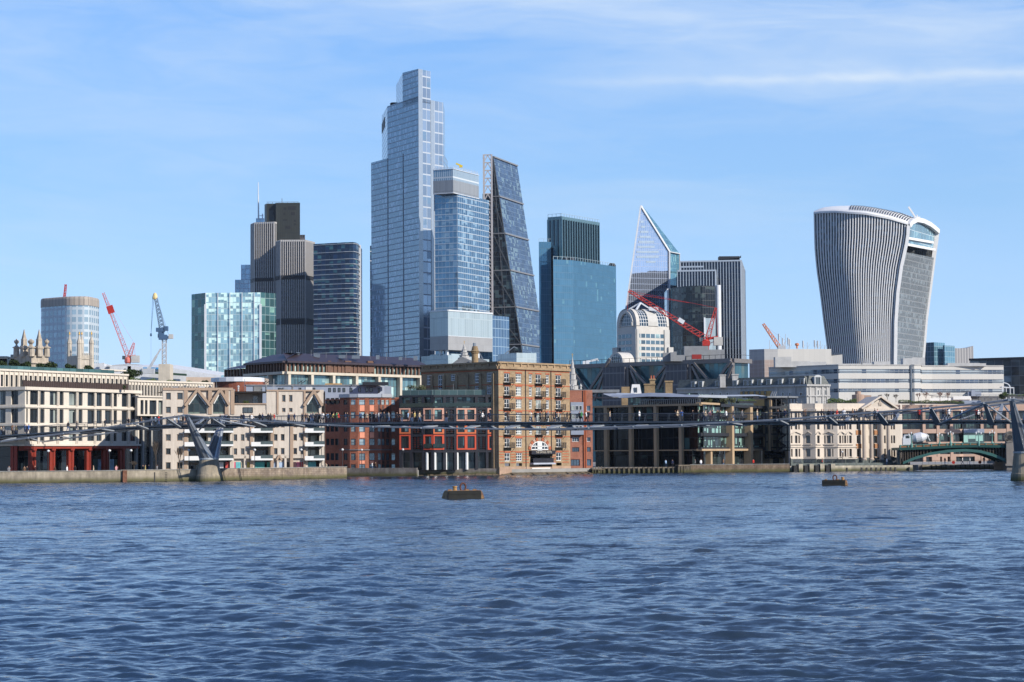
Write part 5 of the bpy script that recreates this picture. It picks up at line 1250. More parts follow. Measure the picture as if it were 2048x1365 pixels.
t = thing('crane_plinth', 'cream banded box carrying the blue crane mast', 'building', P(328, 745, 800))
a, b = P(317, 728.5, 796), P(339.5, 728.5, 796); mb = MB(); mb.prism([a, b, b+Vector((0, 8, 0)), a+Vector((0, 8, 0))], GZ, a.z); mb.build('block', M['cream'], t)
# ---- spires and pinnacles near the warehouse ---------------------------------------
def spire(px, y0, y1, Y_, r, label, tiers):
    t = thing('church_spire', label, 'spire', P(px, y0, Y_)); q = P(px, (y0+y1)/2, Y_); z = lambda s_: P(px, y0+(y1-y0)*s_, Y_).z
    mb = MB(); prof = [(r*1.3, WALK), (r*1.3, z(0)), (r, z(0))]
    for k in range(tiers): s_ = (k+1)/(tiers+1); rr = r*(1-s_)+.06; prof += [(rr*1.15, z(s_)-.25), (rr*1.3, z(s_)-.1), (rr*.85, z(s_))]
    prof += [(.05, z(1))]; mb.lathe((q.x, q.y, 0), prof, 8, rz=.39); mb.build('steeple', M['portland'], t)
    mb = MB(); mb.tube((q.x, q.y, z(1)-.2), (q.x, q.y, z(1)+.9), .07, 5); mb.cbox((q.x, q.y, z(1)+.5), .5, .06, .1); mb.build('weathervane', M['gold'], t)
    return t
ts_ = spire(1145, 782, 714, 560, 1.6, 'white stone church spire with weathervane, right beside the brick warehouse corner', 5)
mb = MB(); C = P(1146, 779, 556); L_ = nxt(C, 1138, -40); R_ = nxt(C, 1160, 30); mb.prism([L_, C, R_, R_+L_-C], WALK, C.z)
for q in (L_, C, R_): mb.lathe((q.x, q.y, C.z), [(.35, 0), (.25, .5), (.4, .9), (.05, 1.5)], 6)
mb.build('tower_top', M['portland'], ts_)
spire(928.5, 716, 688, 600, 1.5, 'tiny distant white spire rising just left of the warehouse chimney', 4)
# right edge: pergola and rooftop
t = thing('roof_pavilion', 'small white framed roof terrace with curved hood, right of the white banded office', 'roof pavilion', P(2015, 775, 636))
a, b = P(2004, 775.5, 636), P(2028, 777, 636); zt = a.z; mb = MB(); mb.box(a, b-a, (0, 3, 0), (0, 0, .3))
for s_ in (.02, .35, .68, .98): q = a+(b-a)*s_; mb.cbox((q.x, q.y, zt-4), .2, .2, 4)
for s_ in (.3, .6): q = zt*s_+WALK; mb.box((a.x, a.y, zt-3+s_*2), b-a, (0, .1, 0), (0, 0, .12))
mb.build('frame', M['white_metal'], t); mb = MB(); pts = [P(2006+14*math.sin(i/6*1.5), 766+9*(1-math.cos(i/6*1.5)), 637) for i in range(7)]
for p, q in zip(pts, pts[1:]): mb.beam(p, q, .5, .25)
mb.build('curved_hood', M['white_metal'], t)

rv2 = random.Random(9)
for f_, tn, z_, n_ in ((Face(P(574, 712.5, 566), P(845, 724, 590)), bpy.data.objects['office_block.001'], None, 14),):
    for i in range(n_):
        u = f_.L*(i+rv2.random())/n_; px_ = 574+271*u/f_.L; q = P(px_, 714+8*u/f_.L, 568+u*.5); g = MB(); h = rv2.uniform(.5, 1.4)
        if i % 2: g.cbox(q, rv2.uniform(.8, 2.2), 1.2, h)
        else: g.tube(q, q+Vector((0, 0, h+.8)), .07, 5)
        g.build('roof_vent', M['steel' if i % 2 else 'lead'], tn)
# ================================================================== riverside buildings
def cols_u(f, pxs, py=850): return [(f.u(a, py), f.u(b, py)) for a, b in pxs]
def rows_z(f, px, ys): return sorted([(f.z(px, b), f.z(px, a)) for a, b in ys])
def gridwall(f, mb, parent, u0, u1, z0, z1, cols, rows, glass, frame, t=.4, m=0, nx=1, ny=1, fw=.08, inset=None, wcols=None):
    wall_grid(f, mb, u0, u1, z0, z1, cols, rows, t, m)
    for i, (a, b) in enumerate(sorted(cols)):
        for c, d in sorted(rows): window(f, a, b, c, d, parent, glass, frame, nx=nx, ny=ny, fw=fw, inset=-t+.08 if inset is None else inset)
def shell(pts, z0, z1, name, mat, parent, extra=None):
    mb = MB(); mb.prism([(q.x, q.y, z1) for q in pts], z0, z1); return mb.build(name, mat, parent)
M['limestone'] = plain('cream_limestone', (.70, .63, .53), .8, 0, .07, .25, .01, .12)
M['oxide'] = plain('oxide_red_steel', (.26, .035, .02), .5, .1, .15)
M['curt'] = facade('window_with_curtain', .9, 60, (.03, .04, .05), (.02, .02, .02), .02, .02, (.28, .32, .30), .5, .2, .06, .01, .5)

M['pink'] = plain('pink_stone', (.50, .34, .26), .8, 0, .08, .3, .01, .1)
# ---- R1 limestone grid block with red steel ground floor ---------------------------
r1 = thing('office_block', 'cream limestone grid block raised on red steel columns over dark glazing, far left', 'office block', P(160, 930, 400))
Y = 392; C = P(50, 773.7, Y); L_ = nxt(C, -60, -22); R_ = nxt(C, 279, 60); fL, fR = Face(L_, C), Face(C, R_)
zr = lambda y: fR.z(64, y)
z1, zs = C.z, fR.z(64, 887); zb = fR.z(64, 892)
rows = rows_z(fR, 64, [(782, 809.5), (818, 846), (854, 882)])
cols = cols_u(fR, [(50.8, 55.5), (60, 75), (79, 89), (99, 113.5), (118, 127), (137.6, 151.5), (156, 165), (175, 188), (192, 203.5), (210, 222), (226.6, 234), (243.5, 255), (260, 271.5)], 840)
mb = MB(); gridwall(fR, mb, r1, 0, fR.L, zb, z1-.6, cols, rows, M['curt'], M['dark_frame'], .45, nx=2, fw=.07)
colsL = cols_u(fL, [(-50, -36), (-28, -15), (-10, 11), (22, 36)], 840)
gridwall(fL, mb, r1, 0, fL.L, zb, z1-.6, colsL, rows, M['curt'], M['dark_frame'], .45, nx=2)
for a, b in zip(cols[1:-1:2], cols[2::2]):
    m_ = (a[1]+b[0])/2; fR.box(mb, m_-.35, m_-.12, zb, z1-.6, 0, .22); fR.box(mb, m_+.14, m_+.32, zb, z1-.6, 0, .12)
mb.build('wall', M['limestone'], r1)
mb = MB()
for f in (fL, fR):
    for zc in (zb+.15, (rows[0][1]+rows[1][0])/2, (rows[1][1]+rows[2][0])/2): f.box(mb, -.02, f.L+.3, zc-.18, zc+.18, 0, .32)
    f.box(mb, -.02, f.L+.35, z1-.6, z1, -1.0, .45)
mb.build('floor_ledges', M['limestone'], r1)
mb = MB(); mb.poly([fL.pt(0, z1-.1, -1), fL.pt(fL.L, z1-.1, -1), fR.pt(fR.L, z1-.1, -1), fR.pt(fR.L, z1-.1, -14), fL.pt(0, z1-.1, -14)]); mb.poly([fL.pt(0, zb, 0), fR.pt(0, zb, 0), fR.pt(fR.L, zb, 0), fR.pt(fR.L, zb, -14), fL.pt(0, zb, -14)][::-1])
seg(mb, R_, R_+Vector((-8, 5, 0)), zb, z1-.6); mb.build('roof_deck', M['limestone'], r1)
mb = MB(); fR.quad(mb, 2, fR.L+1, WALK, zb, -4.5); fL.quad(mb, 0, fL.L, WALK, zb, -5); mb.build('ground_glazing', facade('dark_shopfront', 3, 4.6, (.012, .018, .025), (.04, .045, .05), .1, .12, metal=.15, rough=.05, var=.4), r1)
for px in (69, 107.5, 145, 181, 214.5, 247.5):
    u = fR.u(px, 915); mb = MB()
    fR.box(mb, u-.75, u-.25, WALK, zb-.9, -.9, -.3); fR.box(mb, u+.25, u+.75, WALK, zb-.9, -.9, -.3); fR.box(mb, u-.3, u+.3, WALK, zb-.9, -.75, -.45); fR.box(mb, u-.5, u+.5, zb-.9, zb-.02, -3.5, .1)
    mb.build('steel_column', M['oxide'], r1)
for px in (22, 29): q = P(px, 915, 391); mb = MB(); mb.cbox((q.x, q.y+1.0, WALK), .55, .6, zb-WALK); mb.build('steel_column', M['oxide'], r1)
mb = MB(); fR.box(mb, 0, fR.L, zb-.55, zb-.02, -.35, .05); mb.build('steel_beam', M['oxide'], r1)
M['poster'] = plain('picture_poster', (.35, .55, .75), .4, 0, .5, .8)
for px0, px1, y0, y1, mt in ((186, 195.5, 925.5, 941, plain('dark_green_board', (.02, .09, .07), .5)), (196, 210, 924.5, 941.5, M['poster']), (219, 228, 926, 941, M['poster']), (229, 242, 925, 941, plain('green_board', (.02, .09, .07), .5))):
    mb = MB(); u0, u1 = fR.at(px0, 935, -3)[0], fR.at(px1, 935, -3)[0]; fR.box(mb, u0, u1, WALK, WALK+2.7, -3.1, -3.0); mb.build('shopfront_panel', mt, r1)
# brown balustrade on the roof terrace
bal = MB(); fR.box(bal, 1.5, fR.L-1, z1, z1+1.25, -2.0, -1.9); 
for u in frange(1.5, fR.L-1, .5): fR.box(bal, u, u+.08, z1, z1+1.35, -2.08, -1.85)
bal.build('balustrade', plain('dark_brown_mesh', (.05, .032, .028), .8), r1)
# set back upper storeys
r1b = thing('office_block', 'set back cream top storey with narrow windows and green glass balustrade, far left', 'office block', P(200, 760, 415))
C2 = P(-60, 731, 398); 
a = nxt(P(30, 734.5, 400), -70, 60); a = P(-20, 731, 391); 
a = P(0, 741.8, 400); a = nxt(a, -60, 58); b = nxt(a, 255, 58); f = Face(a, b); zt = f.z(0, 741.8)
cw_ = [(f.u(px, 750), f.u(px+4.6, 750)) for px in frange(-50, 250, 8.75)]
cw_ = [(3.9+4.5-7.4, 0)] and []
n_ = 34; pitch = f.L/n_
for i in range(n_): cw_.append((i*pitch+pitch*.28, i*pitch+pitch*.78))
rz = [(f.z(0, 773), f.z(0, 749.5))]
mb = MB(); gridwall(f, mb, r1b, 0, f.L, z1-2.0, zt, cw_, [(rz[0][0], rz[0][1])], M['glass_dark'], M['dark_frame'], .45, fw=.06)
f.box(mb, -.2, f.L+.2, zt, zt+.35, -.8, .3)
for i in range(n_+1): f.box(mb, max(0, i*pitch-.09), min(f.L, i*pitch+.09), z1-2, zt-.1, 0, .22)
mb.poly([f.pt(0, zt+.3, -.5), f.pt(f.L, zt+.3, -.5), f.pt(f.L, zt+.3, -14), f.pt(0, zt+.3, -14)])
seg(mb, b, b+Vector((-8, 5, 0)), z1-2, zt); mb.build('wall', M['limestone'], r1b)
mb = MB(); f.quad(mb, 0, f.L-1.5, zt+.35, zt+1.15, -2.2)
for u in frange(0, f.L-1.5, 1.8): f.box(mb, u, u+.06, zt+.35, zt+1.2, -2.25, -2.15)
mb.build('glass_balustrade', facade('green_balustrade_glass', 1.8, 3, (.06, .13, .13), (.2, .25, .25), .06, .05, metal=.3, rough=.08, var=.35), r1b)
mb = MB(); f.box(mb, f.L-4.5, f.L+3, zt+1.1, zt+1.35, -6, -3); f.box(mb, 2, 9, zt+1.4, zt+1.7, -5, -3); mb.build('canopy', M['limestone'], r1b)
# second stretch further right
a2 = nxt(P(257, 763.5, 430), 257, 0); b2 = nxt(a2, 425, 52); f2 = Face(a2, b2); zt2 = a2.z
n_ = 28; pitch = f2.L/n_; zw0, zw1 = f2.z(262, 791), f2.z(262, 770)
cw2 = [(i*pitch+pitch*.3, i*pitch+pitch*.78) for i in range(n_)]
r1c = thing('office_block', 'lower cream wing with narrow windows and dark shaded entrance, left of the pale apartments', 'office block', P(300, 930, 430))
mb = MB(); gridwall(f2, mb, r1c, 0, f2.L, f2.z(262, 797), zt2, cw2, [(zw0, zw1)], M['glass_dark'], M['dark_frame'], .45, fw=.06); f2.box(mb, -.1, f2.L, zt2, zt2+.35, -.8, .25)
for i in range(n_+1): f2.box(mb, max(0, i*pitch-.09), min(f2.L, i*pitch+.09), zw0, zt2-.1, 0, .22)
mb.poly([f2.pt(0, zt2+.3, -.5), f2.pt(f2.L, zt2+.3, -.5), f2.pt(f2.L, zt2+.3, -14), f2.pt(0, zt2+.3, -14)])
a3 = P(275, 794.5, 418); b3 = nxt(a3, 330, 52); f3 = Face(a3, b3); z3 = a3.z
colz = cols_u(f3, [(281, 287), (290, 295), (299, 313), (317, 326)], 815)
gridwall(f3, mb, r1c, 0, f3.L, f3.z(280, 832), z3, colz, [(f3.z(280, 829), f3.z(280, 800.5))], M['curt'], M['dark_frame'], .7); f3.box(mb, 0, f3.L, z3, z3+.3, -3, .3)
mb.build('wall', M['limestone'], r1c)
mb = MB(); f3.box(mb, 0, f3.L, WALK, f3.z(280, 832), -2.2, -2.0); f2.box(mb, 0, f2.L, WALK, f2.z(262, 797), -1, -.5); mb.build('dark_entrance_glazing', plain('shaded_glass', (.012, .014, .018), .2, 0, .4), r1c)
mb = MB()
for px in (283, 296, 313): u = f3.u(px, 850); f3.box(mb, u-.2, u+.2, WALK, f3.z(280, 832), -1.9, -1.3)
mb.build('column', M['concrete'], r1c)

# ---- R2 pale stone apartments ------------------------------------------------------
r2 = thing('apartment_block', 'pale stone apartments with three steep glazed gables and white balconies, behind the left bridge pier', 'apartment block', P(480, 930, 400))
M['r2w'] = plain('pale_render_stone', (.66, .58, .49), .85, 0, .08, .3, .01, .22)
M['r2t'] = plain('tan_trim_stone', (.40, .29, .21), .85, 0, .12)
M['r2g'] = facade('gable_glass', 1.1, 1.6, (.02, .035, .04), (.03, .035, .035), .09, .09, (.12, .16, .13), .3, .12, .07, .02, .5)
Y = 397; A0 = P(325.5, 779, Y); B0 = nxt(A0, 650, 15); f = Face(A0, B0); U = lambda px, y=870: f.u(px, y); Zf = lambda y, px=480: f.z(px, y)
def zc(px, y): return f.z(px, y)
rowsL = [(786, 800), (814, 827), (841, 854), (869, 882.5), (897, 910), (925, 939)]
zt = zc(340, 779.5)
mb = MB(); tr = MB()
u0, u1 = 0, U(371)
gridwall(f, mb, r2, u0, u1, WALK, zt, cols_u(f, [(331.5, 341.5), (354, 365.5)]), rows_z(f, 348, rowsL), M['glass_dark'], M['r2t'], .35, nx=1, fw=.11)
for px in (371.5, 420, 453.5, 465): u = U(px); f.box(tr, u-.35, u+.35, WALK if px < 400 else zc(px, 829), zt, -.5, .12)
# gable bays
def gable(pa, pb, pxa, ya, yb, ybot):
    ua, ub, ux_ = U(pa, 800), U(pb, 800), U(pxa, 790); za, zb_, z0 = zc(pxa, ya), zc(pxa, yb), zc(pxa, ybot)
    g = MB(); pts = [f.pt(ua+.1, z0, -.3), f.pt(ub-.1, z0, -.3), f.pt(ub-.1, zb_, -.3), f.pt(ux_, za-.5, -.3), f.pt(ua+.1, zb_, -.3)]
    g.poly(pts, 0, [((q-pts[0]).xy.length, q.z) for q in pts]); g.build('gable_window', M['r2g'], r2)
    g = MB()
    for s_, (p, q) in enumerate(((ua, ux_), (ub, ux_))):
        g.beam(f.pt(p+(-.5 if s_ == 0 else .5), zb_-.6, .1), f.pt(q, za+.1, .1), 1.0, .5)
    g.build('gable_trim', M['r2t'], r2)
    g = MB()
    for s_, (p, q) in enumerate(((ua+.25, ux_), (ub-.25, ux_))): g.beam(f.pt(p, zb_-.35, -.1), f.pt(q, za-.55, -.1), .6, .2)
    g.build('gable_reveal', M['white_frame'], r2)
    # wall left and right of the glass, following the slope
    mb.poly([f.pt(ua-.9, zb_-.3, -.35), f.pt(ux_, za, -.35), f.pt(ux_, zt, -.35), f.pt(ua-.9, zt, -.35)]); mb.poly([f.pt(ub+.9, zb_-.3, -.35), f.pt(ub+.9, zt, -.35), f.pt(ux_, zt, -.35), f.pt(ux_, za, -.35)])
    f.box(mb, ua-.4, ua+.1, z0, zb_, -.5, -.02); f.box(mb, ub-.1, ub+.4, z0, zb_, -.5, -.02)
gable(375, 415, 394.5, 781, 806, 829.5); gable(425, 453, 439.5, 781, 804, 833); gable(612, 639, 627, 784, 806, 829)
f.box(mb, U(371), U(376), zc(373, 829), zt, -.4, -.05); f.box(mb, U(453), U(466), zc(458, 829), zt, -.4, 0)
f.box(tr, 0, U(466), zt-.15, zt+.35, -.6, .15)
# middle: recessed terrace
zt2 = zc(500, 809.5); ztd = zc(570, 783)
f.box(mb, U(466), U(532), WALK+12, zc(500, 787), -5, -4.6); f.box(tr, U(466), U(532), zc(500, 787), zc(500, 785.5), -5.1, -4.4)
f.box(mb, U(466), U(533), zc(500, 829), zt2, -2.0, -.2); f.box(tr, U(466), U(533), zt2, zt2+.25, -2.2, 0)
for x0, x1, y0, y1, o in ((469, 474, 790, 807, -4.5), (477, 482, 790, 807, -4.5), (512, 522, 791, 806, -4.5), (486, 506, 815, 826, -.15)):
    winpx(f, x0, y0, x1, y1, r2, M['glass_dark'], M['white_frame'] if x0 > 500 else M['dark_frame'], inset=o, nx=2)
cD = cols_u(f, [(564, 571), (578, 585)]); gridwall(f, mb, r2, U(533), U(607), zc(570, 829), ztd, cD, rows_z(f, 575, [(790.5, 804.5), (816.5, 825)]), M['glass_dark'], M['r2t'], .35, fw=.12)
f.box(tr, U(533), U(640), ztd, ztd+.3, -.7, .15); f.box(tr, U(553), U(557), zc(555, 829), ztd, -.1, .15); f.box(tr, U(607), U(611), WALK, ztd, -.3, .2)
f.box(mb, U(639), U(650), WALK, zc(645, 829), -.4, -.2); zt = ztd
# lower storeys
zmid = zc(560, 829)
lowcols = [(467.2, 474.3), (481.5, 489), (547.6, 555), (561.5, 569), (586.6, 594), (600.5, 607.5)]
gz = WALK+3.2
rl = rows_z(f, 500, [(843, 856), (869, 882.5), (897, 910)])
cl_ = cols_u(f, lowcols)+cols_u(f, [(493, 499)])
gridwall(f, mb, r2, U(466), U(504), gz, zmid, [c for c in cols_u(f, [(467.2, 474.3), (481.5, 489), (493, 499)])], rl, M['glass_dark'], M['r2t'], .35, fw=.1)
gridwall(f, mb, r2, U(545), U(611), gz, zmid, cols_u(f, [(547.6, 555), (561.5, 569), (586.6, 594), (600.5, 607.5)]), rl, M['curt'], M['r2t'], .35, fw=.1)
for x0, x1 in ((371, 466), (504, 545), (611, 648)):      # balcony bays: recessed glazing
    ua, ub = U(x0), U(x1); f.box(mb, ua, ub, WALK, zmid if x0 > 400 else zc(400, 829), -3.2, -3.0); 
    g = MB(); f.quad(g, ua+.3, ub-.3, WALK, zmid-.2, -2.95); g.build('balcony_glazing', facade('balcony_door_glass', 1.3, 2.75, (.02, .03, .035), (.10, .09, .08), .12, .5, (.25, .28, .24), .3, .2, .08, .02, .5), r2)
    for u in ([ua+.2, ub-.2] if x0 > 400 else [ua+.3, (ua+ub)/2, ub-.3]): f.box(mb, u-.25, u+.25, WALK, zmid, -3, -.05)
    f.box(mb, ua, ub, zmid-.35, zmid, -3, -.03)
    f.box(mb, ua, ub, zmid, zmid+(.9 if x0 == 504 else .12), -.45, -.15)
    for y0, y1 in ((859, 866), (886, 893), (914, 921)):
        g = MB(); za, zb_ = zc((x0+x1)/2, y1), zc((x0+x1)/2, y0); f.box(g, ua-.3, ub-.1, za, za+.35, -3, 1.2); f.box(g, ua-.3, ua+(ub-ua)*.38, za+.35, zb_+.15, 1.05, 1.2); o = g.build('balcony', M['white_frame'], r2)
        g = MB(); f.box(g, ua+(ub-ua)*.38, ub-.1, zb_+.25, zb_+.32, 1.1, 1.18); f.quad(g, ua+(ub-ua)*.38, ub-.1, za+.35, zb_+.25, 1.14); g.build('railing', plain('smoked_rail_glass', (.10, .13, .13), .15, .2, .3), o)
f.box(mb, U(466), U(504), WALK, gz, -.8, -.6); f.box(mb, U(545), U(611), WALK, gz, -.8, -.6)
for px in (466, 490, 504, 545, 556, 571, 583, 609): f.box(mb, U(px)-.2, U(px)+.2, WALK, gz, -.6, -.02)
f.box(mb, U(466), U(504), gz-.5, gz, -.6, -.02); f.box(mb, U(545), U(611), gz-.5, gz, -.6, -.02)
for px in (503, 544, 583): f.box(tr, U(px)-.3, U(px)+.3, WALK, zmid, -.05, .2)
mb.poly([f.pt(0, ztd, -.5), f.pt(f.L, ztd, -.5), f.pt(f.L, ztd, -13), f.pt(0, ztd, -13)]); seg(mb, B0, B0+Vector((-3, 12, 0)), WALK, zmid); seg(mb, B0, B0+Vector((-3, 12, 0)), WALK, ztd)
mb.build('wall', M['r2w'], r2); tr.build('stone_trim', M['r2t'], r2)
def panel(parent, f, x0, x1, y0, y1, col, off=.05, nm='shopfront_panel'):
    g = MB(); u0, u1 = f.at(x0, (y0+y1)/2, off)[0], f.at(x1, (y0+y1)/2, off)[0]; f.box(g, u0, u1, f.z(x0, y1), f.z(x0, y0), off-.05, off); return g.build(nm, plain('shopfront_colour', col, .5, 0, .25, 1.5), parent)
for x0, x1, c_ in ((437, 447, (.5, .5, .52)), (451, 458.5, (.5, .06, .05)), (467.5, 471, (.6, .15, .22)), (472, 481, (.12, .42, .45)), (482, 487, (.60, .52, .36)), (494, 499.5, (.62, .47, .08)), (508, 529, (.05, .30, .28)), (534, 540, (.07, .32, .24)), (547.5, 567, (.35, .45, .60)), (573, 578, (.03, .03, .03)), (587, 592, (.06, .02, .03)), (593, 599, (.65, .16, .22)), (599.5, 606, (.55, .05, .06)), (614, 632, (.10, .38, .38))):
    panel(r2, f, x0, x1, 924.5, 938.5, c_, -.5)
g = MB(); q0, q1, q2 = f.pt(U(553), zc(558, 921), .15), f.pt(U(558), zc(558, 911), .15), f.pt(U(563.5), zc(558, 921), .15); g.beam(q0, q1, .4, .35); g.beam(q1, q2, .4, .35); g.build('door_pediment', M['r2t'], r2)

# ---- R3 red brick building ---------------------------------------------------------
M['redbrick'] = brick('red_brick', (.35, .115, .065), (.28, .085, .05), (.30, .19, .14))
M['r3g'] = facade('sky_lit_window', 1.1, 40, (.16, .21, .24), (.1, .1, .1), .02, .02, (.34, .42, .44), .6, .55, .06, .03, .4)  # pale panes: sky reflection put into the glass colour
r3 = thing('office_block', 'red brick office with a faceted bay, orange spandrels and a grey metal parapet, centre left', 'office block', P(730, 935, 440))
p0 = P(640, 792, 452); p1 = nxt(p0, 679, -30); p2 = nxt(p1, 699, -42); p3 = nxt(p2, 715, -12); p4 = nxt(p3, 762, 12); p5 = nxt(p4, 782, 42); p6 = nxt(p5, 798, 4)
zt = P(740, 795, p3.y).z; mb = MB(); tr = MB(); cap_ = MB()
segs = [(p0, p1, [(643, 648), (653, 657.5), (662, 667), (671, 676)]), (p1, p2, [(688, 694)]), (p2, p3, [(702.5, 710)]), (p3, p4, [(719.5, 729), (739.5, 748)]), (p4, p5, [(764, 768.5), (773, 777.5)]), (p5, p6, [(783.5, 789)])]
segs[3][2].append((756.5, 760.5))
for i, (a, b, cs) in enumerate(segs):
    ff = Face(a, b); pm = cs[0][0]; rows_ = rows_z(ff, pm, [(797, 810), (824, 837), (852, 864), (878, 891), (907, 921), (929, 937)])
    gridwall(ff, mb, r3, 0, ff.L, WALK, zt if i != 0 else zt-1.2, [(a_-.12, b_+.12) for a_, b_ in cols_u(ff, cs)], rows_, M['r3g'] if i > 1 else M['curt'], M['dark_frame'], .25, fw=.05, ny=2 if i > 1 else 1)
    ztt = ff.z(pm, 788.5)
    if i in (1, 2, 3, 4): ff.box(cap_, 0, ff.L, zt, zt+.75, -.3, .25); ff.box(tr, 0, ff.L, ff.z(pm, 901), ff.z(pm, 899.3), 0, .2)
    if i in (3, 4):
        for x0, x1 in cs:
            for y0, y1 in ((811, 822.5), (865, 876), (922, 928)):
                o = MB(); ua, ub = ff.u(x0), ff.u(x1); ff.box(o, ua, ub, ff.z(x0, y1), ff.z(x0, y0), -.05, .04); o.build('spandrel_panel', plain('orange_spandrel' if x0 < 755 else 'brown_spandrel', (.86, .34, .21) if x0 < 755 else (.10, .05, .04), .6), r3)
    for k in range(1, 24):
        pass
mb.prism([(q.x, q.y, zt-.3) for q in (p0, p1, p2, p3, p4, p5, p6, p6+Vector((-2, 14, 0)), p0+Vector((0, 4, 0)))], zt-.5, zt-.3)
seg(mb, p6, p6+Vector((-2, 14, 0)), WALK, zt)
mb.build('wall', M['redbrick'], r3); tr.build('cornice', M['lead'], r3); cap_.build('parapet', plain('pale_metal_parapet', (.50, .52, .56), .4, .4, .05), r3)
mb = MB()
for i, (y0) in enumerate((798, 826, 880, 910)):
    ff = Face(p5, p6); ua, ub = ff.u(783), ff.u(789.5); z = ff.z(786, y0); mb.poly([ff.pt((ua+ub)/2+(ub-ua)/2*math.cos(t_), z+(ub-ua)/2*math.sin(t_), .02) for t_ in [math.pi*k/8 for k in range(9)]])
mb.build('arched_window_heads', M['glass_dark'], r3)

# ---- R4 dark and orange flats ------------------------------------------------------
r4 = thing('apartment_block', 'black modern flats with orange and peach framed windows, left of the brick warehouse', 'apartment block', P(900, 935, 442))
M['blk'] = plain('black_cladding', (.028, .028, .036), .45, .2, .2)
OR = [plain('peach_panel', (.70, .38, .27), .6, 0, .06), plain('orange_panel', (.68, .17, .06), .6, 0, .06), plain('vermilion_panel', (.62, .085, .035), .6, 0, .06)]
M['r4g'] = facade('flat_glazing', .9, 2.9, (.03, .045, .05), (.02, .02, .025), .08, .2, (.20, .34, .33), .5, .3, .06, .02, .5)
Cc_ = P(866, 791, 441); La = nxt(Cc_, 799, -14); Ra = nxt(Cc_, 997.5, 10); fa, fb = Face(La, Cc_), Face(Cc_, Ra); zt = Cc_.z
mb = MB()
for f_ in (fa, fb): f_.quad(mb, 0, f_.L, WALK, zt, -1.0)
mb.build('glazing', M['r4g'], r4)
mb = MB()
for f_, pxs in ((fa, (801, 822, 846, 865)), (fb, (889, 911, 953, 974))):
    for px in pxs: u = f_.u(px, 850); f_.box(mb, u-.3, u+.3, WALK, zt, -.9, .05)
for f_ in (fa, fb):
    for y_ in (790.5, 815.5, 843, 869, 901): z = f_.z(860 if f_ is fa else 930, y_); f_.box(mb, 0, f_.L, z-.45, z, -.9, .02)
mb.poly([fa.pt(0, zt-.1, -.5), fb.pt(0, zt-.1, -.5), fb.pt(fb.L, zt-.1, -.5), fb.pt(fb.L, zt-.1, -12), fa.pt(0, zt-.1, -12)]); seg(mb, La+Vector((0, 10, 0)), La, WALK, zt)
for f_, x0, x1 in ((fa, 824, 845), (fb, 891, 909), (fb, 955, 973)):       # louvred bays
    for y_ in frange(794, 900, 4.2): z = f_.z((x0+x1)/2, y_); f_.box(mb, f_.u(x0), f_.u(x1), z-.12, z, -.5, -.1)
mb.build('frame', M['blk'], r4)
for k, (y0, y1) in enumerate(((817, 842.5), (849, 868), (870, 900))):
    for f_, x0, x1, wins in ((fa, 799, 821, [(802, 818)]), (fa, 847, 865.5, [(850, 863)]), (fb, 866.5, 888, [(869, 884)]), (fb, 913, 952, [(915, 929), (934.5, 949)]), (fb, 975, 997.5, [(978, 991)])):
        if f_ is fa and x0 > 840 and k == 1: continue
        o = MB(); z0_, z1_ = f_.z(x0, y1), f_.z(x0, y0); zz0, zz1 = z0_+.3, z1_-.3; ua, ub = f_.u(x0, 850), f_.u(x1, 850)
        wc = [(f_.u(a, 850), f_.u(b, 850)) for a, b in wins]; wall_grid(f_, o, ua, ub, z0_, z1_, wc, [(zz0, zz1)], .35)
        o = o.build('coloured_frame', OR[k], r4); o.location = f_.n*.15
        for a, b in wc: window(f_, a, b, zz0, zz1, r4, M['r4g'], M['blk'], nx=2, inset=-.1)
for x0, x1, f_ in ((826, 830, fa), (833, 837, fa), (893, 897, fb), (902, 906, fb), (957, 960, fb), (966, 970, fb)):
    for k, (y0, y1) in enumerate(((818, 842), (852, 867), (871, 898))):
        o = MB(); f_.box(o, f_.u(x0), f_.u(x1), f_.z(x0, y1), f_.z(x0, y0), -.7, -.55); o.build('colour_strip', OR[k], r4)
for f_, px in ((fa, 853.5), (fb, 870), (fb, 891.5), (fb, 914.5), (fb, 934)):
    o = MB(); u = f_.u(px, 920); o.tube(f_.pt(u, WALK, -.3), f_.pt(u, f_.z(px, 901)-.4, -.3), .33, 10); o.build('column', M['white_frame'], r4)
mb = MB()
for f_ in (fa, fb):
    f_.quad(mb, 0, f_.L, zt, zt+1.2, -1.6)
mb.build('glass_balustrade', facade('terrace_glass', 1.8, 3, (.05, .085, .085), (.15, .18, .18), .06, .05, metal=.3, rough=.08, var=.35), r4)
mb = MB(); M['bgl_'] = plain('green_balcony_glass', (.03, .05, .05), .1, .2, .2)
for f_, ys in ((fa, (808,)), (fb, (808,))):
    for y_ in ys: f_.quad(mb, 0, f_.L, f_.z(900, 814), f_.z(900, 806), .1); mb.each('balcony_glass', M['bgl_'], r4)
for f_, x0, x1 in ((fa, 848, 865), (fb, 866, 888)): f_.quad(mb, f_.u(x0), f_.u(x1), f_.z(870, 896), f_.z(870, 888), .35); mb.each('balcony_glass', M['bgl_'], r4)

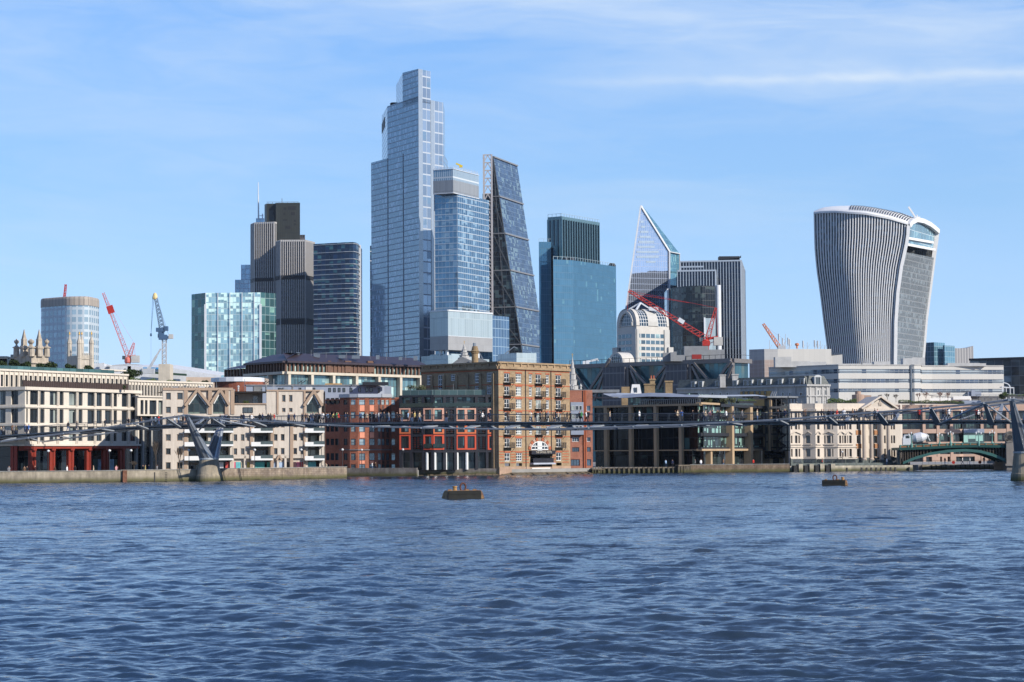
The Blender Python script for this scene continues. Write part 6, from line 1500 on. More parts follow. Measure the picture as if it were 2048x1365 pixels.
# ---- R5 brick warehouse ------------------------------------------------------------
r5 = thing('warehouse', 'tall yellow brick Victorian warehouse with white windows, iron balconies and a dark riverside restaurant opening', 'warehouse', P(1040, 940, 445))
M['yb'] = brick('yellow_stock_brick', (.39, .28, .165), (.31, .21, .12), (.36, .29, .21))
M['rb'] = plain('red_brick_band', (.42, .12, .055), .85, 0, .15)
Y = 442; C = P(996.7, 725.5, Y); R_ = nxt(C, 1138, 49); L_ = nxt(C, 842, -43); fR, fL = Face(C, R_), Face(L_, C); zt = C.z
mb = MB()
rws = [(747, 765), (773, 791), (798.5, 816.5), (825, 843), (851.5, 869), (877, 895), (906, 923)]
colpx = [(1009, 1019.5), (1032, 1043.5), (1058.5, 1064.5), (1072, 1082.5), (1092.5, 1098.5), (1112, 1122.5)]
# per row straight from the photo, at px 1014
def wallcut(f, mb, u0, u1, z0, z1, openings, t=.35, m=0):
    """wall with arbitrary openings: split in columns at every opening edge"""
    xs = sorted({u0, u1}|{o[0] for o in openings}|{o[1] for o in openings})
    for a, b in zip(xs, xs[1:]):
        if b-a < .004: continue
        ops = sorted([(o[2], o[3]) for o in openings if o[0] <= a+1e-4 and o[1] >= b-1e-4]); cz = z0
        for c, d in ops:
            if c-cz > .01: f.box(mb, a, b, cz, c, -t, 0, m)
            cz = d
        if z1-cz > .01: f.box(mb, a, b, cz, z1, -t, 0, m)
opn = []; uv_ = lambda px: fR.u(px, 850)
for ci, (a, b) in enumerate(colpx):
    for ri, (y0, y1) in enumerate(rws):
        if ri == 6 and ci in (2, 3, 4): continue
        if ri == 5 and ci in (2, 3, 4): continue
        px = (a+b)/2; opn.append((uv_(a), uv_(b), fR.z(1014, y1), fR.z(1014, y0), ci, ri))
# rows measured at px 1014 sit on level lines in 3D
zl0, zl1 = fR.z(1076, 932), fR.z(1076, 909); ul0, ul1 = uv_(1060), uv_(1101)
opn.append((ul0, ul1, zl0, zl1, 9, 9))
for a, b in ((1009, 1019.5), (1032, 1043.5), (1112, 1122.5)): opn.append((uv_(a), uv_(b), fR.z(1014, 933), fR.z(1014, 927), 8, 8))
wallcut(fR, mb, 0, fR.L, .2, zt, opn)
for o in opn:
    if o[5] <= 6:
        bal_ = o[4] in (0, 3, 5)
        window(fR, o[0], o[1], o[2], o[3], r5, M['curt'], M['white_frame'], nx=3 if o[4] in (1,) else 2, ny=3 if not bal_ else 2, fw=.14, inset=-.2)
opL = []
for x0, x1, y0, y1 in ((853, 864, 751, 770), (876, 887.5, 750, 779), (901, 912, 749, 762), (949, 960.5, 747, 766), (973, 985, 745.5, 764.5), (949, 960.5, 772, 790), (973, 985, 770, 789)):
    opL.append((fL.u(x0, 760), fL.u(x1, 760), fL.z((x0+x1)/2, y1), fL.z((x0+x1)/2, y0)))
for x0, x1 in ((853, 864), (876, 887), (901, 912), (925, 936), (949, 960), (973, 985)):
    for y0, y1 in ((799, 817), (826, 844), (853, 871)): opL.append((fL.u(x0, 760), fL.u(x1, 760), fL.z(985, y1), fL.z(985, y0)))
wallcut(fL, mb, 0, fL.L, .2, zt, opL)
for o in opL: window(fL, o[0], o[1], o[2], o[3], r5, M['curt'], M['white_frame'], nx=3, ny=3, fw=.14, inset=-.2)
for px in (866, 890, 915, 937, 963, 988): u = fL.u(px, 760); fL.box(mb, u-.55, u+.1, WALK, zt-2.2, 0, .3)
zc1 = fR.z(1000, 737)
for f_ in (fR, fL):
    f_.box(mb, -.1, f_.L+.1, zt-.1, zt+.25, -.5, .3); f_.box(mb, 0, f_.L, zc1-.1, zc1+.45, 0, .4)
    for u in frange(.4, f_.L, 2.2): f_.box(mb, u, u+.35, zc1+.4, zt, 0, .22)
seg(mb, R_, R_+Vector((-10, 9, 0)), .2, zt); seg(mb, L_+Vector((10, 9, 0)), L_, .2, zt)
mb.poly([fL.pt(0, zt-.6, -.3), fR.pt(0, zt-.6, -.4), fR.pt(fR.L, zt-.6, -.3), R_+Vector((-14, 12, -.6)), L_+Vector((14, 12, -.6))])
mb.build('brick_wall', M['yb'], r5)
mb = MB()
for y_ in (740.5, 769.5, 795, 821.5, 848, 873.5): z = fR.z(1014, y_); fR.box(mb, 0, fR.L, z-.1, z+.1, 0, .05)
for y_ in (903.5, 909, 914.5, 920, 926): 
    z = fR.z(1014, y_)
    for a, b in ((998, 1008), (1020.5, 1031), (1045, 1057), (1104, 1111), (1124, 1137)): fR.box(mb, uv_(a), uv_(b), z-.1, z+.1, 0, .05)
for y_ in (741, 769.5): z = fL.z(985, y_); fL.box(mb, 0, fL.L, z-.1, z+.1, 0, .05)
for o in opn:
    if o[5] <= 6 and o[4] != 9: fR.box(mb, o[0]-.15, o[1]+.15, o[3], o[3]+.32, 0, .06)
mb.build('red_brick_bands', M['rb'], r5)
mb = MB()
for f_ in (fR,): f_.box(mb, 0, fR.L, .1, fR.z(1014, 934.5), .02, .14)
mb.build('stone_base', plain('worn_base_brick', (.40, .27, .19), .9, 0, .2, .8, .03), r5)
for o in opn:
    if o[4] in (0, 3, 5) and o[5] <= 5:
        g = MB(); a, b, z = o[0]-.35, o[1]+.5, o[2]-.05
        fR.box(g, a, b, z-.12, z, 0, 1.0); fR.box(g, a, b, z+1.0, z+1.06, .94, 1.0); fR.box(g, a, a+.06, z, z+1.0, .94, 1.0); fR.box(g, b-.06, b, z, z+1.0, .94, 1.0)
        for x in frange(a, b, .17): fR.box(g, x, x+.035, z, z+1.0, .95, .99)
        for d_ in frange(.1, .95, .2): fR.box(g, b-.05, b, z, z+1.0, d_, d_+.035)
        fR.box(g, b-.06, b, z+1.0, z+1.06, 0, 1.0); g.beam(fR.pt(b-.05, z-.1, .95), fR.pt(b-.05, z-1.0, .02), .06, .06); g.beam(fR.pt(a+.05, z-.1, .95), fR.pt(a+.05, z-1.0, .02), .06, .06)
        g.build('iron_balcony', M['dark_frame'], r5)
for px in (1051, 1102): 
    g = MB(); u = uv_(px); fR.box(g, u-.07, u+.07, WALK, zc1, 0, .16); g.build('drainpipe', M['dark_frame'], r5)
# arch window
g = MB(); um = uv_(1078.5); z0 = fR.z(1076, 899.5); rw = (uv_(1099)-uv_(1058))/2*.82; hh = fR.z(1076, 883.5)-z0
g.poly([fR.pt(um+rw*math.cos(t_), z0+hh*math.sin(t_), .03) for t_ in [math.pi*k/14 for k in range(15)]]); arch_o = g.build('arch_window', M['curt'], r5)
g = MB()
for k in range(14):
    t0, t1 = math.pi*k/14, math.pi*(k+1)/14
    g.beam(fR.pt(um+rw*math.cos(t0), z0+hh*math.sin(t0), .07), fR.pt(um+rw*math.cos(t1), z0+hh*math.sin(t1), .07), .1, .18)
fR.box(g, um-.75, um+.75, z0-.6, z0+hh*.95, .04, .12); fR.box(g, um-rw, um+rw, z0+.6, z0+.8, .04, .12); fR.box(g, um-rw, um+rw, z0-.1, z0+.1, .04, .12)
for s_ in (-.55, .55): fR.box(g, um+rw*s_-.08, um+rw*s_+.08, z0, z0+hh*.7, .04, .12)
g.build('frame', M['white_frame'], arch_o)
for k in range(11):
    t_ = math.pi*(k+.5)/11; g = MB(); g.beam(fR.pt(um+(rw+.15)*math.cos(t_), z0+(hh+.15)*math.sin(t_), .06), fR.pt(um+(rw+1.0)*math.cos(t_), z0+(hh+.85)*math.sin(t_), .06), .22, .62); g.build('arch_stone', M['pink'] if k % 2 else M['rb'], r5)
# restaurant opening
g = MB(); fR.box(g, ul0, ul1, zl0, zl1, -3.2, -3.0); fR.box(g, ul0, ul1, zl0-.2, zl0, -3, .02); g.build('opening_interior', plain('dark_interior', (.02, .018, .016), .8), r5)
g = MB(); fR.box(g, uv_(1057.5), uv_(1105), fR.z(1076, 909), fR.z(1076, 901.5), 0, .8); g.build('fascia', M['blk'], r5)
g = MB(); za = fR.z(1076, 917.5); fR.box(g, ul0, ul1+.3, za, za+.08, .0, .9); 
for u in frange(ul0, ul1, .5): fR.box(g, u, u+.05, za-.9, za, .8, .85)
fR.quad(g, ul0, ul1, za-1.0, za, .83); g.build('terrace_rail', M['blk'], r5)
g = MB(); za = fR.z(1076, 926); fR.box(g, ul0-.2, ul1+.3, za-.35, za+.0, .1, 1.1); g.build('awning', plain('pale_blue_awning', (.42, .45, .52), .7), r5)
g = MB(); fR.box(g, uv_(1061.5), uv_(1098), .6, fR.z(1076, 936), 0.1, .3); g.build('white_plinth', M['white_frame'], r5)
# lettering on the fascia
fc = bpy.data.curves.new('lettering', 'FONT'); fc.body = 'THE SAMUEL PEPYS'; fc.size = .62; fc.align_x = 'CENTER'; fc.align_y = 'CENTER'; fc.extrude = .015
fo = bpy.data.objects.new('lettering', fc); COL.objects.link(fo)
dg = bpy.context.evaluated_depsgraph_get(); me_ = bpy.data.meshes.new_from_object(fo.evaluated_get(dg)); COL.objects.unlink(fo); bpy.data.objects.remove(fo)
lo = bpy.data.objects.new('lettering', me_); COL.objects.link(lo); me_.materials.clear(); me_.materials.append(plain('gold_lettering', (.55, .5, .4), .5)); lo.parent = r5
pc = fR.pt((uv_(1057.5)+uv_(1105))/2, fR.z(1076, 905.2), .84); X = fR.d; Z = Vector((0, 0, 1)); Yv = fR.n
mw = Matrix(((X.x, Z.x, Yv.x, pc.x), (X.y, Z.y, Yv.y, pc.y), (X.z, Z.z, Yv.z, pc.z), (0, 0, 0, 1))); lo.matrix_parent_inverse = r5.matrix_world.inverted(); lo.matrix_basis = mw
tchy = thing('chimney', 'round brick chimney with a metal flue standing on the yellow brick warehouse roof', 'chimney', P(950, 722, 452))
q = P(950, 722, 452); z = lambda py: P(950, py, 452).z; g = MB(); r_ = .8
g.lathe((q.x, q.y, 0), [(r_*.9, zt-1), (r_*.9, z(708)), (r_*1.15, z(706)), (r_*1.0, z(705)), (r_*1.2, z(703)), (r_*.95, z(701)), (r_*.7, z(693))], 14); g.build('stack', M['stock'], tchy)
g = MB(); g.tube((q.x-.1, q.y, z(693)), (q.x-.1, q.y, z(686.5)), .36, 10); g.build('flue', M['steel'], tchy)
trf = thing('rooftop_house', 'small black pitched roof structure behind the parapet of the yellow brick warehouse', 'roof pavilion', P(935, 722, 460))
g = MB(); a, b, c = P(905, 727, 458), P(923, 713.5, 458), P(944, 722, 458); bk = Vector((0, 8, 0)); bot = zt-1
g.poly([(a.x, a.y, bot), (c.x, c.y, bot), c, b, a]); g.poly([a, b, b+bk, a+bk]); g.poly([b, c, c+bk, b+bk]); a, b, c = P(935, 724, 457), P(958, 716, 457), P(974, 722, 457); g.poly([(a.x, a.y, bot), (c.x, c.y, bot), c, b, a]); g.poly([a, b, b+bk, a+bk]); g.poly([b, c, c+bk, b+bk]); g.build('pitched_roof', M['lead'], trf)
g = MB(); a = P(957, 703, 455); g.beam(a, P(966, 719, 455), .5, .25); g.build('metal_stair', M['steel'], trf)

# ---- R6 red brick infill -----------------------------------------------------------
r6 = thing('office_block', 'narrow red brick building with grey window bay, right beside the yellow brick warehouse', 'office block', P(1160, 935, 455))
a = P(1138.5, 781, 462); b = nxt(a, 1183, 8); f = Face(a, b); zt = a.z; mb = MB()
opn = []
for x0, x1, y0, y1 in ((1144, 1158, 875, 884), (1144, 1158, 895, 904), (1173.5, 1181, 812, 823), (1173.5, 1181, 875, 884), (1173.5, 1181, 895, 904), (1173.5, 1181, 850, 860), (1141, 1159, 919, 932), (1171, 1181.5, 919, 932)): opn.append((f.u(x0), f.u(x1), f.z(1160, y1), f.z(1160, y0)))
wallcut(f, mb, 0, f.L, .3, zt, opn); 
for o in opn: window(f, *o, r6, M['glass_blue'], M['white_frame'] if o[2] > 6 else M['dark_frame'], nx=3 if o[1]-o[0] > 1.2 else 1, fw=.08)
seg(mb, b, b+Vector((0, 8, 0)), .3, zt); mb.build('wall', brick('salmon_brick', (.39, .16, .105), (.33, .13, .085), (.30, .18, .14)), r6)
mb = MB(); ua, ub = f.u(1140.5), f.u(1166); f.box(mb, ua, ub, f.z(1150, 870), f.z(1150, 805), 0, .9); mb.build('bay', M['bluegrey'], r6)
for y0, y1 in ((812, 821), (828, 838), (852, 860)):
    for x0, x1 in ((1143, 1149.5), (1151, 1157), (1158.5, 1164)): 
        u0_, u1_ = f.at(x0, 830, .9)[0], f.at(x1, 830, .9)[0]; window(f, u0_, u1_, f.z(1150, y1), f.z(1150, y0), r6, M['curt'], M['white_frame'], inset=.93, fw=.06)
mb = MB()
for px in (1168, 1171.5): u = f.u(px, 850); f.box(mb, u-.12, u+.12, .5, zt, 0, .25)
mb.build('brick_fins', M['rb'], r6)
mb = MB(); a_ = P(1120, 783.5, 466); b_ = nxt(a_, 1236, 5); ff = Face(a_, b_); ff.box(mb, 0, ff.L, a_.z-.3, a_.z+.35, -6, 1); ff.box(mb, 2, ff.L, a_.z-1.4, a_.z-1.2, -6, -.5); mb.build('flat_canopy', M['lead'], r6)

# ---- R7 dark glass offices with tan columns ----------------------------------------
r7 = thing('office_block', 'long dark glass riverside offices with tall tan columns and wavy pale metal roof', 'office block', P(1380, 935, 480))
M['tan'] = plain('tan_stone_column', (.46, .33, .20), .85, 0, .08, .3, .01, .15)
M['r7g'] = facade('dark_river_glass', 1.5, 3.9, (.005, .007, .008), (.02, .022, .024), .07, .10, (.05, .10, .09), .1, .0, .12, .01, .4); M['r7g'].node_tree.nodes['Principled BSDF'].inputs['Specular IOR Level'].default_value = .25
M['r7t'] = facade('dark_river_glass_bays', .75, 2.0, (.03, .045, .045), (.025, .03, .032), .09, .1, (.25, .42, .36), .35, .25, .05, .02, .5)
Y = 474; C = P(1400, 808, Y); L_ = nxt(C, 1182, -40); R_ = nxt(C, 1548, 62); fL, fR = Face(L_, C), Face(C, R_); zt = C.z; zm = fR.z(1400, 900.5)
mb = MB(); fL.quad(mb, 0, fL.L, WALK, zt, -1.2); mb.build('glazing', M['r7g'], r7)
mb = MB(); fR.quad(mb, 0, fR.L, zm, zt, -.6); fR.quad(mb, 0, fR.L, WALK, zm, -2.0); mb.build('river_glazing', M['r7t'], r7)
mb = MB()
for x0, x1 in ((1208, 1214), (1257.5, 1263), (1307.5, 1313), (1357.5, 1363)):
    u0, u1 = fL.u(x0), fL.u(x1); mb = MB(); fL.box(mb, u0, u1, WALK, zt-.3, -.9, .1); mb.build('column', M['tan'], r7)
for px0, px1 in ((1457, 1461), (1494, 1499), (1531, 1536)):
    u0, u1 = fR.u(px0), fR.u(px1); mb = MB(); fR.box(mb, u0, u1, WALK, zt-.3, -.9, .9); mb.build('column', M['tan'], r7)
for px0, px1 in ((1420, 1423.5), (1517, 1521)): mb = MB(); fR.box(mb, fR.u(px0), fR.u(px1), WALK, zm, -1.2, .1); mb.build('column', M['tan'], r7)
M['x'] = 0
mb = MB(); fL.box(mb, 0, fL.L, zm-.12, zm+.12, -.9, -.3); fL.box(mb, 0, fL.L, zt-.35, zt+.1, -.9, .15); fR.box(mb, 0, fR.u(1522), zm-.2, zm+.25, -1, .4); fR.box(mb, 0, fR.u(1438), zt-.1, zt+.35, -1, .3); mb.build('stone_beams', M['tan'], r7)
mb = MB()
for y_ in (829, 868, 897): z = fR.z(1400, y_); fR.box(mb, 0, fR.L, z-.5, z+.25, -.5, .15)
fR.box(mb, fR.u(1438), fR.L+1, zt-.5, zt+.15, -1, .6)
for y_ in (836, 840, 844, 873, 877): z = fR.z(1400, y_); fR.box(mb, .5, fR.u(1438), z-.1, z+.05, -.3, -.1)
for u in frange(0, fL.L, 6.4): fL.box(mb, u, u+.1, zm, zt, -1.1, -.9)
for y_ in (829,): z = fL.z(1390, y_); fL.box(mb, 0, fL.L, z-.15, z+.15, -1.1, -.9)
mb.poly([fL.pt(0, zt, -.5), fR.pt(0, zt, -.5), fR.pt(fR.L, zt, -.5), fR.pt(fR.L, zt, -25), fL.pt(0, zt, -20)])
mb.build('metal_spandrels', M['dark_frame'], r7)
g = MB(); 
for u in frange(fL.u(1280), fL.L, .6): fL.box(g, u, u+.08, zt+.1, zt+1.2, -.1, 0)
fL.box(g, fL.u(1280), fL.L, zt+1.15, zt+1.25, -.12, .02); g.build('roof_railing', M['steel'], r7)
# roof pavilion with wavy roof
g = MB(); fL.quad(g, fL.u(1230, 790), fL.L-4, zt, zt+2.6, -5); fR.quad(g, 4, fR.L-2, zt, zt+2.6, -5); g.build('pavilion_glazing', M['r7t'], r7)
g = MB(); prof = [(1211, 785.5, 788.5), (1225, 789, 793), (1245, 790, 796.5), (1262, 789, 796), (1280, 787.5, 794.5), (1302, 786, 793.5), (1330, 787.5, 794), (1360, 789, 794.5), (1400, 790, 795)]
pts_t = [(fL.at(px, a_, -3)[0], fL.at(px, a_, -3)[1], fL.at(px, b_, -3)[1]) for px, a_, b_ in prof]
for (ua, za, ya), (ub, zb_, yb) in zip(pts_t, pts_t[1:]):
    g.hexa([fL.pt(ua, ya, -2), fL.pt(ub, yb, -2), fL.pt(ub, yb, -14), fL.pt(ua, ya, -14), fL.pt(ua, za, -3), fL.pt(ub, zb_, -3), fL.pt(ub, zb_, -14), fL.pt(ua, za, -14)][0:4][::1]+[fL.pt(ua, za, -3), fL.pt(ub, zb_, -3), fL.pt(ub, zb_, -14), fL.pt(ua, za, -14)])
prof = [(1400, 790, 793.5), (1440, 790.5, 793.5), (1480, 790, 793), (1509, 789.5, 792.5), (1530, 792, 795.5), (1540, 795, 799)]
pts_t = [(fR.at(px, a_, -3)[0], fR.at(px, a_, -3)[1], fR.at(px, b_, -3)[1]) for px, a_, b_ in prof]
for (ua, za, ya), (ub, zb_, yb) in zip(pts_t, pts_t[1:]): g.hexa([fR.pt(ua, ya, -2), fR.pt(ub, yb, -2), fR.pt(ub, yb, -14), fR.pt(ua, ya, -14), fR.pt(ua, za, -3), fR.pt(ub, zb_, -3), fR.pt(ub, zb_, -14), fR.pt(ua, za, -14)])
g.build('wavy_roof', plain('pale_zinc', (.38, .41, .46), .5, .2, .08), r7)
# glass stair tower at its right end
r7s = thing('stair_tower', 'open dark steel stair tower at the right end of the dark glass offices', 'stair tower', P(1565, 935, 500))
a = P(1541, 795, 505); m1_ = nxt(a, 1571, 15); b = nxt(m1_, 1589, 50); zt = P(1560, 795.5, 500).z; zb = P(1560, 902, 500).z
fs = [Face(a, m1_), Face(m1_, b)]; g = MB()
for f_ in fs:
    n = max(2, round(f_.L/1.35))
    for i in range(n+1): u = f_.L*i/n; f_.box(g, u-.08, u+.08, zb, zt, -.1, .1)
    for y_ in (795.5, 813, 815, 830, 848, 868, 895, 901): z = P(1560, y_, 500).z; f_.box(g, 0, f_.L, z-.15, z+.1, -.1, .12)
for k in range(5):
    z0_ = zb+(zt-zb)*k/5; f_ = fs[0]; h = (zt-zb)/5
    g.beam(f_.pt(f_.L*.5, z0_, -1.2), f_.pt(f_.L*.98, z0_+h*.5, -1.2), .9, .25); g.beam(f_.pt(f_.L*.98, z0_+h*.5, -1.6), f_.pt(f_.L*.5, z0_+h, -1.6), .9, .25); f_.box(g, f_.L*.3, f_.L*.55, z0_+h-.15, z0_+h, -2.6, -.2)
g.build('steel_frame', M['dark_frame'], r7s)
g = MB(); f_ = fs[0]; f_.quad(g, 0, f_.L, zb, zt, -4); fs[1].quad(g, 0, fs[1].L, zb, zt, -2.0); g.build('rear_wall', facade('pale_rear_panels', 1.6, 3.4, (.30, .29, .2), (.06, .06, .06), .35, .3, (.05, .06, .06), .6, .0, .4, 0, .3), r7s)
g = MB(); u = f_.u(1542.5); f_.box(g, f_.u(1539.5), f_.u(1545.5), WALK, zt+.3, -1.2, -.3); f_.box(g, f_.u(1570.5), f_.u(1576.5), WALK, zb, -.8, 0); f_.box(g, f_.u(1545.5), f_.u(1571), WALK, WALK+2.8, -1.6, -1.2); g.build('tan_pier', M['tan'], r7s)
g = MB(); f_.box(g, f_.u(1537.5), f_.u(1568), P(1560, 917.5, 500).z, P(1560, 902.5, 500).z, -3, .2); g.build('glazed_box', M['r7g'], r7s)
g = MB(); f_.box(g, f_.u(1548), f_.u(1560), WALK, WALK+2.0, -1.25, -1.1); g.build('dark_doorway', M['louvre'], r7s)
g = MB(); f_.box(g, -1, f_.L, zt+.1, zt+.5, -5, .5); fs[1].box(g, 0, fs[1].L+.3, zt+.1, zt+.5, -4, .5); g.build('roof', M['lead'], r7s)
g = MB()
for px in (1541, 1545, 1549): f_.at; g.tube(P(px, 793, 501), P(px+4.5, 783, 501), .18, 6)
g.build('flues', M['steel'], r7s)

# ---- R8 classical building ---------------------------------------------------------
r8 = thing('classical_building', 'cream classical office with columned pediment portico and green granite base, at right', 'classical building', P(1690, 935, 490))
M['r8w'] = plain('cream_ashlar', (.70, .61, .51), .8, 0, .06, .4, .01, .14)
M['granite'] = plain('green_granite', (.10, .12, .11), .6, 0, .4, 1.5)
q0 = P(1580, 821, 492); q1 = nxt(q0, 1602, 24); q2 = nxt(q1, 1627, -26); q3 = nxt(q2, 1643.5, 30); q4 = nxt(q3, 1671, -14); q5 = nxt(q4, 1709, 22); q6 = nxt(q5+Vector((0, 1.5, 0)), 1733, 8); q7 = nxt(q6+Vector((0, 0, 0)), 1797, 14)
zt = P(1640, 821.5, 488).z; zb = P(1640, 916.5, 488).z; zp = P(1640, 806.5, 488).z
segs = [(q0, q1, [(1581.5, 1584.5), (1589.5, 1594.5), (1596.5, 1599.5)]), (q1, q2, [(1611, 1620)]), (q2, q3, [(1634, 1639)]), (q3, q4, [(1648, 1650.5), (1653, 1661), (1663.5, 1666)]), (q4, q5, [(1678, 1682), (1684, 1686.5), (1688, 1692), (1694, 1696), (1698, 1703)])]
class TrimMB(MB):
    def hexa(s, c, m=0): MB.hexa(s, c, m); s.each('stone_moulding', M['r8w'], r8)
mb = MB(); gb = MB(); cn = TrimMB()
for a, b, cs in segs:
    ff = Face(a, b); pm = (cs[0][0]+cs[-1][1])/2; rr = rows_z(ff, pm, [(824, 838.5), (848, 859.5), (871.5, 887), (898, 914)])
    gridwall(ff, mb, r8, 0, ff.L, zb, zt, cols_u(ff, cs), rr, M['glass_dark'], M['r2t'], .45, fw=.07)
    ff.box(cn, -.1, ff.L+.1, zt, zt+.45, -.4, .5); ff.box(mb, 0, ff.L, zt+.45, zp, -.5, -.1)
    for y_ in (894, 917.5, 845): z = ff.z(pm, y_); ff.box(cn, 0, ff.L, z-.1, z+.1, 0, .2)
    u0, u1 = ff.u(cs[0][0])-.35, ff.u(cs[-1][1])+.35
    if u1-u0 < 3.2: z = ff.z(pm, 868.5); um = (u0+u1)/2; g_ = cn; g_.beam(ff.pt(u0, z, .15), ff.pt(um, z+.6, .15), .3, .16); g_.beam(ff.pt(um, z+.6, .15), ff.pt(u1, z, .15), .3, .16)
    else:
        z = ff.z(pm, 868.5)
        for um in (u0+1, u1-1) if len(cs) == 5 else ((u0+u1)/2,): cn.beam(ff.pt(um-.9, z, .15), ff.pt(um, z+.6, .15), .3, .16); cn.beam(ff.pt(um, z+.6, .15), ff.pt(um+.9, z, .15), .3, .16)
    ff.box(cn, u0, u1, rr[1][0]-.35, rr[1][0]-.2, 0, .3)
    ff.box(gb, 0, ff.L, .8, zb, -.5, .12)
fp = Face(q6, q7); f6 = Face(q5, q6)
cs = [(1713, 1720)]; gridwall(f6, mb, r8, 0, f6.L, zb, zt, cols_u(f6, cs), rows_z(f6, 1716, [(824, 838.5), (848, 859.5), (871.5, 887), (898, 914)]), M['glass_dark'], M['r2t'], .3, fw=.07)
csr = [(1735.5, 1738), (1747.5, 1754), (1767.5, 1771), (1781.5, 1784.5), (1786, 1790)]
gridwall(fp, mb, r8, 0, fp.L, zb, zt, cols_u(fp, csr), rows_z(fp, 1765, [(824, 838.5), (848, 859.5), (871.5, 887), (898, 914)]), M['glass_dark'], M['r2t'], .4, fw=.07)
f6.box(cn, 0, f6.L, zt, zt+.45, -.4, .5); fp.box(gb, 0, fp.L, .8, zb, -.5, .12); f6.box(gb, 0, f6.L, .8, zb, -.5, .12); f6.box(mb, 0, f6.L, zt+.45, zp, -.5, -.1)
seg(mb, q7, q7+Vector((3, 14, 0)), .8, zp); mb.poly([(q.x, q.y+.5, zt+.4) for q in (q0, q1, q2, q3, q4, q5, q6, q7)]+[(q7.x, q7.y+14, zt+.4), (q0.x, q0.y+14, zt+.4)])
mb.build('wall', M['r8w'], r8)
M['tc'] = plain('terracotta_panel', (.42, .19, .08), .7, 0, .1); o_ = MB(); f_ = f6; z_ = lambda y: f_.z(1716, y)
for y0, y1 in ((861, 870), (888, 897), (915, 922)): f6.box(o_, f6.u(1711.5), f6.u(1722), z_(y1), z_(y0), .01, .08); o_.each('terracotta_panel', M['tc'], r8); fp.box(o_, fp.u(1746), fp.u(1756), z_(y1), z_(y0), .01, .08); o_.each('terracotta_panel', M['tc'], r8)
gb.build('granite_base', M['granite'], r8)
for px, py in ((1728, 0), (1742.5, 0), (1762.5, 0), (1776.5, 0)):
    u = fp.at(px, 870, 1.8)[0]; g = MB(); b0_ = fp.pt(u, 0, 1.8); z0_ = P(1750, 921, 488).z
    g.lathe((b0_.x, b0_.y, 0), [(.62, z0_), (.62, z0_+.25), (.46, z0_+.55), (.45, z0_+4), (.37, zt-.7), (.5, zt-.5), (.55, zt-.05)], 14); g.build('column', plain('column_stone', (.46, .38, .31), .8, 0, .08), r8)
    g = MB(); g.cbox((b0_.x, b0_.y, .8), 1.5, 1.4, z0_-.8, rz=14); g.build('column_pedestal', M['granite'], r8)
g = MB(); u0, u1 = fp.at(1722, 820, 2)[0], fp.at(1795, 820, 2)[0]; um = fp.at(1760, 800, 2)[0]; za = fp.at(1760.7, 793.5, 2)[1]
g.poly([fp.pt(u0+1, zt+.4, 2.0), fp.pt(u1-1, zt+.4, 2.0), fp.pt(um, za-.5, 2.0)]); fp.box(g, u0+.5, u1-.5, zt-.05, zt+.5, -.3, 2.4)
g.poly([fp.pt(u0, zt+.6, 2.6), fp.pt(um, za+.1, 2.6), fp.pt(um, za+.1, -6), fp.pt(u0, zt+.6, -6)]); g.poly([fp.pt(um, za+.1, 2.6), fp.pt(u1, zt+.6, 2.6), fp.pt(u1, zt+.6, -6), fp.pt(um, za+.1, -6)])
g.beam(fp.pt(u0, zt+.5, 2.3), fp.pt(um, za, 2.3), .7, .4); g.beam(fp.pt(um, za, 2.3), fp.pt(u1, zt+.5, 2.3), .7, .4)
g.build('pediment', M['r8w'], r8)
g = MB(); c_ = fp.pt(um, zt+1.7, 2.1)
for dx_, dz_, s_ in ((0, 0, .42), (-.35, .05, .22), (.35, .05, .22), (0, .55, .2), (-.2, -.4, .2), (.2, -.4, .2)): g.lathe(c_+fp.d*dx_+Vector((0, 0, dz_-s_)), [(s_*.5, 0), (s_, s_), (s_*.5, 2*s_)], 8, sy=.3)
g.build('crest', plain('carved_crest', (.52, .43, .34), .8), r8)
for i, px in enumerate((1594, 1616, 1638, 1654, 1681, 1701, 1744, 1785)):
    ff = [Face(q0, q1), Face(q1, q2), Face(q2, q3), Face(q3, q4), Face(q4, q5), Face(q4, q5), fp, fp][i]; u = ff.u(px, 925); w_ = min(1.3, ff.L*.35); g = MB(); zA = WALK+1.0
    g.poly([ff.pt(u-w_, WALK, .14), ff.pt(u+w_, WALK, .14)]+[ff.pt(u+w_*math.cos(t_), zA+w_*.7*math.sin(t_), .14) for t_ in [math.pi*k/8 for k in range(9)]]); g.build('arched_window', M['glass_dark'], r8)
td2 = thing('roof_turret', 'round tan stone roof turret behind the roof hedge of the cream classical office', 'roof pavilion', P(1722, 800, 505))
q = P(1716, 790, 507); g = MB(); g.lathe((q.x, q.y, zt), [(1.5, 0), (1.5, q.z-zt), (.7, q.z-zt+.1), (.7, q.z-zt+.8)], 16); q = P(1727, 791, 509); g.cbox((q.x+.8, q.y+1, zt), 2.2, 2, q.z-zt); g.build('drum', plain('pinkish_stone', (.42, .29, .22), .8), td2)

